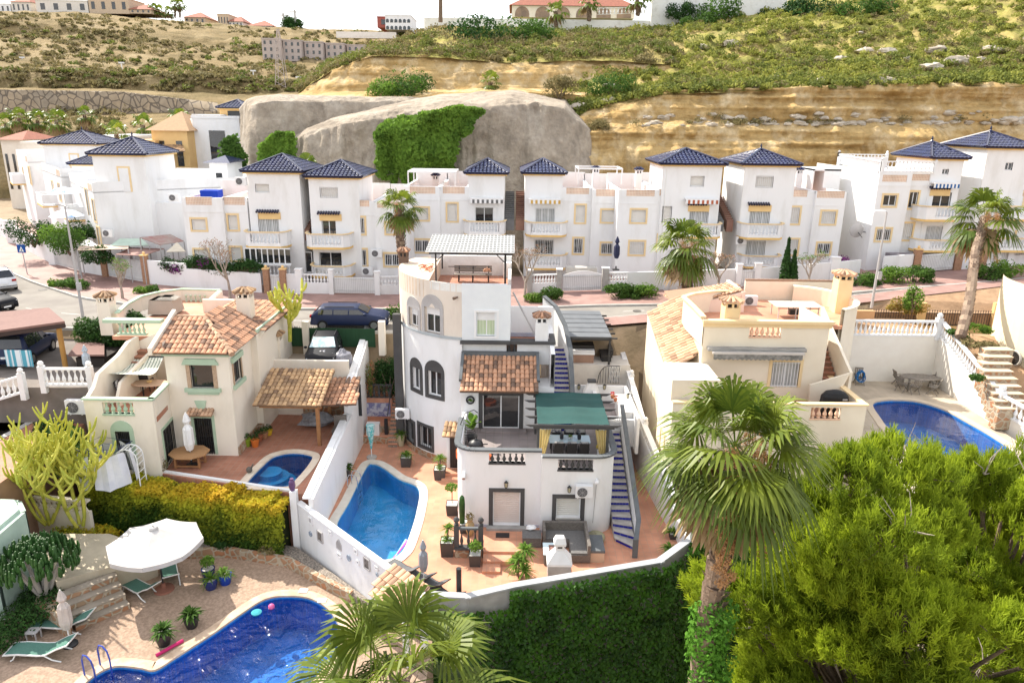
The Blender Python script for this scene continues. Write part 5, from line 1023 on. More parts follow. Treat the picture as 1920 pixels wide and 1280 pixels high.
def frus(b,x,y,w0,d0,z0,w1,d1,z1):b.add([(x+a*w0,y+c*d0,z0)for a,c in((-1,-1),(1,-1),(1,1),(-1,1))]+[(x+a*w1,y+c*d1,z1)for a,c in((-1,-1),(1,-1),(1,1),(-1,1))],BFB)
b=B();frus(b,x,y+.35,.55,.42,.75,.55,.42,.85);frus(b,x,y+.35,.55,.42,.85,.2,.18,1.35);b.build('hood',W_,t);b=B();b.box(x-.18,x+.18,y+.19,y+.51,1.35,1.62);frus(b,x,y+.35,.27,.25,1.74,.17,.15,1.98);frus(b,x,y+.35,.25,.23,1.62,.27,.25,1.74);b.build('chimney',W_,t);b=B();b.box(x-.1,x+.1,y+.175,y+.19,1.5,1.6);b.build('smoke_opening',BLACK,t)
p=G(861,1122,.0);p=(-2.0,25.75,0);b=B();p=F(861,1110,25.7);b.tube([(p[0],25.6,0),(p[0],25.6,F(861,1065,25.6)[2])],.11,14);tag(b.build('black_pillar',BLACK),'plain black cylindrical pillar at the front edge of the pool terrace','pillar')
def ladder(px,py,z,label,hd=(1,-.35),sc=1.0,m=None):
 x,y,z=G(px,py,z);t=T('pool_ladder',label,'pool ladder',(x,y,z));CH=mat('chrome',(.7,.72,.74),(.6,.62,.64),rough=.15,metal=1);h=np.array((hd[0],hd[1],0))/math.hypot(*hd);s=np.array((-h[1],h[0],0));o=np.array((x,y,z))
 for k in(-.25,.25):b=B();b.tube([tuple(o+s*k*sc+h*a*sc+np.array((0,0,c*sc)))for a,c in((-.25,0),(-.25,.6),(-.15,.8),(0.05,.85),(.25,.75),(.33,.5),(.33,-1.1))],.025*sc,6);b.build('rail',m or CH,t)
 for c in(-.3,-.6,-.9):b=B();b.bar(tuple(o+s*-.25*sc+h*.33*sc+np.array((0,0,c*sc))),tuple(o+s*.25*sc+h*.33*sc+np.array((0,0,c*sc))),.06,.03);b.build('rung',m or CH,t)
ladder(664,912,0,'chrome pool ladder on the left edge of the central light blue pool',(.9,-.2))
for k,(c_,lb)in enumerate((((.75,.12,.45),'pink'),((.4,.3,.75),'lilac'),((.3,.6,.8),'pale blue'))):
 p,q=G(735+k*3,1050-k*3,-.08),G(765-k*2,1013-k*1,-.08);b=B();b.tube([p,q],.045,8);tag(b.build('pool_noodle',mat(lb+'_foam',c_)),lb+' pool noodle floating at the front corner of the central pool','pool noodle')
def folded_parasol(x,y,z,h,m,label,base=None,low=.35,w=.17):
 t=T('folded_parasol',label,'parasol',(x,y,z));b=B();b.tube([(x,y,z),(x,y,z+h)],.025,6);b.build('pole',WPAINT,t);b=B();n=14;prof=[(w*.6,h*low),(w,h*(low+.12)),(w*.95,h*.7),(w*.35,h*.78),(w*.75,h*.84),(w*.45,h*.93),(.02,h)]
 vs=[(x+r*(1+.22*(j%2))*cos(2*pi*j/n),y+r*(1+.22*(j%2))*sin(2*pi*j/n),z+zz)for r,zz in prof for j in range(n)];b.add(vs,[[i*n+j,i*n+(j+1)%n,(i+1)*n+(j+1)%n,(i+1)*n+j]for i in range(len(prof)-1)for j in range(n)]);b.build('canopy',m,t)
 b=B();b.lathe([(.28,0),(.28,.06),(.06,.1),(.05,.3)],(x,y,z),14);b.build('base',base or BLACK,t);return t
x,y,z=G(795,1100,0);folded_parasol(x,y,0,2.3,mat('grey_canvas',(.3,.32,.36),(.25,.27,.3)),'folded grey parasol among the dark loungers at the front of the pool terrace')
def lounger(label,px,py,z,rz,frame,fab,group,L_=1.95,W=.66,head=.62,arms=True,loc=None):
 t=T('sun_lounger',label,'sun lounger',loc or G(px,py,z),group);x,y,z=t.location;c_,s_=cos(rz),sin(rz);R=lambda a,b_,h:(x+c_*a-s_*b_,y+s_*a+c_*b_,z+h)
 hw=W/2
 def strip(b,prof,w0,w1,th=.03):
  for(a0,h0),(a1,h1)in zip(prof,prof[1:]):b.add([R(a0,w0,h0),R(a0,w1,h0),R(a1,w1,h1),R(a1,w0,h1),R(a0,w0,h0-th),R(a0,w1,h0-th),R(a1,w1,h1-th),R(a1,w0,h1-th)],BFB[:0]+[[0,1,2,3],[7,6,5,4],[0,4,5,1],[1,5,6,2],[2,6,7,3],[3,7,4,0]])
 bed=[(L_*.5,.3),(L_*.3,.34),(0,.3),(-L_*.12,.32)];back=[(-L_*.12,.32),(-L_*.32,.32+head*.45),(-L_*.48,.32+head*.72)]
 b=B();strip(b,bed,-hw*.88,hw*.88);b.build('seat',fab,t);b=B();strip(b,back,-hw*.88,hw*.88);b.build('backrest',fab,t)
 b=B()
 for k in(-1,1):strip(b,bed+back[1:],min(k*hw*.88,k*hw),max(k*hw*.88,k*hw),.05)
 strip(b,[(L_*.5,.3),(L_*.53,.28)],-hw,hw,.05);strip(b,[back[-1],(back[-1][0]-.06,back[-1][1]+.04)],-hw,hw,.05);b.build('frame',frame,t)
 for a0,a1 in((L_*.33,L_*.42),(-L_*.1,-L_*.36)):
  for k in(-1,1):b=B();b.tube([R(a0,k*hw*.94,.3),R((a0+a1)/2,k*hw*.96,.1),R(a1,k*hw*.94,0.02)],.028,6);b.build('leg',frame,t)
 return t
GRF=mat('dark_sling',(.14,.145,.15),(.12,.122,.125))
for i,(px,py)in enumerate(((757,1078),(783,1092),(808,1104),(835,1128))):lounger('dark grey sling lounger, '+['farthest','second farthest','third','nearest'][i]+' of the row behind the tiled gate roof',px,py,0,radians(140),BLACK,GRF,'dark loungers in a row',1.8,.6)
RBW=[(7.15,47.5,5.6),(7.35,42.0,4.4),(7.5,37.5,3.2),(7.9,33.0,2.3),(8.4,29.4,1.5)]
t=T('boundary_wall','white boundary wall with a lattice band and ball finials on the right of the tiled steps','wall',(7.6,38,0));b=B();c=B();st=B();fin=[]
for p,q in zip(RBW,RBW[1:]):
 mf=line(q,p);Ld=math.dist(p[:2],q[:2]);mfp=mf
 for(z0a,z0b,z1a,z1b,d0,d1,bb)in((-2,-2,q[2]-.62,p[2]-.62,0,.2,b),(q[2]-.1,p[2]-.1,q[2],p[2],-.05,.25,b)):
  bb.add([mf(0,z0a,d0),mf(Ld,z0b,d0),mf(Ld,z1b,d0),mf(0,z1a,d0),mf(0,z0a,d1),mf(Ld,z0b,d1),mf(Ld,z1b,d1),mf(0,z1a,d1)],[[0,1,2,3],[5,4,7,6],[3,2,6,7],[0,3,7,4],[1,5,6,2],[0,4,5,1]])
 k=int(Ld/.28)
 for i in range(k):
  s0_,s1_=Ld*i/k,Ld*(i+1)/k;za_=q[2]+(p[2]-q[2])*i/k;zb_=q[2]+(p[2]-q[2])*(i+1)/k
  c.bar(mf(s0_,za_-.62,.1),mf(s1_,zb_-.1,.1),.06,.1);c.bar(mf(s1_,zb_-.62,.1),mf(s0_,za_-.1,.1),.06,.1)
 st.add([mf(0,0,-.08),mf(Ld,0,-.08),mf(Ld,.5,-.08),mf(0,.5,-.08),mf(Ld,.52,0),mf(0,.52,0)],[[0,1,2,3],[3,2,4,5]])
b.build('wall',W_,t);c.build('lattice',W_,t)
for p in RBW[1:]:f=B();f.box(p[0]-.13,p[0]+.13,p[1]-.13,p[1]+.13,p[2]-.7,p[2]+.08);f.ball((p[0],p[1],p[2]+.2),.13,8);f.build('pillar',W_,t)
for v in st.v:pass
b=B()
for p,q in zip(RBW[1:],RBW[2:]):b.bar((p[0]-.13,p[1],.25),(q[0]-.13,q[1],.25),.12,.55)
b.build('stone_skirt',STONEW,t)
planter(1262,1008,.4,.3,'spiky green plant in a pot at the foot of the boundary wall','spiky',seed=33);planter(1255,1040,.4,.3,'bushy green plant at the very front corner of the terrace','spiky',seed=34)
# left neighbour: cream villa with mint trim
ZP=2.2;YR1=34.7;YLB=32.5
LHt=T('cream_villa','cream villa with mint green trim and clay tile roofs left of the round tower','house',(-16,36,ZP))
def X(px,py,Y):return F(px,py,Y)[0]
def Z(px,py,Y):return F(px,py,Y)[2]
DRZ=Z(610,676,40.3)-.75
lp=poolshape([G(*q,ZP)for q in((600,858),(583,846),(545,843),(505,852),(478,873),(452,900),(437,921))]+[(-12.8,31.15),(-10.6,31.05),(-10.1,32.2)],6)
lpi=offset(lp,-.38);pool('small rounded blue mosaic pool with semicircular steps on the cream villa patio',lpi,ZP,.38,MOS2,WATL:=watermat('clear_pool_water',(.7,.88,.95),1.5,.4),COPING,1.3)
pe=[(-22.4,44),(-22.4,33.9),(-10.3,30.75),(-9.53,30.75),(-9.53,44)]
b=B();holed(b,pe,lp,ZP);n=len(pe);b.add([(p[0],p[1],ZP)for p in pe]+[(p[0],p[1],-8)for p in pe],[[i,(i+1)%n,n+(i+1)%n,n+i]for i in range(n)]);struct(b.build('patio',TERR2))
b=B();
for k,r_ in enumerate((1.25,.95,.6)):
 c=G(505,872,ZP);b.lathe([(r_,-1.3),(r_,-.95+k*.3),(.02,-.95+k*.3)],(c[0],c[1],ZP),24)
b.build('pool_steps',MOS1,None);tag(bpy.data.objects['pool_steps'],'round underwater steps in the far corner of the small patio pool','pool steps')
x0=X(155,745,YLB);x1=X(285,750,YLB);zr1=Z(220,750,YLB);xa_=X(325,800,YR1);xb_=X(446,840,YR1);ze=Z(380,660,YR1)-.1
y2=G(468,808,ZP)[1];x2=X(497,808,y2)
b=B()
pA,pB,pC=(x0,YLB),(x1,YLB),(xa_,YR1)
mf0=line(pA,pB);mf1=line(pB,pC);L0_=x1-x0;L1_=math.dist(pB,pC)
ob=(X(193,770,YLB)-x0,X(251,770,YLB)-x0,Z(220,775,YLB),zr1-.12)
dw=(X(219,830,YLB)-x0,X(246,830,YLB)-x0,ZP+.25,Z(230,808,YLB))
wallp(b,mf0,0,L0_,ZP-2,zr1,[ob,dw]);
d2=VPL(307,830,pB,pC);d3=VPL(330,830,pB,pC);d2s,d3s=math.dist(pB,d2[:2]),math.dist(pB,d3[:2]);d2z=VPL(322,787,pB,pC)[2]
wallp(b,mf1,0,L1_,ZP,zr1,[(d2s,d3s,ZP+.05,d2z)])
wallp(b,side(x0,1),YLB,39.5,ZP,zr1)
dd=(X(369,830,YR1),X(402,830,YR1),ZP+.1,Z(385,783,YR1));w1=(X(357,700,YR1),X(399,700,YR1),Z(378,727,YR1),Z(378,683,YR1))
wallp(b,flat(YR1),xa_,xb_,ZP,ze,[dd,w1],.25)
w2=(VPL(438,700,(xb_,30),(xb_,40))[1],VPL(453,700,(xb_,30),(xb_,40))[1],Z(440,716,YR1+.8),Z(440,675,YR1+.8))
wallp(b,side(xb_,-1),YR1,y2,ZP,ze,[w2],.25);wallp(b,flat(y2),xb_,x2,ZP,ze+.1);wallp(b,side(x2,-1),y2,44.5,ZP,ze+.2)
wallp(b,side(xa_,1),YR1,38,zr1-1,ze+.6)
b.build('wall',CREAM,LHt)
b=B();b.prism([(pA[0]+.05,pA[1]+.24),(pB[0],pB[1]+.24),(pC[0]-.02,pC[1]+.1),(xa_-.02,38.9),(x0+.05,38.9)],zr1-1.2,zr1-.95);b.build('balcony_floor',TERR2,LHt)
b=B()
for mf,a,c in((mf0,-.05,L0_+.05),(mf1,0,L1_)):sbox(b,mf,a,c,zr1,zr1+.09,-.08,.22)
b.build('balcony_rail',MINT,LHt)
b=B();sbox(b,mf0,ob[0]-.03,ob[1]+.03,ob[2]-.1,ob[2],-.05,.2);O=b.build('balustrade',MINT,LHt);balusters(O,(x0+ob[0],YLB+.1,ob[2]),(x0+ob[1],YLB+.1,ob[2]),ob[3]-ob[2],MINT,(ob[1]-ob[0])/5,1.6)
b=B();wallp(b,mf0,0,L0_,zr1-.95,zr1,[ob],0);b.v=[(v[0],v[1]+.22,v[2])for v in b.v];b.build('parapet_back',CREAM,LHt)
def dark_opening(parent,mf,h,trim,tw_,arch=False,nb=True,bars=8):return window(parent,mf,h[0],h[1],h[2],h[3],trim,tw_,'glass',1,bars,dep=.15,arch=arch,notrimbot=nb,barm=BLACK,fr=BLACK)
dark_opening(LHt,mf0,dw,MINT,.2,True);dark_opening(LHt,mf1,(d2s,d3s,ZP+.05,d2z),MINT,.14);dark_opening(LHt,flat(YR1),dd,MINT,.14)
W=window(LHt,flat(YR1),*w1,mat('brick_reveal',(.5,.36,.25),(.38,.27,.18),sc=8),.2,'glass',0,fr=BLACK,notrimbot=True)
b=B();sbox(b,flat(YR1),w1[0]-.35,w1[1]+.35,w1[2]-.2,w1[2],-.14,.02);sbox(b,flat(YR1),w1[0]-.22,w1[1]+.22,w1[2]-.34,w1[2]-.2,-.08,.02);b.build('sill',MINT,W)
b=B();a,c,e=w1[0]-.28,w1[1]+.28,w1[3];b.slab([(a-.08,YR1-.12,e),(c+.08,YR1-.12,e),(c-.08,YR1-.12,e+.3),(a+.08,YR1-.12,e+.3)],(0,.12,0));b.build('lintel',MINT,W)
W=window(LHt,side(xb_,-1),*w2,MATS['brick_reveal'],.14,'glass',0,fr=BLACK,notrimbot=True);mfs=side(xb_,-1)
b=B();sbox(b,mfs,w2[0]-.25,w2[1]+.25,w2[2]-.22,w2[2],-.14,.02);b.build('sill',MINT,W);b=B();sbox(b,mfs,w2[0]-.22,w2[1]+.22,w2[3],w2[3]+.28,-.12,.02);b.build('lintel',MINT,W)
tiles('door_canopy',[(dd[0]-.2,YR1-.45,dd[3]+.28),(dd[1]+.2,YR1-.45,dd[3]+.28),(dd[1]+.2,YR1,dd[3]+.5),(dd[0]-.2,YR1,dd[3]+.5)],BARREL3,LHt,tw=.2,tl=.3)
b=B();c=(dd[0]+dd[1])/2;b.slab([(c-.18,YR1-.06,dd[3]+.5),(c+.18,YR1-.06,dd[3]+.5),(c+.3,YR1-.06,dd[3]+.95),(c-.3,YR1-.06,dd[3]+.95)],(0,.06,0));b.build('keystone',MINT,LHt)
b=B();b.bar((xa_-.1,YR1-.03,ze),(xb_+.03,YR1-.03,ze),.1,.22);b.bar((xb_+.03,YR1,ze),(xb_+.03,y2,ze),.1,.22);b.bar((x2+.03,y2,ze+.3),(x2+.03,44.5,ze+.3),.1,.2);b.build('eaves_band',MINT,LHt)
b=B();b.box(xb_+.01,xb_+.06,YR1,y2-.05,ZP,ZP+.5);b.box(xb_,x2,y2-.06,y2-.01,ZP,ZP+.5);b.build('stone_plinth',STONEW,LHt)
er=[(xa_-.35,YR1-.35,ze+.12),(xb_+.35,YR1-.35,ze+.12)];ty_=YR1+2.3;tz=Z(357,594,ty_)
tl_=(X(330,593,ty_),ty_,tz);tr_=(X(384,592,ty_),ty_,tz)
tiles('front_roof',[er[0],er[1],tr_,tl_],BARREL,LHt,tw=.27,tl=.36,amp=.085)
er2=(xb_+.35,y2+1.5,ze+.12)
tiles('side_roof',[er[1],er2,(tr_[0]+.3,y2+1.5,tz+.02),tr_],BARREL,LHt,tw=.27,tl=.36,amp=.085,seed=2)
b=B();ridge(b,er[1],tr_,.13);ridge(b,(tl_[0],tl_[1],tl_[2]),tr_,.12);b.build('ridge_tiles',BARREL3,LHt)
b=B();b.slab([(er[0][0]-.05,er[0][1],er[0][2]-.1),(er[0][0]-.05,er[0][1],er[0][2]+.25),(tl_[0]-.05,tl_[1]+.2,tl_[2]+.35),(tl_[0]-.05,tl_[1]+.2,tl_[2]-.3)],(-.2,0,0));b.build('gable_parapet',CREAM,LHt)
yk_=44.3;e2z=Z(538,578,yk_);r2z=e2z+1.5;xr_=X(452,556,yk_)
rz_=min(ze+1.6,Z(452,560,yk_));ea=(x2+.35,y2+.4,ze+.2);eb=(x2+.35,yk_,ze+.2)
tiles('rear_roof',[ea,eb,(xr_,yk_,rz_),(xr_-.2,y2+1.2,rz_)],BARREL,LHt,tw=.27,tl=.36,amp=.085,seed=3)
b=B();b.slab([ea,(xr_-.2,y2+1.2,rz_),(xr_-.2,y2+1.2,ze-.2),(ea[0]-.3,ea[1],ze-.2)],(0,.15,0));b.build('rear_gable',CREAM,LHt)
b=B();ridge(b,(xr_-.2,y2+.6,rz_+.05),(xr_,yk_,rz_+.05),.13);b.build('ridge_tiles_rear',BARREL3,LHt)
yc=40.4;xc=X(463,600,yc);chimney(LHt,xc,yc,Z(465,608,yc)-.3,Z(458,545,yc),.78,CREAM,BARREL2)
yc=41.5;chimney(LHt,X(517,640,yc),yc,ZP+2,Z(517,625,yc),.7,CREAM,BARREL2)
YU=38.0;ux0=X(207,620,YU);ux1=X(303,610,YU);uz1=Z(250,604,YU);uzf=Z(250,628,YU)-.1
uo=(X(219,615,YU),X(272,615,YU),Z(245,625,YU),uz1-.1)
b=B();wallp(b,flat(YU),ux0,ux1,zr1-1.5,uz1,[uo]);wallp(b,side(ux0,1),YU,46.5,ZP,uz1);b.box(ux1-.2,ux1,YU+.2,YU+.6,uzf,uz1)
yv=43.0;b=B();xv,xw=X(288,590,yv),X(337,585,yv);frus(b,(xv+xw)/2,yv,(xw-xv)/2,.7,uzf+.1,(xw-xv)/2-.12,.6,uzf+.95);frus(b,(xv+xw)/2+.2,yv,.6,.45,uzf+.95,.3,.3,uzf+1.1);tag(b.build('covered_table',mat('grey_cover',(.28,.28,.29),(.16,.16,.17),sc=5)),'table under a grey cloth cover on the cream villa roof terrace','covered table')
b.slab([(X(305,640,YU-.05),YU-.03,zr1-1),(xa_+.1,YU-.03,zr1-1),(xa_+.1,YU-.03,ze+1.0),(X(235,655,YU),YU-.03,zr1+.9),(X(225,700,YU),YU-.03,zr1-1)],(0,.02,0))
b.build('upper_wall',CREAM,LHt)
b=B();b.prism([(ux0+.02,YU+.05),(xa_+2.5,YU+.05),(xa_+2.5,46.3),(ux0+.02,46.3)],uzf-.2,uzf);b.build('roof_terrace_floor',TERR,LHt)
b=B();b.bar((ux0-.25,YU+.05,uz1+.08),(ux1+.05,YU+.05,uz1+.08),.5,.18);b.build('parapet_cap',MINT,LHt)
b=B();sbox(b,flat(YU),uo[0]-.03,uo[1]+.03,uo[2]-.1,uo[2],-.05,.2);O=b.build('upper_balustrade',MINT,LHt);balusters(O,(uo[0],YU+.1,uo[2]),(uo[1],YU+.1,uo[2]),uo[3]-uo[2],MINT,(uo[1]-uo[0])/6,1.5)
cur=[(218,588,39.3),(235,572,42.2),(262,557,44.6),(295,549,45.8),(340,543,46.3),(412,545,46.3)];cp=[F(a,c,y)for a,c,y in cur]
b=B();c=B()
for p,q in zip(cp,cp[1:]):b.slab([(p[0],p[1],uzf-.3),(q[0],q[1],uzf-.3),q,p],(.02,.18,0));c.bar((p[0],p[1]+.09,p[2]+.03),(q[0],q[1]+.09,q[2]+.03),.26,.08)
p=cp[-1];q=(p[0]+.3,43.5,p[2]-.1);b.slab([(p[0],p[1],uzf),(q[0],q[1],uzf),q,p],(.18,0,0));c.bar(p,q,.26,.08)
b.box(X(380,560,43.4),X(448,560,43.4),43.3,43.5,uzf,Z(410,561,43.4));b.build('terrace_parapet',CREAM,LHt);c.build('terrace_coping',MINT,LHt)
b=B();b.bar((X(348,570,46.2),46.1,Z(360,573,46.2)),(X(392,570,46.2),46.1,Z(360,573,46.2)),.2,.1);O=b.build('rear_balustrade',MINT,LHt);balusters(O,(X(348,570,46.2),46.05,Z(360,573,46.2)),(X(392,570,46.2),46.05,Z(360,573,46.2)),.75,MINT,.3,1.4)
yc=40.2;chimney(LHt,X(200,575,yc),yc,uzf-.5,Z(203,553,yc),.72,CREAM,BARREL2)
sw=[(150,748,YLB+.05),(152,725,YLB+.8),(165,700,33.8),(180,685,34.6),(192,665,35.8),(200,640,36.9),(205,630,37.9)];sp=[F(a,c_,y)for a,c_,y in sw]
b=B()
for p,q in zip(sp,sp[1:]):b.slab([(x0,p[1],zr1-1.4),(x0,q[1],zr1-1.4),(x0,q[1],q[2]),(x0,p[1],p[2])],(.2,0,0))
b.build('sweeping_wall',CREAM,LHt)
xs_a=X(194,745,34.6);flight(LHt,xs_a,xs_a+.95,34.6,zr1-.95,37.9,zr1+.85,9,TERR2,mat('brown_riser',(.3,.16,.1)),name='roof_stairs')
xq=xs_a+1.0;b=B();b.slab([(xq,33.9,zr1-.95),(xq,37.9,zr1-.95),(xq,37.9,zr1+.8),(xq,35.6,zr1+.45),(xq,34.4,zr1+.2),(xq,33.95,zr1-.4)],(.15,0,0));b.build('stair_wall',CREAM,LHt)
t=T('striped_awning','green and white striped awning over the cream villa balcony','awning',(x0+3,36,zr1+1));aw=[F(200,700,34.6),F(281,703,34.6),F(306,669,37.4),F(234,669,37.4)];SW_=mat('awning_white',(.72,.74,.66),(.66,.68,.6));SG=mat('awning_green',(.10,.17,.12),(.08,.14,.1));b=B();n=26
for i in range(n*2):
 b.mi=1 if i%2 and i%4==1 else 0;u0_,u1_=i/(2*n),(i+1)/(2*n);L_=lambda u,v:tuple((np.array(aw[0])*(1-u)+np.array(aw[1])*u)*(1-v)+(np.array(aw[3])*(1-u)+np.array(aw[2])*u)*v+np.array((0,0,-.25*sin(pi*v))))
 for k in range(5):b.add([L_(u0_,k/5),L_(u1_,k/5),L_(u1_,(k+1)/5),L_(u0_,(k+1)/5)],[[0,1,2,3]])
b.build('canopy',[SW_,SG],t);b=B();b.mi=0;b.tube([aw[3],aw[2]],.06,6);b.build('roller',BLACK,t)
bz=zr1-.95;xt,yt=X(277,720,35.3),35.5
t=T('balcony_table','oval table with a fruit bowl on the cream villa balcony under the awning','table',(xt,yt,bz));b=B();b.prism([(xt+1.0*cos(i*pi/10),yt+.5*sin(i*pi/10))for i in range(20)],bz+.7,bz+.75);b.build('tabletop',mat('tan_tabletop',(.6,.42,.3)),t)
for k in(-.4,.4):b=B();b.tube([(xt+k,yt,bz),(xt+k,yt,bz+.7)],.04,6);b.build('leg',BLACK,t)
b=B();b.lathe([(.05,.75),(.15,.83),(.1,.85)],(xt,yt,bz),10);tag(b.build('fruit_bowl',ORTR),'small bowl of orange fruit on the oval balcony table','bowl')
ch2=[(xt-1.2,yt-.45,pi*.6,'left'),(xt-.6,yt+.85,pi,'middle'),(xt+.9,yt+.75,-pi*.8,'right')]
for x,y,a,lb in ch2:tree_copy(ch,(x,y,bz),a+pi,None,'dark balcony chair with pale cushion, '+lb+' one at the oval table of the cream villa')['group']='balcony chairs of the cream villa'
t=T('tiled_porch','open porch with a weathered clay tile roof on wooden posts beside the small patio pool','porch',(-12,37,ZP));q=[F(473,760,35.9),F(600,762,35.9),F(628,694,39.2),F(510,690,39.2)]
tiles('roof',q,BARREL2,t,tw=.26,tl=.36,amp=.09,seed=5);q3=[F(605,760,37.0),F(668,758,37.0),F(676,708,40),F(624,708,40)];tiles('side_roof',q3,BARREL,t,tw=.27,tl=.4,amp=.09,seed=6)
for p in(q[1],(q[2][0]-.2,q[2][1]-.3,q[2][2])):b=B();b.box(p[0]-.3,p[0]-.12,p[1]+.1,p[1]+.28,ZP,p[2]-.05);b.build('post',WOOD,t)
b=B();b.bar((q[0][0]+.3,q[0][1]+.2,q[0][2]-.1),(q[1][0],q[1][1]+.2,q[1][2]-.1),.14,.16);b.build('beam',WOOD,t);b=B();b.bar((q[1][0]-.1,q[1][1],q[1][2]-.08),(q[2][0]-.1,q[2][1],q[2][2]-.08),.12,.16);b.build('rafter',WOOD,t)
b=B();yw=40.3;b.box(x2,-9.55,yw,yw+.2,ZP,DRZ-.62);b.build('back_wall',CREAM,t);b=B();b.box(x2+1.5,-9.8,yw-.04,yw,ZP,ZP+.7);b.build('stone_skirt',STONEW,t);b=B();b.box(x2+4.0,x2+5.0,yw-.05,yw-.01,ZP,ZP+2);b.build('door',BLACK,t)
x,y=X(590,790,38.4),38.6;b=B();rock(b,(x,y,ZP+.45),.75,9);tag(b.build('covered_furniture',mat('grey_cover',(.28,.28,.29),(.16,.16,.17),sc=5)),'garden furniture under a mottled grey cover at the back of the tiled porch','covered furniture')
x,y=X(636,800,37.4),37.4;t=T('dark_armchair','dark armchair standing against the dividing wall beside the porch','chair',(x,y,ZP));b=B();b.box(x-.35,x+.35,y-.35,y+.35,ZP+.3,ZP+.45);b.build('seat',RAT,t);b=B();b.box(x-.35,x+.35,y+.3,y+.4,ZP+.45,ZP+1.1);b.build('backrest',RAT,t)
for a in(-.3,.3):
 for c in(-.3,.3):b=B();b.box(x+a-.03,x+a+.03,y+c-.03,y+c+.03,ZP,ZP+.3);b.build('leg',BLACK,t)
for i,(px,py,c_,lb,hh)in enumerate(((464,836,(.25,.35,.03),'lime green pot with a small plant at the corner of the cream villa',.45),(479,837,(.65,.17,.03),'orange pot with a small plant beside the lime green pot',.42),(486,826,(.35,.12,.06),'brown red pot with a plant behind the orange pot',.35),(496,821,(.4,.2,.1),'rust coloured pot between the red and yellow pots',.35),(504,815,(.7,.45,.03),'small yellow pot at the porch entrance',.3))):
 x,y,z=G(px,py,ZP);t=T('flower_pot',lb,'potted plant',(x,y,z),'coloured pots by the cream villa');b=B();b.lathe([(.15,0),(.24,hh),(.2,hh)],(x,y,z),12);b.build('pot',mat('pot_%s'%lb.split()[0],c_),t);V_,A=cloud([(x,y,z+hh+.12)],[(.24,.24,.2)],90,.1);npmesh('plant',V_,4,DGREEN,t,A)
x,y,z=G(358,872,ZP);t=T('octagonal_table','octagonal teak table with a folded white parasol on the cream villa patio','table',(x,y,z));b=B();b.prism([(x+1.0*cos(i*pi/4+pi/8),y+.85*sin(i*pi/4+pi/8))for i in range(8)],z+.7,z+.76);b.build('tabletop',mat('teak_top',(.45,.25,.12),(.36,.2,.09),sc=3,stretch=(1,8,1)),t)
for a in(-.6,.6):
 for c in(-.35,.35):b=B();b.box(x+a-.05,x+a+.05,y+c-.05,y+c+.05,z,z+.7);b.build('leg',WOOD,t)
for c in(-.35,.35):b=B();b.bar((x-.6,y+c,z+.12),(x+.6,y+c,z+.12),.06,.08);b.build('rail',WOOD,t)
folded_parasol(x+.05,y,z+.0,2.9,WPAINT,'folded white parasol standing through the octagonal teak table',w=.22,low=.3)
x,y,z=G(205,905,ZP);t=T('laundry_airer','rotary airer hung all round with white sheets between the cactus and the cream villa','airer',(x,y,z));b=B();n=28
vs=[]
for zz,rr_ in((.15,1.35),(.8,1.3),(1.5,1.2),(1.75,1.15)):vs+=[(x+rr_*(1+.06*sin(j*2.3))*cos(2*pi*j/n),y+rr_*.8*(1+.06*sin(j*3.1))*sin(2*pi*j/n),z+zz+.08*sin(j*1.3))for j in range(n)]
b.add(vs,[[i*n+j,i*n+(j+1)%n,(i+1)*n+(j+1)%n,(i+1)*n+j]for i in range(3)for j in range(n)if j%7!=6]);b.build('sheets',mat('white_sheets',(.75,.76,.8),(.62,.64,.72),sc=2),t)
b=B();
for k in range(4):b.bar((x,y,z+1.3),(x+1.3*cos(k*pi/2+.5),y+1.05*sin(k*pi/2+.5),z+2.0),.03)
b.tube([(x,y,z),(x,y,z+1.4)],.03,6)
for q_ in(.4,.7,1.0):b.tube([(x+1.3*q_*cos(k*pi/2+.5),y+1.05*q_*sin(k*pi/2+.5),z+1.3+.7*q_)for k in range(5)],.01,4)
b.build('frame',mat('navy_metal',(.05,.06,.12)),t)
x,y,z=G(250,905,ZP);t=T('arch_trellis','white metal arch trellis beside the laundry behind the hedge','trellis',(x,y,z))
for k in(-.3,.3):b=B();b.tube([(x-.5,y+k,z)]+[(x+.5*cos(pi-a*pi/8),y+k,z+1.4+.5*sin(a*pi/8))for a in range(9)]+[(x+.5,y+k,z)],.03,6);b.build('hoop',WPAINT,t)
b=B();
for a in range(9):b.bar((x+.5*cos(pi-a*pi/8),y-.3,z+1.4+.5*sin(a*pi/8)),(x+.5*cos(pi-a*pi/8),y+.3,z+1.4+.5*sin(a*pi/8)),.025)
for a in(.3,.7,1.1):b.bar((x-.5,y-.3,z+a),(x-.5,y+.3,z+a),.025);b.bar((x+.5,y-.3,z+a),(x+.5,y+.3,z+a),.025)
b.build('rungs',WPAINT,t)
x,y,z=G(283,880,ZP);bush('dried_shrub','reddish brown dried shrub between the arch trellis and the cream villa wall','shrub',(x,y,ZP),(.8,.6,.5),700,.12,mat('brown_leaves',(.3,.2,.13),(.12,.1,.06),attr=.8,lo=.1,hi=.9,transl=.2));x,y,z=G(303,882,ZP);bush('round_shrub','small rounded olive green shrub at the patio edge by the teak table','shrub',(x,y,ZP),(.4,.4,.6),500,.1,OLIVE)
x,y,z=G(468,887,ZP);b=B();b.ball((x,y,z+.2),.16,8);b.tube([(x+.1,y,z+.25),(x+.2,y,z+.5),(x+.28,y,z+.48)],[.05,.035,.02],6);tag(b.build('goose_ornament',mat('bronze',(.15,.13,.11))),'small dark bird ornament on the pale coping of the patio pool','ornament')
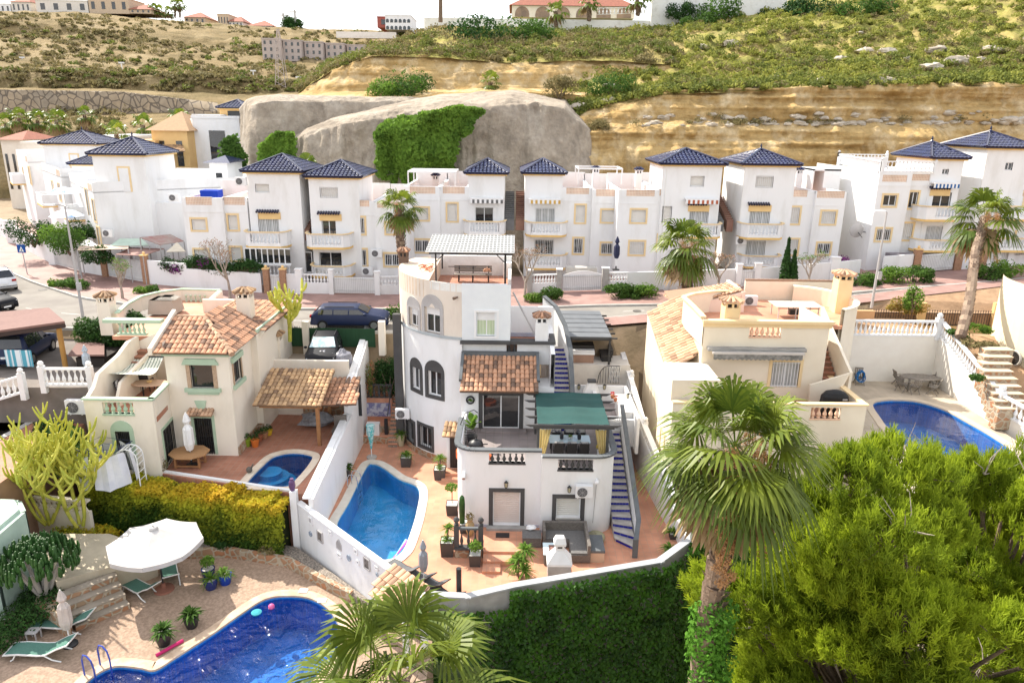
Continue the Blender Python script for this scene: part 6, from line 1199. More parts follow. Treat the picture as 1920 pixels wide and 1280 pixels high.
x,y=-10.15,30.45;b=B();b.lathe([(.1,2.55),(.16,2.8),(.14,3.0),(.07,3.1),(.09,3.16)],(x,y,0),12);tag(b.build('purple_vase',mat('purple_glaze',(.12,.06,.15),rough=.3)),'purple glazed vase on top of the white corner pillar by the hedge','vase')
t=T('patio_parapet','low white wall along the front edge of the cream villa patio behind the hedge','wall',(-14,31.5,ZP));b=B();mfq=line((-22.4,34.0),(-10.25,30.85));sbox(b,mfq,0,math.dist((-22.4,34.0),(-10.25,30.85)),ZP-3,ZP+.1,0,.16);b.build('wall',W_,t)
# driveway with cars
b=B();b.prism([(x2+.0,40.55),(-9.55,40.55),(-9.55,44.15),(x2+.0,44.0)],2,DRZ);struct(b.build('driveway',mat('driveway_concrete',(.45,.37,.29),(.38,.31,.25),sc=2)))
t=T('garden_wall','low cream wall in front of the driveway above the tiled porch','wall',(-12,40.3,6));b=B();b.box(x2,-9.55,40.25,40.5,DRZ-.6,Z(610,676,40.3));b.build('wall',CREAM,t)
t=T('screened_fence','cream pillars with iron fence and dark green screening between driveway and street','fence',(-12,44.2,6.1));yq=43.85
for px in(574,716):xx=X(px,620,yq);b=B();b.box(xx-.2,xx+.2,yq-.2,yq+.2,DRZ,Z(px,602,yq));b.build('pillar',CREAM,t)
for pa,pb in((526,568),(579,703)):
 xx,xz=X(pa,620,yq),X(pb,620,yq);b=B();b.box(xx,xz,yq-.03,yq,DRZ+.5,Z(620,615,yq));b.build('screen',mat('dark_green_screen',(.015,.05,.02),(.02,.065,.03),sc=3,stretch=(12,1,.2),bump=.4),t)
 b=B();[b.box(xx+i*.15,xx+i*.15+.02,yq+.01,yq+.03,DRZ+.55,Z(620,612,yq))for i in range(int((xz-xx)/.15))];b.build('iron_bars',BLACK,t)
b=B();b.box(X(526,0,yq),X(570,0,yq),yq-.1,yq+.1,DRZ,DRZ+.55);b.build('base_wall',CREAM,t)
def car(label,loc,rz,paint,L_=4.3,W=1.8,H_=1.6,kind='suv',scale=1,shade=False,plate=True):
 t=T('parked_car',label,'car',(0,0,0),'cars on and beside the street');a=L_/2;w_=W/2;z0=.32
 P=[(-a,.45),(-a+.02,.95),(-a+.12,1.0),(-a+.55 if kind!='wagon' else-a+.6,H_*.97),(-a+1.1,H_),(a-2.0,H_*.985),(a-1.15,1.06),(a-.35,.93),(a-.03,.78),(a,.45),(a-.1,z0),(-a+.1,z0)]
 def hw(x_,z_):f=1-.05*(abs(x_)/a)**3;return w_*f*(1 if z_<.9 else 1-.26*(z_-.9)/(H_-.9))if z_>.5 else w_*f*.97
 ts=np.linspace(-a,a,41);up=[(x_,z_)for x_,z_ in P[:10]];ux=[p[0]for p in up];uz=[p[1]for p in up]
 ux_m=np.maximum.accumulate(np.array(ux));bb=B();rows=[]
 for x_ in ts:
  zt_=float(np.interp(x_,ux_m,uz));zb=z0;belt=min(.95,zt_);row=[]
  for(f,z_)in((-.97,zb),(-1,.5),(-1,belt*.97),(-(hw(0,zt_)/w_ if zt_>1 else .96),zt_-.03),(-(hw(0,zt_)/w_ if zt_>1 else .96)*.8,zt_),(0,zt_+.02),((hw(0,zt_)/w_ if zt_>1 else .96)*.8,zt_),((hw(0,zt_)/w_ if zt_>1 else .96),zt_-.03),(1,belt*.97),(1,.5),(.97,zb)):
   tp=1-.12*max(0,(abs(x_)-a*.75)/(a*.25))**2;row.append((x_,f*w_*tp,z_))
  rows.append(row)
 k=11;vs=[p for r_ in rows for p in r_];fs=[[i*k+j,(i+1)*k+j,(i+1)*k+j+1,i*k+j+1]for i in range(40)for j in range(k-1)]+[list(range(k)),[40*k+j for j in range(k)][::-1]]+[[i*k,i*k+k-1,(i+1)*k+k-1,(i+1)*k]for i in range(40)]
 bb.add(vs,fs);bb.build('body',paint,t,smooth=True)
 hwz=lambda z_:w_*(1-.26*(z_-.9)/(H_-.9))
 def panel(name,pts,m):b=B();b.slab(pts,(0,0,.012));return b.build(name,m,t)
 s=SHD if shade else GLASS
 e=.015;z1_,z2_=1.1,H_*.95
 wsx=lambda z_:a-1.15-(z_-1.06)/(H_*.985-1.06)*.85
 panel('windscreen',[(wsx(z1_)+e,-hwz(z1_)*.9,z1_+e),(wsx(z1_)+e,hwz(z1_)*.9,z1_+e),(wsx(z2_)+e,hwz(z2_)*.86,z2_+e),(wsx(z2_)+e,-hwz(z2_)*.86,z2_+e)],s)
 rsx=lambda z_:-a+.12+(z_-1.0)/(H_*.97-1.0)*.43
 panel('rear_window',[(rsx(1.08)-e,hwz(1.08)*.88,1.08+e),(rsx(1.08)-e,-hwz(1.08)*.88,1.08+e),(rsx(z2_)-e,-hwz(z2_)*.84,z2_+e),(rsx(z2_)-e,hwz(z2_)*.84,z2_+e)],GLASS)
 for sg in(-1,1):
  for xa,xc in((-a+.55,-a+1.45),(-a+1.52,-.02),(.05,wsx(1.1)-.12)):
   b=B();zb_,zt__=1.02,H_*.9;xt_=min(xc,wsx(zt__)-.1);xb2=max(xa,rsx(zt__)+.12);b.slab([(xa,sg*(hwz(zb_)+.012),zb_),(xc,sg*(hwz(zb_)+.012),zb_),(xt_,sg*(hwz(zt__)+.012),zt__),(xb2,sg*(hwz(zt__)+.012),zt__)],(0,sg*.01,0));b.build('side_window',GLASS,t)
  b=B();b.ball((wsx(1.1)-.15,sg*(w_+.1),1.08),.11,8,.7);b.build('wing_mirror',paint,t)
  b=B();b.slab([(a-.28,sg*w_*.55,.8),(a-.1,sg*w_*.86,.72),(a-.38,sg*w_*.95,.86),(a-.55,sg*w_*.72,.93)],(.05,0,.03));b.build('headlight',mat('headlight_glass',(.7,.72,.75),rough=.1),t)
  b=B();b.box(-a-.01,-a+.08,min(sg*w_*.6,sg*w_*.9),max(sg*w_*.6,sg*w_*.9),.8,.95);b.build('tail_light',mat('red_lens',(.4,.01,.01),rough=.2),t)
  for xx in(-a+.8,a-.85):
   b=B();b.tube([(xx,sg*(w_-.16),.33),(xx,sg*(w_+.01),.33)],.34,20);Wl=b.build('wheel',mat('tyre_rubber',(.015,.015,.016)),t);b=B();b.tube([(xx,sg*(w_-.1),.33),(xx,sg*(w_+.018),.33)],.21,14);b.build('rim',mat('alloy',(.35,.36,.37),rough=.3,metal=.8),Wl)
 b=B();b.box(a-.05,a+.012,-w_*.5,w_*.5,.45,.68);b.build('grille',BLACK,t);b=B();b.box(a+.012,a+.02,-.26,.26,.42,.52);b.build('number_plate',WPAINT,t);b=B();b.box(-a-.02,-a+.02,-.26,.26,.6,.71);b.build('rear_plate',WPAINT,t)
 b=B();b.bar((-a+.9,-w_*.66,H_+.03),(a-2.1,-w_*.66,H_+.02),.04);b.build('roof_rail',BLACK,t);b=B();b.bar((-a+.9,w_*.66,H_+.03),(a-2.1,w_*.66,H_+.02),.04);b.build('roof_rail',BLACK,t)
 t.location=loc;t.rotation_euler=(0,0,rz);t.scale=(scale,)*3;return t
SHD=mat('silver_sunshade',(.7,.8,.82),(.35,.55,.6),sc=4,rough=.3,lo=.4,hi=.6)
CARBLK=mat('black_car_paint',(.01,.011,.014),(.008,.008,.011),rough=.5,spec=.2);CARBLU=mat('dark_blue_car_paint',(.014,.025,.07),(.012,.02,.06),rough=.4,spec=.3);CARWH=mat('white_car_paint',(.75,.76,.78),rough=.2,coat=1)
x=X(601,660,41.6);car('black compact SUV with a silver sunshade parked in the cream villa driveway',(x,42.6,DRZ),radians(-84),CARBLK,4.1,1.85,1.6,shade=True)
car('dark blue estate car parked in the street behind the green screened fence',(X(653,605,45.6)+.2,45.6,zs(-9)+.02),radians(2),CARBLU,4.9,1.9,1.45,'wagon')
p=onstreet(-4,545);car('white SUV with dark windows driving at the far left of the street',(p[0]-.6,p[1]+1.0,p[2]),radians(60+75),CARWH,4.4,1.85,1.65)
p=onstreet(-18,585);car('black car cut off by the left edge on the near lane',(p[0]-.6,p[1]+.5,p[2]),radians(-20),CARBLK,4.3,1.8,1.5)
for i,(px,lb)in enumerate(((646,'left'),(678,'right'))):
 x=-11.3+1.15*i;t=T('covered_motorbike',lb+' one of two motorbikes under grey covers beside the black car','motorbike',(x,41.3,DRZ),'covered motorbikes');b=B();n=12
 pr=[(0,.55,.5),(.5,.6,.55),(.85,.5,.45),(.95,.3-.05*i,.3),(1.02+.12*i,.12,.1)];vs=[(x+a_*cos(2*pi*j/n)*(1+.1*sin(j*2.7)),41.4+c_*1.1*sin(2*pi*j/n),DRZ+h_+.03*sin(j*1.9))for h_,a_,c_ in pr for j in range(n)]
 b.add(vs,[[i_*n+j,i_*n+(j+1)%n,(i_+1)*n+(j+1)%n,(i_+1)*n+j]for i_ in range(4)for j in range(n)]+[[4*n+j for j in range(n)]]);b.build('cover',mat('silver_grey_tarpaulin',(.3,.3,.34),(.18,.18,.21),sc=4,rough=.4,bump=.5,bsc=8),t)
 # far left yard: carport, car, shed, white balustrades, pool
LYZ=5.6
b=B();b.prism([(-60,35.4),(-21.6,35.4),(-22.2,44.0),(-60,52)],-8,LYZ);struct(b.build('yard',mat('yard_gravel',(.2,.17,.15),(.15,.13,.11))))
b=B();lyp=[(-22.5,28.4),(-22.5,35.4),(-50,35.4),(-50,28.4)];pl2=poolshape([G(-60,790,3.6),G(0,775,3.6),G(35,766,3.6),G(75,770,3.6),G(72,785,3.6),G(20,815,3.6),G(-60,850,3.6)],5);pli=offset(pl2,-.35)
holed(b,lyp,pl2,3.6);n=4;b.add([(p[0],p[1],3.6)for p in lyp]+[(p[0],p[1],-8)for p in lyp],[[i,(i+1)%n,n+(i+1)%n,n+i]for i in range(n)]);struct(b.build('left_terrace',TERR2));pool('pool with grey coping at the far left edge behind the yellow cactus',pli,3.6,.35,MOS2,WATL,KERB,1.2)
t=T('carport','brown roofed carport on round wooden posts at the left edge','carport',(-26,40,LYZ));q=[F(-120,640,38.2),F(122,606,38.2),F(92,580,42.5),F(-120,598,42.5)];b=B();b.slab(q,(0,0,.12));b.build('roof',mat('brown_felt_roof',(.22,.13,.11),(.19,.11,.095),sc=6),t)
b=B();b.bar((q[0][0],q[0][1]+.1,q[0][2]-.12),(q[1][0]-.1,q[1][1]+.1,q[1][2]-.12),.15,.28);b.build('fascia_beam',mat('dark_wood',(.06,.04,.035)),t);p=F(108,615,38.4);b=B();b.tube([(p[0],38.5,LYZ),(p[0],38.5,p[2])],.14,10);b.build('post',mat('orange_log',(.45,.24,.07)),t)
car('dark blue car with a striped towel over its window under the brown carport',(X(38,680,39.6),40.2,LYZ),radians(100),CARBLU,4.2,1.85,1.75,scale=1.05)
x=X(35,670,37.6);b=B();n=12;vs=[(x-.75+1.5*j/n,37.62+.03*sin(j*2),z_)for z_ in(LYZ+.35,LYZ+1.3)for j in range(n+1)]
tc=mat('striped_towel',(.7,.75,.78),(.1,.35,.45),sc=2,stretch=(3,.01,.01),lo=.48,hi=.52);b.add(vs,[[j,j+1,n+2+j,n+1+j]for j in range(n)]);tag(b.build('striped_towel',tc),'blue and white striped beach towel hanging on the dark blue car','towel')
t=T('garden_shed','dark wooden shed with a flat brown roof between the carport and the cream villa','shed',(-21,38,LYZ));xx,xz=X(132,665,38.6),X(192,665,38.6);b=B();b.box(xx+.2,xz,38.7,40.9,LYZ-1,Z(160,672,38.6));b.build('wall',mat('shed_boards',(.05,.04,.035),(.03,.025,.022),sc=3,stretch=(.2,.2,8)),t);b=B();b.slab([F(128,668,38.4),F(196,668,38.4),F(196,645,41),F(145,645,41)],(0,0,.1));b.build('roof',MATS['brown_felt_roof'],t)
x,y,z=F(172,738,36.8)[0],36.8,LYZ-.9;folded_parasol(x,y,LYZ,1.9,mat('blue_grey_canvas',(.4,.46,.52)),'folded blue grey parasol in front of the brown shed')
t=T('yard_balustrade','white balustrade with ball finials in two runs beside the carport yard','balustrade',(-23,35,LYZ));za=Z(125,722,35.5);
for(pa,pya,pb,pyb,yy0,yy1)in((-30,758,45,735,34.9,35.2),(83,722,172,722,35.3,35.5)):
 P_,Q_=F(pa,pya,yy0),F(pb,pyb,yy1);P_=(P_[0],P_[1],P_[2]-.0);b=B();b.bar((P_[0],P_[1],P_[2]+.9),(Q_[0],Q_[1],Q_[2]+.9),.2,.1);b.bar((P_[0],P_[1],P_[2]+.03),(Q_[0],Q_[1],Q_[2]+.03),.2,.1);R_=b.build('rail',WPAINT,t);balusters(R_,(P_[0],P_[1],P_[2]+.08),(Q_[0],Q_[1],Q_[2]+.08),.78,WPAINT,.3,1.5)
 for e in((P_,Q_)if pa>0 else(Q_,)):b=B();b.box(e[0]-.14,e[0]+.14,e[1]-.14,e[1]+.14,e[2]-.4,e[2]+1.05);b.ball((e[0],e[1],e[2]+1.18),.15,8);b.build('newel_post',WPAINT,t)
x,y=X(135,740,34.7),34.8;aircon(x,y+.3,4.4,'beige air conditioner on the ground below the right hand white balustrade',group='air conditioner units',w=1.0,h=.75)
x,y,z=G(150,640,LYZ);bush('hedge_bush','large dark green hedge bush behind the shed and the cream villa','shrub',(-23.9,42.0,LYZ-.2),(2.0,1.5,1.6),8000,.18,DGREEN,sub=14);bush('hedge_bush','light green bush at the carport post next to the street lamp','shrub',(-25.2,42.8,LYZ-.2),(1.6,1.2,1.3),4000,.16,GREEN)
x,y,z=G(135,840,3.6);bush('garden_shrub','leafy green shrub with pink flowers beside the sweeping stair wall of the cream villa','shrub',(x,y,2.2),(1.3,1.2,1.5),5000,.13,GREEN);x,y,z=G(85,830,3.6);bush('garden_shrub','dark green shrub by the far left pool behind the yellow cactus','shrub',(x,y+1,3.0),(1.2,1,.9),3500,.13,DGREEN)
# right neighbour: pale villa with table tennis on its roof
YRF=36.6;RH=T('apricot_villa','pale apricot villa with a flat roof terrace behind the tall palm','house',(14,38,4))
ax0,ax1=X(1318,640,YRF),X(1552,640,YRF);az=Z(1440,606,YRF);ZT=5.6
wz=(X(1446,700,YRF),X(1498,700,YRF),ZT+.15,Z(1470,678,YRF));op=(X(1406,620,YRF),X(1465,620,YRF),Z(1436,631,YRF),Z(1436,609,YRF))
b=B();wallp(b,flat(YRF),ax0,ax1,2.0,az,[wz,op],.25);wallp(b,side(ax0,1),YRF,41.0,2,az+.35);wallp(b,side(ax1,-1),YRF,41.0,2,az-1.0)
ay=(VPL(1288,600,(ax0,30),(ax0,50))[1],)
b.build('wall',CREAM2,RH)
ZRT=az-.95
b=B();b.box(ax0-.12,ax1+.15,YRF-.2,YRF+.2,az,az+.16);b.box(ax0-.08,ax1+.1,YRF-.08,YRF+.02,az-.22,az-.001);b.build('cornice',YPALE,RH)
b=B();sbox(b,flat(YRF),op[0]-.02,op[1]+.02,op[2]-.08,op[2],-.04,.2);O=b.build('balustrade',APR:=mat('apricot_cast',(.78,.52,.36),(.72,.46,.32)),RH);balusters(O,(op[0],YRF+.1,op[2]),(op[1],YRF+.1,op[2]),op[3]-op[2],APR,(op[1]-op[0])/6,1.7)
window(RH,flat(YRF),*wz,YPALE,.16,'glass',1,9,pane=mat('curtained_glass',(.5,.5,.48),(.35,.36,.36),rough=.2),notrimbot=True)
t=T('retracted_awning','retracted grey weathered awning across the front of the apricot villa','awning',(ax0+3,YRF,8));u0a,u1a,ua=X(1327,660,YRF-.3),X(1512,660,YRF-.3),Z(1420,658,YRF-.3)
b=B();b.box(u0a,u1a,YRF-.35,YRF-.01,ua-.02,ua+.14);b.build('cassette',mat('weathered_aluminium',(.45,.43,.4),(.2,.2,.19),sc=3,stretch=(.3,1,4)),t);b=B();b.box(u0a+.2,u1a-.15,YRF-.55,YRF-.36,ua-.12,ua-.02);b.build('front_bar',mat('aluminium',(.6,.56,.52)),t);b=B();n=40
b.add([(u0a+.25+(u1a-u0a-.5)*i/n,YRF-.54,z_)for z_ in(ua-.12,)for i in range(n+1)]+[(u0a+.25+(u1a-u0a-.5)*i/n,YRF-.55,ua-.38-.05*(i%2))for i in range(n+1)],[[i,i+1,n+2+i,n+1+i]for i in range(n)]);b.build('valance',mat('mouldy_canvas',(.3,.29,.27),(.12,.12,.11),sc=4),t)
YBk=46.0;zbk=Z(1480,528,YBk);b=B();b.box(X(1397,540,YBk),X(1598,540,YBk),YBk,YBk+.2,ZRT-2,zbk);
c0=(X(1560,580,43.0),43.2);rcx,rcy,rr_=X(1520,600,42.4),42.6,3.3;rcx=X(1601,560,42.5)-rr_
pts=[(rcx+rr_*cos(radians(a)),rcy+rr_*sin(radians(a)))for a in range(-62,82,8)]
polywall(b,pts,2,ZRT+.95);b.build('roof_parapet',CREAM2,RH)
b=B();b.prism([(ax0+.1,YRF+.1),(ax1-.05,YRF+.1),(ax1-.05,40.3)]+[(p[0]-.1,p[1])for p in pts]+[(X(1420,540,YBk),45.9),(ax0+.1,43.5)],ZRT-.2,ZRT);b.build('roof_terrace_floor',TERR,RH)
b=B();[b.bar((p[0]-.05,p[1],ZRT+.98),(q[0]-.05,q[1],ZRT+.98),.26,.07)for p,q in zip(pts,pts[1:])];b.build('round_coping',CREAM2,RH)
b=B();k=int((X(1598,540,YBk)-X(1397,540,YBk))/.3);[b.tube([(X(1397,540,YBk)+i*.3,YBk+.1,zbk+.03),(X(1397,540,YBk)+i*.3+.31,YBk+.1,zbk+.05)],.1,6)for i in range(k)];b.build('wall_tiles',BARREL3,RH)
lw=[F(1320,596,YRF),F(1300,575,38.5),F(1282,558,40.6),F(1300,552,41.4),F(1340,547,42.8),F(1394,546,44.0)];b=B()
for p,q in zip(lw,lw[1:]):b.slab([(p[0],p[1],ZRT-.3),(q[0],q[1],ZRT-.3),(q[0],q[1],q[2]),(p[0],p[1],p[2])],(.02,.18,0))
b.build('left_parapet',CREAM2,RH);b=B();[b.bar((p[0]+.0,p[1]+.1,p[2]+.03),(q[0],q[1]+.1,q[2]+.03),.3,.07)for p,q in zip(lw,lw[1:])];b.build('left_coping',YPALE,RH)
b=B();s0_=F(1493,573,38.6);b.slab([(X(1497,600,YRF+.2),YRF+.2,ZRT),(X(1497,600,40.2),40.2,ZRT),(X(1499,572,40.2),40.2,ZRT+1.0),(X(1555,600,YRF+.2),YRF+.2,ZRT+.95)],(.15,0,0));b.build('stairhead_wall',CREAM2,RH)
chimney(RH,X(1370,590,YRF+.6),YRF+.7,ZRT,Z(1370,562,YRF+.7),.8,YPALE,BARREL3);chimney(RH,X(1579,540,43.0),43.0,ZRT,Z(1579,512,43.0),.85,YPALE,BARREL3)
b=B();b.box(X(1398,570,43.5),X(1398,570,43.5)+.4,43.2,44.1,ZRT,ZRT+.75);aircon(X(1400,560,44.2)+.3,44.6,ZRT,'white air conditioner standing on the roof terrace beside the clay tile side roof',rz=0)
x,y=(X(1436,570,41.6)+X(1547,570,41.6))/2,41.6;t=T('table_tennis_table','pale green folding table tennis table on the roof terrace of the apricot villa','table tennis table',(x,y,ZRT));z_=ZRT+.76;b=B();b.box(x-1.37,x-.02,y-.78,y+.78,z_,z_+.03);b.build('half_top',PP:=mat('pale_table_top',(.42,.43,.38),(.38,.38,.34)),t);b=B();b.box(x+.02,x+1.37,y-.78,y+.78,z_,z_+.03);b.build('half_top',PP,t)
for xx in(-1.15,-.15,.15,1.15):
 for yy in(-.6,.6):b=B();b.bar((x+xx,y+yy,ZRT),(x+xx,y+yy,z_),.05);b.build('leg',GREYTR,t)
b=B();b.bar((x-1.2,y-.6,z_-.1),(x+1.2,y-.6,z_-.1),.04);b.bar((x-.3,y,ZRT+.3),(x+.3,y,ZRT+.3),.25,.3);b.build('undercarriage',BLACK,t)
qa=[F(1247,700,37.2),F(1217,583,43.2)];
r1=[F(1214,585,43.5),F(1254,697,36.9),F(1303,695,37.2),F(1277,582,43.5)];tiles('side_roof',[r1[0],r1[1],(r1[2][0],r1[2][1],r1[1][2]+.9),(r1[3][0],r1[3][1],r1[0][2]+.9)],BARREL3,RH,tw=.27,tl=.36,amp=.09,seed=8)
b=B();ridge(b,r1[1],(r1[1][0],r1[0][1],r1[0][2]),.12);b.build('verge_tiles',BARREL3,RH)
r2=[F(1246,545,46.0),F(1280,577,42.4),F(1396,543,44.3),F(1372,528,46.6)];tiles('rear_roof',[F(1262,575,42.6),F(1396,545,42.8),F(1374,530,45.8),F(1245,545,46.5)],BARREL3,RH,tw=.27,tl=.36,amp=.09,seed=9)
b=B();q=[F(1276,578,42.5),F(1397,546,42.7)];b.slab([(q[0][0],42.5,ZRT-.4),(q[1][0],42.5,ZRT-.4),q[1],q[0]],(0,.2,0));b.box(q[1][0]-.2,q[1][0],42.6,YBk,ZRT,q[1][2]);b.build('rear_roof_wall',mat('rose_stucco',(.78,.62,.52),(.74,.58,.48)),RH)
xl=min(r1[0][0],r1[1][0])+.3;b=B();b.slab([(xl+.2,36.9,0),(xl-.3,43.4,0),(xl-.3,43.4,r1[0][2]-.08),(xl+.2,36.9,r1[1][2]-.08)],(.2,0,0));b.box(xl+.2,ax0,36.7,36.9,0,r1[1][2]);
b.build('left_wall',CREAM2,RH)
yl=33.9;b=B();b.box(X(1257,760,yl),ax0+.3,yl,36.65,0,Z(1270,712,yl));b.build('lower_block',CREAM2,RH);v0=X(1257,760,yl)
W=window(RH,side(v0,1),34.6,35.5,2.3,3.7,YPALE,.14,'shutter',shut=mat('beige_shutter',(.6,.45,.3)))
b=B();b.box(xl-.45,xl-.28,36.5,43.2,0,.9);b.build('stone_plinth',STONEW,RH)
YF=33.4;fx0,fx1=v0+.4,X(1625,765,YF);zf_=Z(1570,760,YF);qo=(X(1520,775,YF),X(1576,775,YF),Z(1550,784,YF),zf_-.12)
b=B();wallp(b,flat(YF),v0,fx1,-2,zf_,[qo],.22);yr_=VPL(1582,730,(fx1,30),(fx1,40))[1];wallp(b,side(fx1,-1),YF,38.3,-2,zf_);wallp(b,side(v0,1),YF,yl,-2,zf_);b.box(fx1-.2,fx1-.001,YF+.2,38,zf_-1,zf_-.001);b.build('terrace_wall',CREAM2,RH)
b=B();b.box(v0+.1,fx1-.1,YF+.2,YRF,zf_-1.2,zf_-.98);b.build('terrace_floor',TERR2,RH)
b=B();b.bar((v0,YF+.1,zf_+.04),(fx1+.08,YF+.1,zf_+.04),.32,.08);b.bar((fx1-.1,YF,zf_+.04),(fx1-.1,38,zf_+.04),.32,.081);b.build('terrace_coping',YPALE,RH)
b=B();sbox(b,flat(YF),qo[0]-.02,qo[1]+.02,qo[2]-.08,qo[2],-.04,.2);O=b.build('terrace_balustrade',APR,RH);balusters(O,(qo[0],YF+.1,qo[2]),(qo[1],YF+.1,qo[2]),qo[3]-qo[2],APR,(qo[1]-qo[0])/5,1.7)
zt2=zf_-.98;sx=X(1536,700,YRF+1.2);flight(RH,ax1+.02,ax1+1.1,36.2,zt2,40.6,ZRT,16,TERR2,mat('brown_riser',(.3,.16,.1)),name='outer_stairs')
b=B();b.slab([(ax1-.8,35.9,zt2),(fx1-.5,35.9,zt2),F(1594,700,35.9),F(1519,722,35.9)],(0,.15,0));b.slab([(ax1+1.15,36.05,zt2-2),(ax1+1.15,40.6,zt2-2),(ax1+1.15,40.6,ZRT+.9),(ax1+1.15,36.05,F(1594,700,35.9)[2])],(.15,0,0));b.build('stair_wall',CREAM2,RH)
x,y=X(1566,750,34.6),34.7;t=T('covered_barbecue','gas barbecue under a black cover on the apricot villa front terrace','barbecue',(x,y,zt2));b=B();n=16;pr=[(0,.7,.38),(.6,.72,.4),(1.0,.68,.38),(1.2,.5,.3),(1.3,.2,.12)];vs=[(x+(abs(cos(2*pi*j/n))**.6)*(1 if cos(2*pi*j/n)>0 else-1)*a_,y+c_*sin(2*pi*j/n),zt2+h_)for h_,a_,c_ in pr for j in range(n)];b.add(vs,[[i_*n+j,i_*n+(j+1)%n,(i_+1)*n+(j+1)%n,(i_+1)*n+j]for i_ in range(4)for j in range(n)]+[[4*n+j for j in range(n)]]);b.build('cover',mat('black_cover',(.015,.015,.016),rough=.6),t)
b=B();b.box(x+.25,x+.5,y-.375,y-.36,zt2+.88,zt2+.96);b.build('pale_patch',GREYTR,t)
ZR2=4.0;A_=(26.0,42.6);B2=(23.75,33.2)
rp=poolshape([G(*q_,ZR2)for q_ in((1637,758),(1655,751),(1690,750),(1725,754),(1770,768),(1815,792),(1860,818),(1900,850),(1900,905),(1780,880),(1690,830),(1648,780))],5);pool('kidney shaped deep blue pool on the beige patio right of the apricot villa',rp,ZR2,.4,MOS3,WAT,mat('beige_coping',(.6,.5,.38),(.54,.45,.34)),1.4)
pe=[(fx1-3,42.6),(fx1-3,26.5),(32.5,25.0),(26.5,33.3),A_];pe=[(fx1-1.0,42.6),(fx1-1.0,24),(27.5,24.),(25.6,33.3),A_]
b=B();holed(b,pe,offset(rp,.38),ZR2);n=len(pe);b.add([(p[0],p[1],ZR2)for p in pe]+[(p[0],p[1],-8)for p in pe],[[i,(i+1)%n,n+(i+1)%n,n+i]for i in range(n)]);struct(b.build('right_patio',BEFL))
wa,wb,wc=VPL(1752,605,A_,(A_[0]+.01,A_[1]-1)),None,None
PW=[(26.0,42.6),(25.15,36.6),(25.2,30)]
t=T('balustraded_patio_wall','tall cream patio wall topped by white balustrades sloping down at the far right','wall',(24,42,ZR2));zb_=Z(1680,630,42.6)
b=B();b.box(fx1-.6,A_[0],42.6,42.8,2,zb_);tops=[VPL(1752,632,(26,42.6),(26,40))[2],VPL(1866,768,(25.9,42.6),(25.4,35))[2]]
W1p,W2p,W3p=(26.0,42.6),(25.75,35.6),(26.3,29.0)
p1=VPL(1752,628,W1p,(W1p[0]+.01,30));p2=VPL(1868,770,W1p,W2p);p3=VPL(1920,800,p2[:2],(p2[0]+1.2,p2[1]-5))
wp=[(W1p[0],W1p[1],zb_),(p2[0],p2[1],p2[2]),(p3[0],p3[1],p3[2]),(p3[0]+.8,p3[1]-4,p3[2]-.6)]
for p,q in zip(wp,wp[1:]):b.slab([(p[0],p[1],0),(q[0],q[1],0),q,p],(.2,0,0))
b.build('wall',mat('pale_stucco',(.8,.76,.68),(.76,.71,.63),bump=.15),t)
segs=[((X(1590,628,42.7),42.7,zb_),(W1p[0]-.1,42.7,zb_))]+[((p[0]+.1,p[1],p[2]),(q[0]+.1,q[1],q[2]))for p,q in zip(wp,wp[1:])]
for p,q in segs:b=B();b.bar((p[0],p[1],p[2]+.92),(q[0],q[1],q[2]+.92),.24,.1);b.bar((p[0],p[1],p[2]+.04),(q[0],q[1],q[2]+.04),.26,.08);R_=b.build('rail',WPAINT,t);balusters(R_,(p[0],p[1],p[2]+.08),(q[0],q[1],q[2]+.08),.8,WPAINT,.28,1.55)
for e in(segs[0][1],segs[1][1]):b=B();b.box(e[0]-.17,e[0]+.17,e[1]-.17,e[1]+.17,e[2]-.2,e[2]+1.15);b.ball((e[0],e[1],e[2]+1.3),.17,8);b.build('newel_post',WPAINT,t)
x,y,z=G(1722,728,ZR2);t=T('garden_dining_table','weathered grey oval garden table on the beige patio at the right','table',(x,y,z));b=B();n=16;b.prism([(x+1.15*cos(2*pi*i/n),y+.6*sin(2*pi*i/n)-.12*cos(2*pi*i/n))for i in range(n)],z+.7,z+.75);b.build('tabletop',WOODG,t)
for a,c in((-.8,-.3),(.8,-.4),(-.8,.4),(.8,.3)):b=B();b.box(x+a-.04,x+a+.04,y+c-.04,y+c+.04,z,z+.7);b.build('leg',WOODG,t)
gp=None
for i,(px,py,a,lb)in enumerate(((1684,722,-90,'at the left end of the oval table'),(1718,712,180,'behind the middle of the oval table'),(1752,724,120,'at the right end of the oval table, farther one'),(1690,733,-60,'at the near left of the oval table'),(1712,737,0,'at the near middle of the oval table'),(1748,738,50,'at the near right of the oval table'))):
 if gp is None:
  gp=T('garden_chair','','chair',(0,0,0),'weathered folding chairs round the oval table');b=B();[b.box(-.22+k*.09,-.15+k*.09,-.2,.22,.42,.45)for k in range(5)];b.build('seat',WOODG,gp);b=B();[b.bar((-.2+k*.1,-.22,.45),(-.2+k*.1,-.36,.95),.06,.02)for k in range(5)];b.bar((-.24,-.36,.93),(.24,-.36,.93),.04,.06);b.build('backrest',WOODG,gp)
  for k in(-.24,.24):b=B();b.bar((k,-.3,.6),(k,.3,0),.04);b.bar((k,.2,.6),(k,-.3,0),.04);b.build('leg',WOODG,gp);b=B();b.bar((k,-.28,.63),(k,.22,.63),.06,.03);b.build('armrest',WOODG,gp)
  c=gp;c.location=G(px,py,ZR2);c.rotation_euler=(0,0,radians(a+0));c['label']='weathered wooden chair '+lb
 else:tree_copy(gp,G(px,py,ZR2),radians(a),None,'weathered wooden chair '+lb)
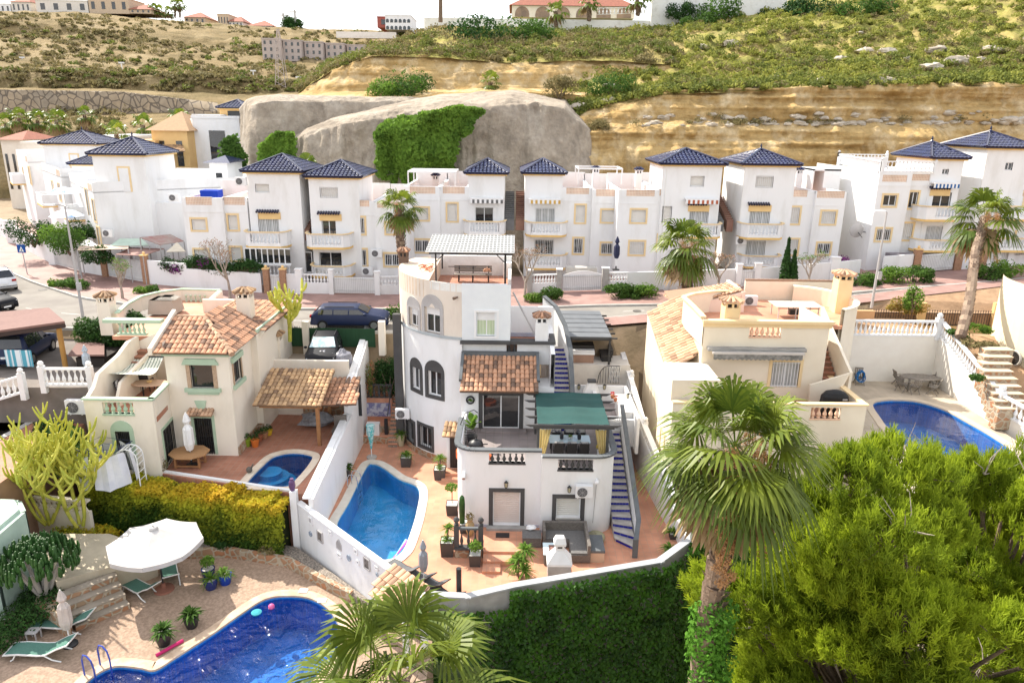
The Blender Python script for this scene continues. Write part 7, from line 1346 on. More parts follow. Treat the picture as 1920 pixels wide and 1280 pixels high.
c=tree_copy(gp,G(1610,720,ZR2),radians(170),None,'weathered chair against the cream wall carrying a coiled blue hose');del c['group']
x,y,z=G(1610,720,ZR2);b=B()
for k in range(6):b.tube([(x+(.3-.03*k)*cos(j*pi/7),y-.1+.15*sin(j*pi/7+k),z+.5+.28*sin(j*pi/7)+.03*k)for j in range(15)],.03,5)
tag(b.build('coiled_hose',mat('blue_hose',(.02,.16,.42))),'coiled blue hose lying on the single chair against the cream patio wall','hose')
gs=[(p[0]+.2,p[1],p[2])for p in wp];b=B();gp_=[]
rowsG=[]
for k,(p,zr)in enumerate(zip([(26.3,46.9,Z(1800,628,47)),wp[0],wp[1],wp[2],wp[3]],[9,7.6,5.9,4.5,3.5])):rowsG.append([(p[0]+.15+dx,p[1]+(0 if k else 0),min(zr,p[2])+.0+dx*.03)for dx in(0,2,4,8,16)])
P=np.array(rowsG);P2=[]
for i in range(4):
 for k in range(8):P2 .append(P[i]*(1-k/8)+P[i+1]*k/8)
P2 .append(P[4]);P2=np.array(P2);P3=[]
for j in range(4):
 for k in range(6):P3 .append(P2[:,j]*(1-k/6)+P2[:,j+1]*k/6)
P3 .append(P2[:,4]);P3=np.array(P3).transpose(1,0,2);P3[...,2]+=.25*fbm(P3*.9,4,2);struct(gridmesh('garden_soil',P3,mat('sandy_soil',(.42,.27,.16),(.3,.19,.11),sc=1.5,bump=.6,bsc=12)))
FY=47.0;t=T('street_fence','yellow garden wall and pillars with a black iron fence along the street at the right','fence',(28,FY,7.5));fz=Z(1800,612,FY);b=B()
b.box(X(1590,600,FY),X(1865,600,FY),FY,FY+.2,5,fz-.0);
for px in(1728,1870):xx=X(px,600,FY);b.box(xx-.35,xx+.2,FY-.05,FY+.25,5,Z(px,568,FY))
b.build('wall',mat('yellow_garden_wall',(.72,.5,.24),(.66,.45,.21)),t);b=B()
for i in range(70):
 xx=X(1598,600,FY)+i*.17
 if xx>X(1860,600,FY):break
 b.box(xx,xx+.025,FY+.08,FY+.105,fz,fz+1.0);b.lathe([(.03,1.0),(.035,1.04),(.005,1.1)],(xx+.012,FY+.09,fz),5)
b.bar((X(1598,600,FY),FY+.09,fz+.08),(X(1860,600,FY),FY+.09,fz+.08),.04);b.bar((X(1598,600,FY),FY+.09,fz+.88),(X(1860,600,FY),FY+.09,fz+.88),.04);b.build('iron_bars',BLACK,t)
b=B();xx=X(1592,600,46);b.box(X(1598,580,46.4),X(1640,580,46.4),46.3,46.6,6,Z(1620,582,46.4));tag(b.build('brick_cabinet',mat('orange_cladding',(.62,.38,.2),(.55,.33,.17))),'low orange clad meter cabinet at the fence behind the apricot villa','cabinet')
bush('climbing_shrub','loose shrub with red flowers on the iron fence behind the apricot villa','shrub',(X(1700,600,46.4),46.6,7.3),(1.6,.4,.7),1600,.14,mat('red_flower_leaves',(.4,.25,.06),(.12,.2,.03),attr=.8,lo=.3,hi=.7,transl=.3));bush('young_tree','small bushy light green tree by the left yellow fence pillar','shrub',(X(1712,590,46.0),46.2,7.5),(.7,.6,1.2),1300,.15,LGREEN)
t=T('stone_garden_steps','curving crazy paved garden steps beside the round cream house at the right edge','staircase',(29,39,6))
stp=[(1872,655),(1870,668),(1868,681),(1870,695),(1878,709),(1884,723),(1889,737),(1893,751),(1900,765)]
for i,(px,py)in enumerate(stp):
 zz=7.2-i*.24;c=G(px,py,zz);b=B();b.box(c[0]-.75,c[0]+.85,c[1]-.1,c[1]+.55,zz-.05,zz);b.build('tread',mat('pale_tread',(.62,.5,.36)),t);b=B();b.box(c[0]-.75,c[0]+.85,c[1]-.04,c[1]+.5,zz-1.2,zz-.051);b.build('riser',STONEW,t)
t=T('round_house','cream house with rounded wall and a porthole at the right edge of the picture','house',(33,40,5));c_=F(1960,640,40);hx,hy,hr=X(1890,690,39.5)+5.9,41.0,5.2;hm=lambda s,z,d:(hx+(hr-d)*cos(s),hy+(hr-d)*sin(s),z)
b=B();wallp(b,hm,radians(150),radians(330),3,Z(1905,560,37),[(radians(207),radians(222),Z(1915,615,37.2),Z(1915,588,37.2))],.3,ds=.12);b.build('wall',mat('butter_stucco',(.8,.72,.52),(.75,.67,.48)),t);b=B();b.lathe([(hr+.1,0),(hr+.1,.5),(hr-.3,.5)],(hx,hy,3.6),40,radians(150),radians(330));b.build('plinth',STONEW,t)
ph=VPL(1902,671,(hm(radians(202),0,0)[0],hm(radians(202),0,0)[1]),(hm(radians(222),0,0)[0],hm(radians(222),0,0)[1]));n0=np.array((ph[0]-hx,ph[1]-hy));n0/=np.linalg.norm(n0)
b=B();u_=np.array((-n0[1],n0[0]));b.tube([(ph[0]+u_[0]*.42*cos(k*pi/10),ph[1]+u_[1]*.42*cos(k*pi/10),ph[2]+.42*sin(k*pi/10))for k in range(21)],.06,6);b.build('porthole_frame',KERB,t);b=B();b.tube([(ph[0]-n0[0]*.1,ph[1]-n0[1]*.1,ph[2]),(ph[0]+n0[0]*.03,ph[1]+n0[1]*.03,ph[2])],.42,20);b.build('porthole',GLASS,t)
for i,(px,py,r_,m_,lb)in enumerate(((1800,622,.8,GREEN,'spreading green garden plant under the yellow wall near the street palm'),(1835,612,.9,LGREEN,'light green garden plant near the right end of the yellow wall'),(1850,640,.7,OLIVE,'dry brown garden plant above the stone steps'),(1820,640,.8,OLIVE,'low brown shrub on the soil right of the street palm'),(1830,700,.6,GREEN,'small green plant beside the sloping white balustrade'))):p=G(px,py+12,7.3-(py-620)*.015);bush('garden_plant',lb,'plant',p,(r_,r_*.7,r_*.4),700,.14,m_,sub=4,stem=False)
b=B();b.box(X(1167,740,45.0),X(1212,740,45.0),45.0,45.2,0,Z(1190,668,45.0));tag(b.build('ochre_wall',mat('peach_wall',(.72,.5,.3),(.68,.46,.27))),'peach coloured wall between the white villa and the apricot villa','wall')
t=T('iron_street_fence','black iron railing along the street between the black pergola and the apricot villa','fence',(9,47.5,7));b=B();x0_,x1_=X(1150,620,45.6),X(1212,620,45.6);z0f,z1f=Z(1180,648,45.6),Z(1180,611,45.6)
for i in range(int((x1_-x0_)/.16)):b.box(x0_+i*.16,x0_+i*.16+.025,45.6,45.625,z0f,z1f)
b.bar((x0_,45.61,z0f+.1),(x1_,45.61,z0f+.1),.04);b.bar((x0_,45.61,z1f-.12),(x1_,45.61,z1f-.12),.04);b.build('iron_bars',BLACK,t);b=B();b.box(x0_-.3,x0_,45.5,45.8,5,z1f+.1);b.build('pillar',CREAM2,t)
b=B();b.box(9.3,12,42.5,46,-8,4.5);b.box(12,fx1-1.0,36,45.9,-8,3.9);struct(b.build('right_plot',BEFL));b=B();b.box(8.7,12,30,44.9,-8,.05);struct(b.build('side_passage',BEFL))
b=B();b.box(fx1-1,26.1,42.8,47.2,-8,zb_-.05);b.prism([(fx1-1,47.2),(60,47.2),(60,59),(45,54.1),(32,50.1),(26,48.4),(fx1-1,47.8)],-8,lambda p:7.25 if p[1]<47.5 else zs(p[0])+.08);b.box(10.3,fx1-1,46.2,48,-8,6.7);struct(b.build('street_verge',MATS['sandy_soil']))
# lower left property: deck, pool, hedge
ZD=-.6
GRAV=mat('exposed_aggregate',(.46,.33,.24),(.32,.225,.16),sc=9,bump=.6,bsc=60,detail=8,lo=.4,hi=.6)
dp=poolshape([G(*q_,ZD)for q_ in((497,1123),(540,1117),(585,1123),(622,1150),(640,1200),(600,1262),(540,1310),(440,1370),(300,1375),(180,1340),(150,1300),(175,1268),(215,1249),(262,1252),(290,1256),(330,1232),(400,1187),(450,1152))],5)
pool('large cobalt blue kidney pool with stone coping at the bottom left',dp,ZD,.42,MOS3,WAT2,mat('sandstone_coping',(.66,.5,.36),(.48,.34,.23),sc=2.2),1.7)
de=[(-30,32.8),(-30,10),(-3.0,10),(-3.0,24.2),(-4.6,25.0),(-10.1,30.5),(-20.0,33.0)];b=B();holed(b,de,offset(dp,.4),ZD);n=len(de);b.add([(p[0],p[1],ZD)for p in de]+[(p[0],p[1],-8)for p in de],[[i,(i+1)%n,n+(i+1)%n,n+i]for i in range(n)]);struct(b.build('deck',GRAV))
rg=np.random.default_rng(12);t=T('clipped_hedge','long tall hedge, dark green turning golden orange on top, between the two lower properties','hedge',(-15,31,ZD));mh=line((-20.8,31.9),(-10.55,29.75));LH_=math.dist((-20.8,31.9),(-10.55,29.75));V_=[];A_2=[]
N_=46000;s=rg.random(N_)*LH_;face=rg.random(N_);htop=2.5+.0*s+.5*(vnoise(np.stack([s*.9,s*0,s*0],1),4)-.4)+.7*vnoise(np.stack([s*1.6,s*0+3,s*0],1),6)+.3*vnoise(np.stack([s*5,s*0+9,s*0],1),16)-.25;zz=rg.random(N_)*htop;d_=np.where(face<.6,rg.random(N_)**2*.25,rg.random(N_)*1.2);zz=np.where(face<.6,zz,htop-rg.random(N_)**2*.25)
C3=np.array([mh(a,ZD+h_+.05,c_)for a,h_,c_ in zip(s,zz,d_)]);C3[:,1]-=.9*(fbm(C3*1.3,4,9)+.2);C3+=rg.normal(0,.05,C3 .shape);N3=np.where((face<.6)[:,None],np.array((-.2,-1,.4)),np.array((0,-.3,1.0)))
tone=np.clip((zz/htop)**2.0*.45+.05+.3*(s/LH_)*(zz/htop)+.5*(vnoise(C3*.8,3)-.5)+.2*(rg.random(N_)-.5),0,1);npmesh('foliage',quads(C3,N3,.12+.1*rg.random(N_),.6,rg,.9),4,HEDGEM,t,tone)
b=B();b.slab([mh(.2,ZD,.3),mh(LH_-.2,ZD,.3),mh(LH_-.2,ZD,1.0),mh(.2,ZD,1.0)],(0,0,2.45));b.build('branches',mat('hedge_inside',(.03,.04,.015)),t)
x,y,z=G(165,965,ZD);bush('low_hedge','low dark orange-tipped shrub at the left end of the long hedge','shrub',(-20.3,30.4,ZD),(1.7,.9,.8),6000,.13,HEDGEM)
b=B();bl=[G(330,1045,ZD),G(430,1042,ZD),G(540,1060,ZD),G(610,1100,ZD),G(660,1125,ZD)]
for p,q in zip(bl,bl[1:]):b.bar((p[0],p[1],ZD+.22),(q[0],q[1],ZD+.22),.25,.44)
tag(b.build('stone_edging',STONEW),'low crazy stone edging wall curving along the deck under the hedge and plate wall','wall')
b=B();pk=[(p[0],p[1])for p in bl]+[(-4.9,25.4),(-10.1,30.2),(-14.5,31.2)];b.prism(pk,ZD,ZD+.3);struct(b.build('gravel_bed',mat('pebble_gravel',(.42,.36,.3),(.15,.13,.11),sc=14,lo=.4,hi=.6,bump=1,bsc=30)))
for px,py,m_,lb in((420,1030,DGREEN,'grey green trailing plant on the stone edging below the hedge'),(500,1040,OLIVE,'small olive plant at the right part of the stone edging')):p=G(px,py,ZD+.3);bush('ground_plant',lb,'plant',p,(.5,.35,.3),500,.1,m_,sub=3,stem=False)
b=B();UP=.75;up_=[G(105,1090,UP+.0),G(60,1000,UP),G(205,1000,UP),G(290,1030,UP),G(215,1060,UP)];b.prism([(p[0],p[1])for p in up_],-6,UP);struct(b.build('garden_path',mat('pale_path',(.55,.48,.36),(.45,.39,.29),sc=1.2,bump=.4,bsc=40)))
t=T('deck_steps','wide steps with stone risers leading down to the deck beside the white parasol','staircase',(-17.5,27,ZD));e0,e1=np.array(G(112,1098,UP)[:2]),np.array(G(212,1060,UP)[:2]);dd_=(e1-e0)/np.linalg.norm(e1-e0);nn_=np.array((dd_[1],-dd_[0]))
for i in range(4):zz=UP-.27*(i+1)+.0;a0_,a1_=e0+nn_*.38*i,e1+nn_*.38*i;b=B();b.prism([tuple(a0_),tuple(a1_),tuple(a1_+nn_*.4),tuple(a0_+nn_*.4)],zz-.05,zz+.01*0);b.build('tread',mat('step_tread',(.36,.31,.25),(.28,.24,.19)),t);b=B();b.prism([tuple(a0_),tuple(a1_),tuple(a1_+nn_*.36),tuple(a0_+nn_*.36)],-3,zz-.05);b.build('riser',STONEW,t)
b=B();p0_,p1_=G(105,1105,UP),G(60,1130,UP);
bl=[G(128,1130,.3),G(128,1170,.3),G(60,1165,.3),G(40,1130,.3)]
b.prism([G(70,1160,ZD)[:2],G(135,1200,ZD)[:2],G(140,1150,ZD)[:2],G(88,1115,ZD)[:2]],-3,ZD+.75);tag(b.build('stone_planter',STONEW),'crazy stone planter left of the deck steps holding the big dark succulent','planter')
t=T('green_villa','white villa with a mint plinth cut off by the left edge','house',(-22,26,ZD));gvx=G(30,1130,UP)[0];b=B();gvx-=1.2;wp_=[(gvx-9,28.6),(gvx-.9,28.2),(gvx-.2,27.4),(gvx-.1,25.2),(gvx-.8,24.2),(gvx-9,23.6)];polywall(b,wp_[::-1],-4,3.0);polywall(b,wp_,-4,3.0);b.build('wall',mat('greenish_white_stucco',(.5,.62,.54),(.42,.54,.46)),t);b=B();b.prism(wp_,2.98,3.15);b.build('roof',MATS['greenish_white_stucco'],t)
for p,q in zip(wp_,wp_[1:]):b=B();b.bar((p[0]+.05,p[1],ZD+.1),(q[0]+.05,q[1],ZD+.1),.16,.5);b.build('plinth',MINT,t)
b=B();b.box(gvx-.15,gvx-.05,26,27.0,.6,2.2);b.build('window',GLASS,t)
t=T('white_garden_wall','low cream breeze block garden wall behind the yellow cactus','wall',(-20,31,ZD));p,q=G(60,980,.5),G(172,990,.5);zz=2.0;b=B();mfq=line(p,q);Lq=math.dist(p[:2],q[:2]);sbox(b,mfq,-3,Lq,-3,1.35,0,.2);sbox(b,mfq,-3,Lq,1.85,1.95,-.02,.22)
for k in range(int((Lq+3)/.26)):s_=-3+k*.26;b.bar(mfq(s_,1.35,.1),mfq(s_+.24,1.85,.1),.06,.1);b.bar(mfq(s_+.24,1.35,.1),mfq(s_,1.85,.1),.06,.1)
b.build('wall',CREAM,t)
WPL=mat('white_resin',(.75,.75,.73),(.7,.7,.68),rough=.45);GSL=mat('green_sling',(.09,.2,.16),(.07,.165,.13),sc=20)
lounger('green and white sun lounger under the parasol, left one',265,1112,ZD,radians(152),WPL,GSL,'green sun loungers on the deck',2.0,.68);lounger('green and white sun lounger mostly hidden under the right side of the parasol',320,1085,ZD,radians(120),WPL,GSL,'green sun loungers on the deck',2.0,.68)
lounger('green and white sun lounger behind the closed beige parasol at the left',122,1178,ZD,radians(180),WPL,GSL,'green sun loungers on the deck',2.35,.72);lounger('green and white sun lounger nearest the bottom left corner',82,1228,ZD,radians(180),WPL,GSL,'green sun loungers on the deck',2.45,.75)
x,y,z=G(308,1105,ZD);t=T('open_parasol','large open white octagonal parasol over two green loungers','parasol',(x,y,z));b=B();b.tube([(x,y,z),(x-.1,y+.05,z+2.85)],.035,8);b.build('pole',BLACK,t);b=B();b.lathe([(.42,0),(.4,.08),(.1,.12),(.08,.35)],(x,y,z),16);b.build('base',mat('rust_base',(.3,.13,.09)),t)
top=np.array((x-.12,y+.05,z+3.05));b=B();R8=1.95;zl=z+2.35;tilt=np.array((.0,0,0));rim=[]
for k in range(8):a=k*pi/4+.2;rim.append(np.array((top[0]+R8*cos(a),top[1]+R8*sin(a),zl)))
for k in range(8):
 p,q=rim[k],rim[(k+1)%8];n_=8;vs=[]
 for i in range(n_+1):
  f=.06+.94*i/n_;sag=-.10*sin(pi*i/n_);
  for j in range(7):u=j/6;e=p*(1-u)+q*u;w_=top*(1-f)+e*f;vs.append((w_[0],w_[1],w_[2]+sag*.5-.10*sin(pi*u)*f*.6))
 b.add(vs,[[i*7+j,i*7+j+1,(i+1)*7+j+1,(i+1)*7+j]for i in range(n_)for j in range(6)])
 b.add([vs[n_*7+j]for j in range(7)]+[(vs[n_*7+j][0],vs[n_*7+j][1],vs[n_*7+j][2]-.2)for j in range(7)],[[j,j+1,8+j,7+j]for j in range(6)])
b.build('canopy',mat('white_canvas',(.62,.6,.58),(.54,.52,.5),sc=2,transl=.15),t,smooth=False)
b=B();b.lathe([(.2,0),(.16,.08),(.03,.12),(.04,.18)],tuple(top-np.array((0,0,.05))),10);b.build('vent_cap',MATS['white_canvas'],t);b=B();[b.bar(tuple(top-(0,0,.12)),tuple(r_-(0,0,.05)),.025)for r_ in rim];b.build('ribs',BLACK,t)
x,y,z=G(132,1208,ZD);folded_parasol(x,y,z,2.5,mat('beige_canvas',(.55,.49,.45),(.47,.42,.38),sc=3),'folded beige parasol between the two left green loungers',w=.2,low=.3)
x,y,z=G(65,1198,ZD);t=T('small_side_table','small grey side table between the two left green loungers','side table',(x,y,z));b=B();b.box(x-.22,x+.22,y-.2,y+.2,z+.38,z+.42);b.build('tabletop',GREYTR,t)
for a in(-.18,.18):
 for c in(-.16,.16):b=B();b.box(x+a-.02,x+a+.02,y+c-.02,y+c+.02,z,z+.38);b.build('leg',GREYTR,t)
BPOT=mat('cobalt_glaze_pot',(.015,.03,.16),(.01,.02,.1),rough=.2,spec=.7)
planter(308,1207,.62,.55,'sago cycad in a black pot next to the pink noodle','cycad',ZD,True,41,BLACK,'potted plants on the lower deck');planter(360,1174,.6,.5,'sago cycad in a black pot in the middle of the deck','cycad',ZD,True,42,BLACK,'potted plants on the lower deck')
planter(396,1102,.62,.48,'dark blue glazed pot with a small plant, front one of the three','spiky',ZD,True,43,BPOT,'potted plants on the lower deck');planter(392,1082,.6,.48,'dark blue glazed pot with a bushy plant, rear left of the three','bushy',ZD,True,44,BPOT,'potted plants on the lower deck');planter(423,1093,.6,.48,'bright blue pot with a spiky plant, right of the three','spiky',ZD,True,45,mat('bright_blue_pot',(.01,.05,.35),rough=.3),'potted plants on the lower deck')
p,q=G(293,1228,ZD+.06),G(343,1200,ZD+.06);b=B();b.tube([p,q],.07,10);tag(b.build('pool_noodle',mat('magenta_foam',(.55,.03,.15))),'magenta pool noodle lying on the deck by the large pool','pool noodle')
p=G(509,1137,ZD-.1);b=B();b.ball(p,.14,12);tag(b.build('pink_ball',mat('pink_plastic',(.75,.15,.35),rough=.3),smooth=True),'small pink ball floating in the large pool','ball')
p=G(481,1149,ZD-.12);b=B();b.lathe([(.2,0),(.22,.06),(.12,.1)],p,12);tag(b.build('chlorine_float',mat('turquoise_plastic',(.05,.35,.4))),'turquoise chlorine float in the far end of the large pool','pool float')
ladder(183,1262,ZD,'blue and chrome pool ladder at the near left corner of the large pool',(.9,-.5),1.2,mat('blue_handrail',(.04,.08,.4),(.03,.06,.3),rough=.3))
for px,py,lb in((569,1107,'small white square tile on the coping of the large pool, farther one'),(604,1125,'flat white skimmer cover on the coping of the large pool')):p=G(px,py,ZD+.05);b=B();b.box(p[0]-.18,p[0]+.18,p[1]-.14,p[1]+.14,p[2]-.01,p[2]+.02);tag(b.build('skimmer_lid',WPAINT),lb,'lid')
def candel(name,label,c,h,n,seed,m,r=.09,spread=.45,tip=True,base=None,crown=.35):
 rd=random.Random(seed);t=T(name,label,'cactus',c);st=B();
 def grow(p,d,l_,r_,dep):
  pts=[np.array(p)];dd_=np.array(d,float);k=4
  for i in range(k):dd_=dd_*.75+np.array((0,0,.35))+np.array([rd.uniform(-.08,.08)for _ in range(3)]);dd_/=np.linalg.norm(dd_);pts.append(pts[-1]+dd_*l_/k)
  st.tube(pts,[r_,r_*.95,r_*1.05,r_*.95,r_*.55],6)
  if dep>0:
   for _ in range(rd.choice((2,3,4))):
    i=rd.choice((2,3,4));a=rd.uniform(0,6.28);grow(pts[i],(cos(a),sin(a),.25),l_*rd.uniform(.6,.85),r_*.88,dep-1)
 for k in range(n):a=2*pi*k/n+rd.uniform(-.3,.3);grow((c[0]+.15*cos(a),c[1]+.15*sin(a),c[2]),(spread*cos(a),spread*sin(a),1),h*.42,r,3)
 st.build('stem',m,t);return t
x,y,z=G(70,985,UP);candel('candelabra_cactus','huge yellow green candelabra cactus in front of the cream villa at the left',(x+.4,y+.2,UP),6.1,6,5,CACT,.07,.75);candel('candelabra_cactus','second yellow green candelabra cactus with thinner arms beside the huge one',(G(150,985,UP)[0],G(150,985,UP)[1],UP),5.2,3,9,CACT,.08,.5)
candel('candelabra_cactus','slim yellow candelabra cactus in the driveway right of the cream villa',(X(541,660,42.5),42.5,6.1),4.6,1,3,CACT,.12,.1)
x,y,z=G(85,1118,0);t=T('dark_succulent_bush','rounded dark green succulent bush with upright fingers on the stone planter','cactus',(x,y,0));st=B();rd=random.Random(8)
for k in range(9):a=k*.7;st.tube([(x,y,-.3),(x+.5*cos(a),y+.5*sin(a),.9),(x+.75*cos(a),y+.75*sin(a),1.5)],[.1,.08,.05],6)
st.build('trunk',mat('pale_succulent_trunk',(.4,.37,.33)),t);st=B()
for k in range(420):a=rd.uniform(0,6.28);e=rd.uniform(-.1,1.5);rr2=rd.uniform(.75,1.0);p=np.array((x+1.5*rr2*cos(a)*cos(e),y+1.5*rr2*sin(a)*cos(e),1.35+1.05*rr2*sin(e)));st.tube([p,p+(.05*cos(a),.05*sin(a),.2),p+(.04*cos(a),.04*sin(a),.42)],[.05,.07,.03],5)
st.build('fingers',CACTD,t)
x,y,z=G(140,960,.5);bush('red_leaved_plant','dark red leaved plants behind the breeze block wall by the laundry','plant',(x+.5,y+1.2,1.2),(1.0,.5,.6),1200,.2,mat('dark_red_leaves',(.25,.03,.04),(.08,.015,.02),attr=.8,lo=.1,hi=.9,transl=.2))
x,y,z=G(10,1230,ZD);bush('dark_ground_hedge','dark green low hedge at the left edge behind the loungers','hedge',(x-.2,y+2.2,ZD),(1.2,2.6,.7),7000,.12,DGREEN,sub=12)
# terraced town houses across the street
LATT=tilemat('ceramic_lattice',(.62,.33,.2),(.55,.28,.2),(.75,.62,.5),w=.12,h=.12,ms=.03,plane='xz')
ORW=mat('orange_soffit',(.78,.52,.2),(.7,.46,.17));STG=mat('stair_slate',(.2,.2,.2),(.16,.16,.16));STB=mat('stair_brown',(.3,.17,.12),(.24,.13,.1))
def hiproof(parent,x0,x1,y0,y1,ze,h_,m=BLUET,seed=1,finial=False,tw=.3):
 h=h_*.72;o=.35;q=[(x0-o,y0-o,ze),(x1+o,y0-o,ze),(x1+o,y1+o,ze),(x0-o,y1+o,ze)];c=((x0+x1)/2,(y0+y1)/2,ze+h)
 b=B();b.box(x0-.2,x1+.2,y0-.2,y1+.2,ze-.2,ze-.03);b.build('eaves',ORW,parent)
 for i in range(4):
  if i==2:b=B();b.add([q[2],q[3],c],[[0,1,2]]);b.build('roof',m,parent);continue
  tiles('roof',[q[i],q[(i+1)%4],c],m,parent,tw=tw,tl=.36,amp=.08,seed=seed+i,thick=.1)
 b=B()
 for i in range(4):b.tube([np.array(q[i])+(0,0,.06),np.array(c)+(0,0,.08)],.1,6)
 if finial:b.lathe([(.1,0),(.14,.1),(.06,.2),(.09,.3),(.02,.5)],c,8)
 b.build('ridge_tiles',m,parent)
def balc(parent,pa,pb,pyr,pyb,Y,out=1.3,bal=None,m=W_,floor=True):
 """balcony: parapet from px pa to pb, rail row pyr, underside pyb, balusters between bal"""
 Yf=Y-out;x0,x1=X(pa,pyr,Yf),X(pb,pyr,Yf);zr=Z((pa+pb)/2,pyr,Yf);zb=Z((pa+pb)/2,pyb,Yf);b=B();c=.5
 pts=[(x0,Y),(x0+.1,Yf+c),(x0+c,Yf),(x1-c,Yf),(x1-.1,Yf+c),(x1,Y)];hs=[]
 if bal:h0,h1=X(bal[0],pyr,Yf),X(bal[1],pyr,Yf);hs=[(h0-pts[2][0],h1-pts[2][0],zr-.82,zr-.1)]
 for k,(p,q)in enumerate(zip(pts,pts[1:])):wallp(b,line(p,q),0,math.dist(p,q),zb,zr,hs if k==2 else[],.14)
 for k,(p,q)in enumerate(zip(pts,pts[1:])):wallp(b,(lambda f:lambda s,z,d:f(s,z,d+.14))(line(p,q)),0,math.dist(p,q),zb+.21,zr,hs if k==2 else[],0)
 b.prism([(p[0],min(p[1]+.05,Y))for p in pts],zb,zb+.2);O=b.build('balcony',m,parent)
 b=B();[b.bar((p[0],p[1],zr+.03),(q[0],q[1],zr+.03),.2,.06)for p,q in zip(pts,pts[1:])];b.build('rail',YPALE,O)
 b=B();b.prism([(p[0]*.995+(x0+x1)/2*.005,min(p[1]-.04,Y))for p in pts],zb-.16,zb-.005);b.build('soffit',ORW,O)
 if bal:balusters(O,(h0,Yf+.07,zr-.82),(h1,Yf+.07,zr-.82),.72,WPAINT,.27,1.2)
 return O
SLATW=mat('white_slats',(.7,.7,.68),(.5,.5,.5),sc=1)
def win_px(parent,Y,px,py,w_,h_,k):
 x0,x1,z0,z1=X(px-w_/2,py,Y),X(px+w_/2,py,Y),Z(px,py+h_/2,Y),Z(px,py-h_/2,Y);m=flat(Y);kw=dict(trim=YPALE if k!='n' else None,tw=.15,dep=.1)
 if k=='s':return(x0,x1,z0,z1),lambda:window(parent,m,x0,x1,z0,z1,kind='shutter',shut=SHUT,**kw)
 if k=='b':return(x0,x1,z0,z1),lambda:window(parent,m,x0,x1,z0,z1,bars=max(4,int((x1-x0)/.14)),**kw)
 if k=='w':return(x0,x1,z0,z1),lambda:window(parent,m,x0,x1,z0,z1,kind='shutter',bars=max(4,int((x1-x0)/.14)),**kw)
 if k=='d':return(x0,x1,z0,z1),lambda:window(parent,m,x0,x1,z0,z1,mull=2,bars=12,notrimbot=True,name='terrace_door',pane=MATS['curtained_glass'],**kw)
 if k=='o':return(x0,x1,z0,z1),lambda:window(parent,m,x0,x1,z0,z1,mull=1,notrimbot=True,name='terrace_door',**kw)
 if k=='g':return(x0,x1,z0,z1),lambda:window(parent,m,x0,x1,z0,z1,mull=1,**kw)
 if k=='n':return(x0,x1,z0,z1),lambda:window(parent,m,x0,x1,z0,z1,mull=0,notrimbot=True,name='front_door',trim=None,dep=.15,fr=WPAINT)
 if k=='a':return(x0,x1,z0,z1),lambda:window(parent,m,x0,x1,z0,z1,trim=W_,tw=.1,arch=True,dep=.06)
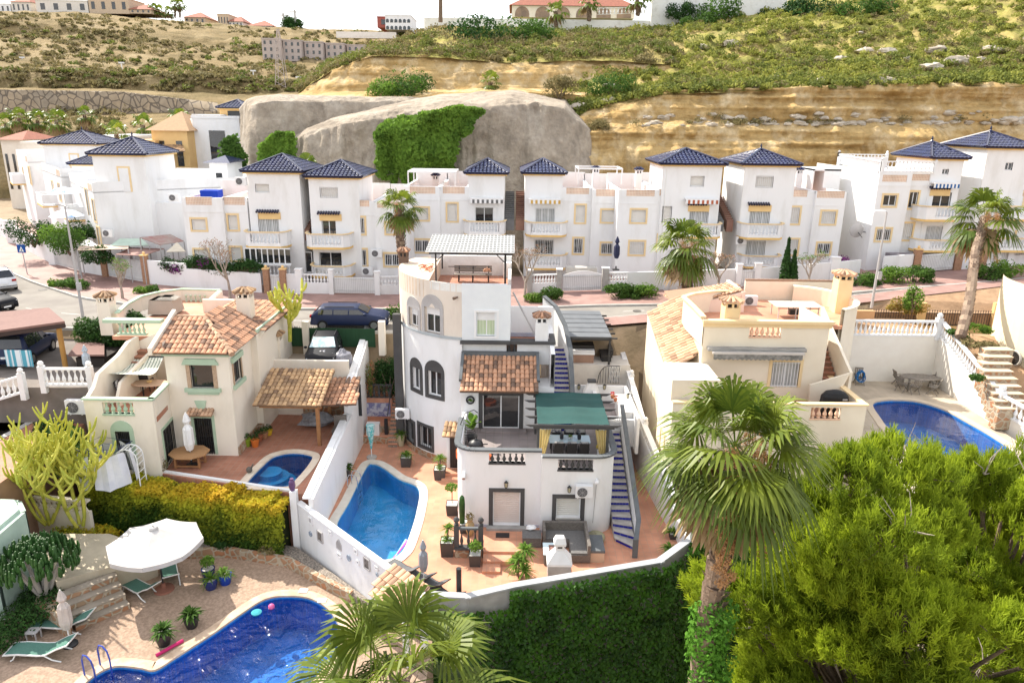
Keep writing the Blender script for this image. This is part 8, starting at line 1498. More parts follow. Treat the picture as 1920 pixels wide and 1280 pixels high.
def townhouse(label,Y,wings,tower,wins,balcs,lat=(),awn=None,depth=7.5,base=5.2,finial=False,side_m=None,grp='white blue-roofed town houses in the row',stair=None,chim=None,party=True,roofh=1.5,canopies=()):
 cx=(tower[0]+tower[1])/2;t=T('town_house',label,'house',(X(cx,450,Y),Y,6.5),grp);ws=[(win_px(t,Y if len(w_)<6 else Y-w_[5],*w_[:5]),Y if len(w_)<6 else Y-w_[5])for w_ in wins];b=B();zt_=[]
 for(a,c,pt,fo)in wings:
  Yw=Y-fo;x0,x1,zt=X(a,pt,Yw),X(c,pt,Yw),Z((a+c)/2,pt,Yw);zt_.append(zt);lats=[(X(l[0],l[2],Yw),X(l[1],l[2],Yw),Z(l[0],l[3],Yw),Z(l[0],l[2],Yw))for l in lat if a-2<=l[0]and l[1]<=c+2]
  hs=[h for(h,f),yy in ws if h[0]>=x0-.05 and h[1]<=x1+.05 and abs(yy-Yw)<.01];wallp(b,flat(Yw),x0,x1,base,zt,hs+lats,.15)
  wallp(b,side(x0,1),Yw,Y+depth,base,zt,th=0);wallp(b,side(x1,-1),Yw,Y+depth,base,zt,th=0)
  b.box(x0,x1,Yw+.16,Yw+.3,zt-.18,zt);b.box(x0+.02,x0+.2,Yw+.3,Y+depth,zt-.95,zt-.01);b.box(x1-.2,x1-.02,Yw+.3,Y+depth,zt-.95,zt-.01);b.box(x0-.0,x1+.0,Yw-.03,Yw-.001,zt-1.1,zt-1.02)
  for l in lats:p=B();p.box(l[0],l[1],Yw+.05,Yw+.09,l[2],l[3]);p.build('lattice_panel',LATT,t)
  f=B();f.box(x0+.1,x1-.1,Yw+.2,Y+depth,zt-1.1,zt-.97);f.build('roof_terrace',TERR,t)
  if party:b.box(x0,x1,Y+depth,Y+depth+.15,base,zt+.75)
 a,c,pe,ph_=tower;x0,x1,zt=X(a,pe,Y-.05),X(c,pe,Y-.05),Z(cx,pe,Y-.3)+.1;Yt=Y-.05;hs=[h for(h,f),yy in ws if h[0]>=x0-.05 and h[1]<=x1+.05 and yy>=Y-.01]
 wallp(b,flat(Yt),x0,x1,base,zt,hs,.15);wallp(b,side(x0,1),Yt,Y+5.6,base,zt,th=0);wallp(b,side(x1,-1),Yt,Y+5.6,base,zt,th=0);wallp(b,line((x1,Y+5.6),(x0,Y+5.6)),0,x1-x0,base,zt);b.build('wall',W_,t)
 hiproof(t,x0,x1,Yt,Y+5.6,zt+.12,ph_,seed=int(cx),finial=finial)
 for(h,f),yy in ws:f()
 for bb in balcs:balc(t,*bb[:4],Y,*bb[4:])
 for(pa,pb,py)in canopies:
  p=B();xa2,xb2,zz=X(pa,py,Y-.3),X(pb,py,Y-.3),Z(pa,py,Y-.3);k=int((xb2-xa2)/.2)
  for i in range(k):p.tube([(xa2+i*.2,Y-.35,zz),(xa2+i*.2,Y-.05,zz+.14)],.09,5)
  p.build('tile_canopy',BLUET,t);p=B();p.box(xa2+.05,xb2-.05,Y-.12,Y-.055,zz-.55,zz-.04);p.build('lintel',ORTR,t)
 if awn:
  for(pa,pb,py,c_)in awn:
   xa2,xb2,zz=X(pa,py,Y-.6),X(pb,py,Y-.6),Z(pa,py,Y-.6);aw_=T('rolled_awning','rolled %s striped awning over the balcony door of the %s'%(c_,label.split(',')[0]),'awning',(xa2,Y,zz),'rolled awnings on the town houses');p=B();p.box(xa2,xb2,Y-.6,Y-.06,zz,zz+.1);p.build('cassette',WPAINT,aw_);k=14;p=B()
   for i in range(k):p.mi=i%2;p.box(xa2+(xb2-xa2)*i/k,xa2+(xb2-xa2)*(i+1)/k,Y-.6,Y-.58,zz-.3,zz)
   p.build('valance',[WPAINT,mat('awn_'+c_,{'grey':(.15,.15,.15),'yellow':(.6,.38,.1),'red':(.45,.14,.07),'blue':(.03,.13,.35)}[c_])],aw_)
 if stair:
  for(pa,pb,p0,p1,m)in stair:xa2,xb2=X(pa,p0,Y+.5),X(pb,p0,Y+.5);flight(t,xa2,xb2,Y+.3,Z(pa,p0,Y+.3),Y+5.5,Z(pa,p1,Y+5.5),15,m,m,name='roof_stairs')
 if chim:
  for(px,py,ptop)in chim:yy=Y+5.2;xx=X(px,py,yy);zc_=min(zt_)-1;chimney(t,xx,yy,zc_,Z(px,ptop,yy),.55,W_,BLUET)
 return t
H1=townhouse('town house at the left end of the row, with a glazed porch and bougainvillea hedge',57,[(340,416,371,.35),(416,462,371,0)],(461,561,327,1.5),[(373,421,26,20,'s'),(437,417,17,27,'s'),(492,353,26,16,'s'),(505,418,38,34,'d'),(380,476,26,18,'s'),(443,475,18,24,'s'),(553,490,14,40,'n')][:0]+[(373,421,26,20,'s',.35),(437,417,17,27,'s'),(492,353,26,16,'s'),(504,420,38,36,'d'),(378,477,26,18,'s',.35),(443,476,18,24,'s')],[(452,536,436,462,1.3,(468,524))],[(347,396,369,384),(416,458,369,384)],canopies=[(481,525,398)],stair=[(545,560,432,378,STG)])
H2=townhouse('second town house from the left, its lower porch open with glass doors',57,[(640,702,377,0),(702,762,380,.3)],(578,672,337,1.4),[(617,361,34,20,'w'),(617,424,26,38,'o'),(675,423,17,30,'b'),(737,428,26,20,'w',.3),(679,483,16,30,'b'),(735,487,27,22,'b',.3),(620,486,42,26,'o'),(578,492,13,38,'n')],[(568,655,440,464,1.3,(584,639)),(578,658,500,518,1.5,(587,642))],[(649,692,375,387),(707,758,378,390)],canopies=[(596,640,401)],stair=[(570,580,432,380,STB)])
ca=townhouse('third town house, with a white slatted roof shelter, behind the street palm',61,[(757,824,350,.3),(823,879,350,0)],(878,946,330,1.3),[(790,401,26,22,'s',.3),(848,398,18,32,'s'),(908,405,34,32,'o'),(791,461,26,22,'b',.3),(851,466,17,26,'b'),(909,468,34,26,'b')],[(868,948,416,440,1.2,(882,936)),(868,948,476,496,1.2,(883,937))],[(768,816,350,363),(830,871,350,363)],awn=[(881,943,374,'grey')],stair=[(946,964,414,358,STG)],chim=[(817,345,328)])
cb=townhouse('fourth town house, joined to the third by a central double stair',61,[(1054,1112,352,0),(1111,1166,356,.3)],(985,1055,330,1.3),[(1022,405,36,30,'d'),(1088,401,17,32,'s'),(1141,405,26,22,'s',.3),(1020,463,36,28,'b'),(1084,461,17,28,'b'),(1139,466,24,20,'b',.3)],[(985,1065,418,441,1.2,(996,1050)),(985,1065,479,503,1.2,(998,1050))],[(1062,1105,352,364),(1118,1166,355,368)],awn=[(991,1051,375,'yellow')],stair=[(967,985,414,358,STB)],chim=[(1116,345,315)])
cc=townhouse('fifth town house, with a single cypress sized palm before its balcony',59,[(1160,1235,356,.3),(1234,1286,354,0)],(1243,1355,313,1.4),[(1197,405,27,23,'s',.3),(1250,402,18,31,'s'),(1307,340,26,20,'s'),(1310,405,36,28,'d'),(1194,465,27,24,'w',.3),(1243,455,18,28,'w')],[(1278,1358,421,444,1.3,(1296,1346))],[(1175,1228,356,368),(1237,1280,354,367)],awn=[(1286,1347,375,'red')],canopies=[(1291,1333,384)],stair=[(1346,1356,416,362,STG)],chim=[(1196,350,317)])
cd=townhouse('sixth town house, its upper door half open, with two brown planters beside it',59,[(1465,1532,358,0),(1531,1588,360,.3)],(1396,1494,314,1.4),[(1433,341,33,22,'w'),(1424,406,38,32,'d'),(1490,404,17,30,'w'),(1553,408,26,23,'w',.3),(1416,465,36,28,'d'),(1487,463,17,28,'w'),(1544,466,24,20,'b',.3)],[(1392,1476,421,446,1.3,(1406,1460)),(1392,1470,481,500,1.3,(1398,1452))],[(1473,1515,356,369),(1533,1585,358,371)],canopies=[(1405,1450,384)],stair=[(1362,1374,416,358,STB)],finial=True,chim=[(1497,330,317)])
ce=townhouse('seventh town house, with a white balustraded roof terrace and satellite dish',58,[(1650,1712,322,.3),(1711,1752,322,0)],(1750,1808,302,1.5),[(1668,376,24,20,'g',.3),(1712,375,16,30,'g'),(1772,322,12,10,'a'),(1765,375,34,28,'o'),(1656,440,26,22,'b',.3),(1701,434,18,30,'w'),(1750,437,30,28,'d')],[(1727,1808,388,412,1.3,(1757,1796)),(1722,1805,451,470,1.3,(1745,1795))],[(1656,1702,328,341),(1711,1746,327,339)],awn=[(1752,1800,345,'blue')],canopies=[(1747,1787,354)],finial=True,grp='white blue-roofed town houses in the row')
hx0=X(1650,330,57.7);b=B();wallp(b,side(hx0-.02,1),57.7,70,5.5,Z(1650,322,57.7));wallp(b,line((X(1568,320,66),66),(hx0,57.7)),0,1,5,6);b.slab([(hx0,57.7,5),(X(1572,320,66),66,5),(X(1572,320,66),66,Z(1572,306,66)),(hx0,57.7,Z(1650,322,57.7))],(.1,.1,0));b.build('side_wall',mat('sunlit_white',(.8,.79,.76),(.76,.75,.72)),ce)
for(p_,q_)in(((X(1572,306,66),66.1,Z(1572,306,66)),(hx0+.1,57.8,Z(1650,322,57.7))),((hx0+.1,57.75,Z(1650,322,57.7)),(X(1752,320,57.8),57.8,Z(1700,322,57.7))),((X(1572,306,66),66.1,Z(1572,306,66)),(X(1662,306,66),66.1,Z(1572,306,66)))):balustrade(ce,p_,q_,.8,WPAINT,None,.3,1.2,post=(0,1),rail=.16)
cf=townhouse('last town house, cut off by the right edge behind the palm, with arched top window',58,[(1900,2010,352,0)],(1852,1935,282,1.5),[(1891,312,14,14,'a'),(1905,375,26,26,'o'),(1890,450,20,30,'g')],[(1880,2000,388,412,1.3,(1905,1960)),(1862,1990,448,470,1.3,(1875,1950))],[(1905,1980,356,368)],finial=True)
b=B();b.slab([(X(1852,300,57.9),57.9,5),(X(1797,290,63),63,5),(X(1797,290,63),63,Z(1797,281,63)),(X(1852,283,57.9),57.9,Z(1852,283,57.9))],(.1,.1,0));b.build('side_wall',MATS['sunlit_white'],cf)
for h_,px,pt,px2,pt2,Yb in((cc,1250,316,1243,308,64.4),(cd,1397,316,1372,308,64.4)):b=B();b.slab([(X(px,pt,58.9),58.9,6),(X(px2,pt2,Yb),Yb,6),(X(px2,pt2,Yb),Yb,Z(px2,pt2,Yb)+.1),(X(px,pt,58.9),58.9,Z(px,pt,58.9))],(.05,.05,0));b.build('side_wall',MATS['sunlit_white'],h_)
t=T('glazed_porch','white framed glazed porch bulging under the first town house balcony','porch',(X(500,480,55.6),55.6,6.5));x0,x1=X(459,480,55.6),X(545,480,55.6);z0,z1=Z(500,493,55.6),Z(500,467,55.6);n=8
for i in range(n):b=B();xa2,xb2=x0+(x1-x0)*i/n,x0+(x1-x0)*(i+1)/n;b.box(xa2+.05,xb2-.05,55.62,55.66,z0,z1);b.build('pane',GLASS,t);b=B();b.box(xa2-.04,xa2+.04,55.57,55.7,z0,z1);b.build('mullion',WPAINT,t)
b=B();b.box(x0,x1,55.57,55.7,z0-.08,z0);b.box(x0,x1,55.57,55.7,z1,z1+.08);b.build('frame',WPAINT,t);balustrade(t,(x0,55.5,z0-.95),(x1,55.5,z0-.95),.85,WPAINT,None,.3,1.1)
for px,py,Y,lb in((454,341,56.9,'air conditioner high on the first town house tower beside its top window'),(329,371,60,'air conditioner near the top right of the big blank white wall at the left'),(707,475,56.6,'air conditioner between the two lower barred windows of the second town house'),(690,508,56.5,'air conditioner standing low on the second town house wall by the gate'),(205,437,61,'air conditioner low on the big blank white wall at the left'),(1388,451,58.8,'air conditioner under the soffit of the sixth town house')):
 aircon(X(px,py,Y),Y,Z(px,py+6,Y),'white '+lb)
p=F(1606,432,58.4);t=T('satellite_dish','large pale satellite dish on the side wall of the seventh town house','satellite dish',p);b=B();b.lathe([(.02,.18),(.3,.13),(.52,.04),(.56,0),(.5,.02),(.02,.14)],(0,0,0),18);b.v=[(p[0]+v[0],p[1]-v[2],p[2]+v[1])for v in b.v];b.build('dish',GREYTR,t);b=B();b.bar((p[0],p[1],p[2]),(p[0]+.3,p[1]-.5,p[2]-.5),.04);b.bar((p[0],p[1]+.1,p[2]-.1),(p[0]+.9,p[1]+.1,p[2]-.15),.06);b.build('arm',DARK,t)
def shelter(px0,px1,pt,pb,Y,dy,label,slats):
 x0,x1,z1,z0=X(px0,pt,Y),X(px1,pt,Y),Z(px0,pt,Y),Z(px0,pb,Y);t=T('roof_shelter',label,'pergola',(x0,Y,z0))
 for x in(x0,x1):
  for y in(Y,Y+dy):b=B();b.bar((x,y,z0),(x,y,z1),.1);b.build('post',WPAINT,t)
 b=B();[b.bar((x0,y,z1),(x1,y,z1),.12)for y in(Y,Y+dy)];[b.bar((x,Y,z1+.001),(x,Y+dy,z1+.001),.11)for x in(x0,x1)];b.build('frame',WPAINT,t)
 if slats:b=B();[b.box(x0+.08,x1-.08,Y+.1+i*dy/9,Y+.1+(i+.75)*dy/9,z1+.02,z1+.06)for i in range(9)];b.build('slats',SLATW,t)
shelter(765,853,322,350,63,3.6,'white slatted roof shelter on the third town house',True);shelter(1085,1167,316,345,63.5,3.2,'open white frame shelter on the fourth town house',False);shelter(360,412,215,228,92,3,'white frame shelter on the roof of the white house by the rock',True)
b=B();x0,x1,z0,z1=X(1522,340,63),X(1578,320,63),Z(1550,356,63),Z(1545,317,63);b.box(x0,x1,66,66.2,z0,z1);b.box(x0,x0+.15,63,66,z0,z1);b.box(X(1545,330,63),x1,63,66,z0,z1-.01);b.box(x0,x1,63,66,z1-.15,z1+.005);tag(b.build('roof_hut',W_),'open fronted white masonry hut on the roof of the sixth town house','hut')
b=B();p=F(396,361,58.5);b.box(p[0]-.9,p[0]+.5,58.5,59.6,p[2]-.5,p[2]+.15);tag(b.build('blue_cover',mat('blue_tarpaulin',(.01,.05,.45))),'bright blue tarpaulin over a box on the first town house roof','cover')
def wbp(px):
 py=float(np.interp(px,[q[0]for q in WALLB],[q[1]for q in WALLB]));return onstreet(px,py,.13)
BRP=mat('brown_stone_pillar',(.42,.24,.15),(.3,.17,.1),sc=9);
def swall(label,items,h=1.55):
 p0=wbp(items[0][1]);t=T('front_garden_wall',label,'wall',p0,'white front garden walls along the pavement')
 for k,a,c in items:
  p,q=wbp(a),wbp(c);p=np.array((p[0],p[1]+.15,p[2]));q=np.array((q[0],q[1]+.15,q[2]));up=np.array((0,0,1.))
  if k in 'pBG':
   b=B();m_=(p+q)/2;w_=max(.32,(q-p)[0]);b.box(m_[0]-w_/2,m_[0]+w_/2,m_[1]-.22,m_[1]+.2,m_[2]-.6,m_[2]+h+.35);b.build('pillar',{'p':W_,'B':BRP,'G':CONC}[k],t);b=B();b.box(m_[0]-w_/2-.04,m_[0]+w_/2+.04,m_[1]-.26,m_[1]+.24,m_[2]+h+.35,m_[2]+h+.43)
   if k=='B':b.ball((m_[0],m_[1],m_[2]+h+.55),.12,6)
   b.build('pillar_cap',W_ if k!='B' else ORTR,t)
  elif k=='w':b=B();b.slab([tuple(p-up*.6),tuple(q-up*.6),tuple(q+up*h),tuple(p+up*h)],(0,.18,0));b.build('wall',W_,t)
  elif k=='b':
   b=B();b.slab([tuple(p-up*.6),tuple(q-up*.6),tuple(q+up*(h-.65)),tuple(p+up*(h-.65))],(0,.18,0));b.bar(p+up*(h-.04)+(0,.09,0),q+up*(h-.04)+(0,.09,0),.18,.09);O=b.build('balustraded_wall',W_,t);balusters(O,p+up*(h-.65)+(0,.09,0),q+up*(h-.65)+(0,.09,0),.57,W_,.24,1.5)
  else:
   b=B();n=8;hh=[h-.1+(.3*sin(pi*i/n)if k=='a' else 0)for i in range(n+1)];bot=[tuple(p+(q-p)*i/n+up*.08)for i in range(n+1)];tp=[tuple(p+(q-p)*i/n+up*hh[i])for i in range(n+1)];b.slab(bot+tp[::-1],(0,.06,0));O=b.build('gate',WPAINT,t);b=B();w_=(q-p)[0];m2=max(4,int(w_/.14))
   for i in range(m2):e=p+(q-p)*(i+.5)/m2;b.bar(e+up*.12+(0,-.03,0),e+up*(h-.1)+(0,-.03,0),.03)
   b.bar(p+up*.3+(0,-.04,0),q+up*.3+(0,-.04,0),.04);b.bar(p+up*(h-.2)+(0,-.04,0),q+up*(h-.2)+(0,-.04,0),.04);b.build('bars',SLATW,O)
swall('white garden wall curving away beside the traffic sign at the far left',[('w',-30,22),('p',22,27),('w',27,96),('p',96,102),('g',102,148),('b',148,194),('B',194,201),('g',203,270),('B',271,279),('w',279,352)],1.9)
swall('low white garden wall under the bougainvillea hedge, ending at two brown pillars',[('w',352,490),('B',496,506),('g',508,526),('B',527,538),('w',538,556),('p',556,568),('b',568,618),('p',618,626)],1.5)
swall('white garden wall with balusters left of the round tower',[('g',627,703),('p',703,713),('b',713,750),('p',750,758),('w',758,860),('b',860,940)],1.4)
swall('white garden wall with a wide arched gate between grey pillars',[('G',988,998),('b',998,1043),('G',1043,1053),('a',1054,1127),('G',1128,1140),('b',1140,1175),('w',1175,1245),('p',1245,1252),('w',1252,1378),('p',1378,1388),('g',1388,1412),('p',1412,1424),('w',1424,1555),('p',1555,1570),('w',1570,1612)],1.4)
swall('white garden wall with brick pillars in front of the seventh town house',[('w',1655,1710),('B',1711,1722),('g',1723,1787),('B',1788,1800),('w',1800,1832),('B',1834,1846),('w',1846,1862),('p',1862,1872),('g',1872,1886),('p',1886,1896),('b',1896,2000)],1.5)
def turned(label,c0,c1,Y0,Y1,pyt0,pyt1,depth,tower,bal,wins,grp='turned town houses at the far left'):
 """facade from (c1,Y1) far to (c0,Y0) near; near side wall runs right from the near corner"""
 p=np.array(F(c0[0],c0[1],Y0));q=np.array(F(c1[0],c1[1],Y1));u=(p-q)[:2]/np.linalg.norm((p-q)[:2]);n_=np.array((-u[1],u[0]));t=T('town_house',label,'house',(p[0],p[1],6),grp);zt=Z(c0[0],pyt0,Y0);b=B()
 A4=[q[:2],p[:2],p[:2]+n_*depth,q[:2]+n_*depth];Ld=np.linalg.norm((p-q)[:2]);mf=line(q,p);hs=[];ws=[]
 for(px,py,w_,h_,k)in wins:v=VPL(px,py,q[:2],p[:2]);s=math.dist(v[:2],q[:2]);hs.append((s-w_/2,s+w_/2,v[2]-h_/2,v[2]+h_/2))
 wallp(b,mf,0,Ld,4,zt,hs,.15);wallp(b,line(A4[1],A4[2]),0,depth,4,zt);wallp(b,line(A4[3],A4[0]),0,depth,4,zt);wallp(b,line(A4[2],A4[3]),0,Ld,4,zt);b.prism([tuple(a)for a in A4],zt-.9,zt-.8);b.build('wall',W_,t)
 for h in hs:window(t,mf,*h,YPALE,.12,'shutter' if(h[3]-h[2])<1.9 else 'glass',notrimbot=(h[3]-h[2])>1.9)
 b=B();sbox(b,mf,Ld-2.2,Ld-.4,zt-.75,zt-.2,-.02,.0);b.build('lattice_panel',LATT,t)
 for(s0,s1,z_)in bal:
  z2=z_;b=B();sbox(b,mf,s0,s1,z2-1.1,z2-.9,-1.3,0);sbox(b,mf,s0,s1,z2-.9,z2,-1.3,-1.15);sbox(b,mf,s0,s0+.15,z2-.9,z2,-1.15,0);sbox(b,mf,s1-.15,s1,z2-.9,z2,-1.15,0);O=b.build('balcony',W_,t);b=B();sbox(b,mf,s0,s1,z2-1.26,z2-1.105,-1.34,0);b.build('soffit',ORW,O)
 if tower:
  a,c,pe,Y,h_=tower;x0,x1=X(a,pe,Y),X(c,pe,Y);ze=Z((a+c)/2,pe,Y);b=B();b.box(x0,x1,Y,Y+5.5,6,ze);b.build('tower',W_,t);hiproof(t,x0,x1,Y,Y+5.5,ze+.1,h_,seed=int(a),finial=True,tw=.34);b=B();d_=(x0+x1)/2+.3;b.box(d_-.55,d_+.55,Y-.04,Y-.01,ze-3.0,ze-.9);b.build('door_trim',YPALE,t);b=B();b.box(d_-.4,d_+.4,Y-.07,Y-.041,ze-3.0,ze-1.05);b.build('door',WPAINT,t)
 return t
turned('big blank walled white town house with a grey-blue tower roof, left of the row',(188,450),(140,400),61,71,342,0,16,(172,270,291,62.5,1.7),[(3,6.2,11.2)],[(177,395,1.1,1.8,'s'),(186,445,1.1,1.7,'s'),(165,380,1.2,2.3,'d')])
turned('middle white town house of the turned group, with parasols on its balcony',(125,400),(88,370),71,80,316,0,10,(135,175,309,74,1.2),[(3,7,11.4)],[(100,355,1.1,1.6,'s'),(112,360,1.1,1.6,'s')])
turned('far white town house of the turned group, nearest the left edge',(60,350),(38,330),83,95,290,0,10,(80,180,271,80,1.7),[(3,7,12.2)],[(45,330,1.1,2,'s'),(56,330,1,2,'s')])
def bldg(label,pa,pb,pt,Y,dep,m,roof=None,rh=1.5,rows=2,cols_=3,zb=None,cat='house',arches=False,name='distant_house',wm=GLASS,group=None,wh=.5):
 x0,x1,zt=X(pa,pt,Y),X(pb,pt,Y),Z((pa+pb)/2,pt,Y);zb=zt-6 if zb is None else zb;t=T(name,label,cat,((x0+x1)/2,Y,zb),group);b=B();b.box(x0,x1,Y,Y+dep,zb,zt);b.build('wall',m,t);rh_=(zt-zb)/rows
 for r in range(rows):
  for c in range(cols_):
   w_=(x1-x0)/cols_;cx=x0+(c+.5)*w_;z0=zt-rh_*(r+1)+rh_*(.3 if not arches else .02);hh=rh_*wh;ww=w_*(.34 if not arches else .7);b=B()
   if arches:k=8;pts=[(cx-ww/2,z0),(cx+ww/2,z0)]+[(cx+ww/2*cos(pi*i/k),z0+hh+ww/2*sin(pi*i/k))for i in range(k+1)];b.slab([(a_,Y-.06,z_)for a_,z_ in pts],(0,.05,0))
   else:b.box(cx-ww/2,cx+ww/2,Y-.06,Y-.01,z0,z0+hh)
   b.build('window' if not arches else 'arch',wm,t)
 if roof=='flat':b=B();b.box(x0-.1,x1+.1,Y-.1,Y+dep,zt,zt+.3);b.build('parapet',m,t)
 elif roof:o=.5;b=B();q=[(x0-o,Y-o,zt),(x1+o,Y-o,zt),(x1+o,Y+dep+o,zt),(x0-o,Y+dep+o,zt)];cx=[(x0+min(dep,x1-x0)/2,Y+dep/2,zt+rh),(x1-min(dep,x1-x0)/2,Y+dep/2,zt+rh)];b.add(q+cx,[[0,1,5,4],[1,2,5],[2,3,4,5],[3,0,4]],.4);b.build('roof',roof,t)
 return t
WR=mat('warm_white',(.74,.69,.62),(.68,.63,.56));RR=mat('red_tiles_far',(.36,.14,.09),(.26,.1,.07),sc=3);PK=mat('pinkish_render',(.52,.44,.4),(.46,.39,.35));TANH=mat('tan_render',(.6,.47,.33),(.54,.42,.3))
bldg('orange yellow house with a brown tiled roof at the left below the hillside',283,350,245,88,8,YEL,BARREL2,2.2,2,2,6);t=bldg('lower orange wing with a roof terrace left of the orange yellow house',250,290,268,87,7,YEL,'flat',1,1,2,6);tiles('porch_roof',[F(286,284,85),F(346,284,85),F(340,272,88),F(292,272,88)],BARREL2,t,tw=.4)
t=bldg('tall plain white house beside the rock face with a single square window',360,448,222,90,9,W_,'flat',1,2,1,5);b=B();b.slab([(X(360,225,90),90,5),(X(346,222,96),96,5),(X(346,222,96),96,Z(346,221,96)),(X(360,223,90),90,Z(360,223,90))],(.1,.1,0));b.build('side_wall',W_,t);ty0=94;x0,x1=X(412,212,ty0),X(457,212,ty0);b=B();b.box(x0,x1,ty0,ty0+5,18,Z(430,203,ty0));b.build('tower',YEL,t);hiproof(t,x0,x1,ty0,ty0+5,Z(430,202,ty0),1.3,tw=.4);b=B();b.box(x0+1,x0+2.6,ty0-.05,ty0,Z(430,222,ty0),Z(430,208,ty0));b.build('balcony_door',GLASS,t)
t=bldg('small white pool house with a grey door behind the first town house',392,425,305,72,4,W_,BLUET,.6,1,1,10);bldg('white garden wall behind the raised pool at the back',330,395,316,73,.3,W_,None,1,1,1,10,cat='wall',name='back_wall',wm=W_)
b=B();b.box(X(322,345,68),X(428,345,68),63.4,72,6,12.0);struct(b.build('raised_pool_terrace',W_));pr_=poolshape([G(335,346,12.05),G(395,343,12.05),G(420,347,12.05),G(405,355,12.05),G(340,362,12.05)],4);pool('bright blue raised pool behind the first town house roof',pr_,12.06,.25,MOS1,WAT,None,.5,.08)
for i,(pa,pb,pt,lb,m_,rf)in enumerate(((-20,18,8,'pale blue white house on the skyline at the top left corner',W_,'flat'),(20,55,4,'low cream house with a red roof on the top left skyline',WR,RR),(66,165,2,'long white villa with a terrace wall on the top left skyline',WR,'flat'),(163,240,-2,'tan block shaped villa on the skyline',TANH,'flat'),(243,283,18,'small tan house with tiled roof right of the block shaped villa',TANH,RR),(345,384,33,'low tan house behind the pair of tall skyline palms',TANH,RR),(407,428,28,'cube shaped tan house standing on the ridge',TANH,'flat'),(428,455,41,'low cream house right of the cube shaped one',WR,RR),(465,510,49,'low cream roofs near the pylon on the ridge',WR,RR))):
 Y_=285 if pa>300 else 278;zz=Z((pa+pb)/2,{0:26,1:22}.get(0 if pa<300 else 9,float(np.interp((pa+pb)/2,[0,150,300,420,520],[27,27,42,50,58]))),Y_);bldg(lb,pa,pb,pt,Y_,12,m_,rf,2.5,1,4,zz)
for i in range(5):pa=490+i*40;bldg('pinkish terraced block, number %s from the left, on the far hill'%['one','two','three','four','five'][i],pa,pa+34,76+i*3-2,204+i*2,9,PK,'flat',1,3,3,Z(pa,112+i*2,204),group='pinkish terraced blocks on the far hill')
bldg('white villa with dark arches standing on the ridge left of centre',722,770,30,240,14,W_,'flat',1,2,6,Z(745,56,240),arches=True,wh=.3);bldg('red roofed part of the ridge villa',707,730,33,242,12,mat('brick_red',(.35,.1,.08)),'flat',1,1,1,Z(715,52,242));bldg('long beige wall along the ridge below the white villa',630,742,60,225,1,WR,None,1,1,1,Z(690,72,225),cat='wall',name='ridge_wall',wm=WR)
t=bldg('long white villa with arches and a red roof on top of the green slope',960,1190,12,138,10,mat('cream_white',(.76,.7,.6),(.7,.64,.55)),RR,3.2,1,6,Z(1080,34,138),arches=True,wm=mat('arch_shade',(.4,.28,.2),(.2,.15,.12),sc=.5),wh=.25)
bldg('white garden wall of the hilltop villa',795,1225,36,129,.5,W2,None,1,1,1,Z(1000,60,129),cat='wall',name='hilltop_wall',wm=W2);bldg('large white retaining wall at the top right of centre',1225,1480,-30,128.5,1,W2,None,1,1,1,Z(1300,60,128),cat='wall',name='hilltop_wall',wm=W2)
tb=T('hilltop_balustrade','white balustrade on the hilltop wall in front of the arched villa','balustrade',F(1120,34,129));balustrade(tb,F(1120,28,128.8),F(1212,25,128.8),1.0,WPAINT,None,.6,2)
STK=tilemat('stacked_boulders',(.36,.27,.17),(.28,.225,.16),(.13,.1,.07),w=1.2,ms=.04,plane='xz',bump=.8,vor=True);P=[]
for px in np.linspace(-120,408,60):t_=float(np.interp(px,[-120,230,408],[166,172,193]));P.append([F(px,216,141.0),F(px,205,141.5),F(px,(216+t_)/2,142),F(px,t_,142.5),F(px,t_,144)])
P=np.array(P).transpose(1,0,2);P[...,1]+=.5*fbm(P*.5,3,4);o=gridmesh('stone_retaining_wall',P,STK,smooth=False);tag(o,'long stacked boulder retaining wall on the hillside at the left','wall')
for i,(pa,pb,pt,Y_,lb)in enumerate(((0,40,262,105,'low pale house half hidden at the left edge behind the turned town houses'),(190,250,258,100,'low white roofs behind the turned town houses'),(40,78,270,98,'small cream building with a blue water tank at the left'))):bldg(lb,pa,pb,pt,Y_,8,WR if i!=1 else W_,'flat' if i else RR,1.2,1,3,6)
def lamp(px,pyb,pyt,arm,label,z=None,Y=None):
 p=onstreet(px,pyb)if Y is None else F(px,pyb,Y);q=F(px+(0),pyt,p[1]);h=q[2];t=T('street_lamp',label,'street lamp',p,'street lamps');b=B();b.tube([(p[0],p[1],p[2]),(p[0],p[1],h)],[.1,.05],8);b.build('pole',GREYTR,t);b=B();b.tube([(p[0],p[1],h),(p[0]+arm*.5,p[1]-.2,h+.12),(p[0]+arm,p[1]-.3,h+.1)],.04,6);b.build('arm',GREYTR,t);b=B();b.cbox((p[0]+arm*1.3,p[1]-.35,h+.1),(.7,.3,.12),.2*arm);b.build('lamp_head',WPAINT,t);b=B();b.cbox((p[0]+.12,p[1]-.1,p[2]+2.2),(.25,.2,.5));b.build('switch_box',GREYTR,t)
lamp(156,597,387,-.6,'tall grey street lamp with a flat head at the left, beside the carport');lamp(1634,577,398,-.5,'tall grey street lamp with a white head before the seventh town house')
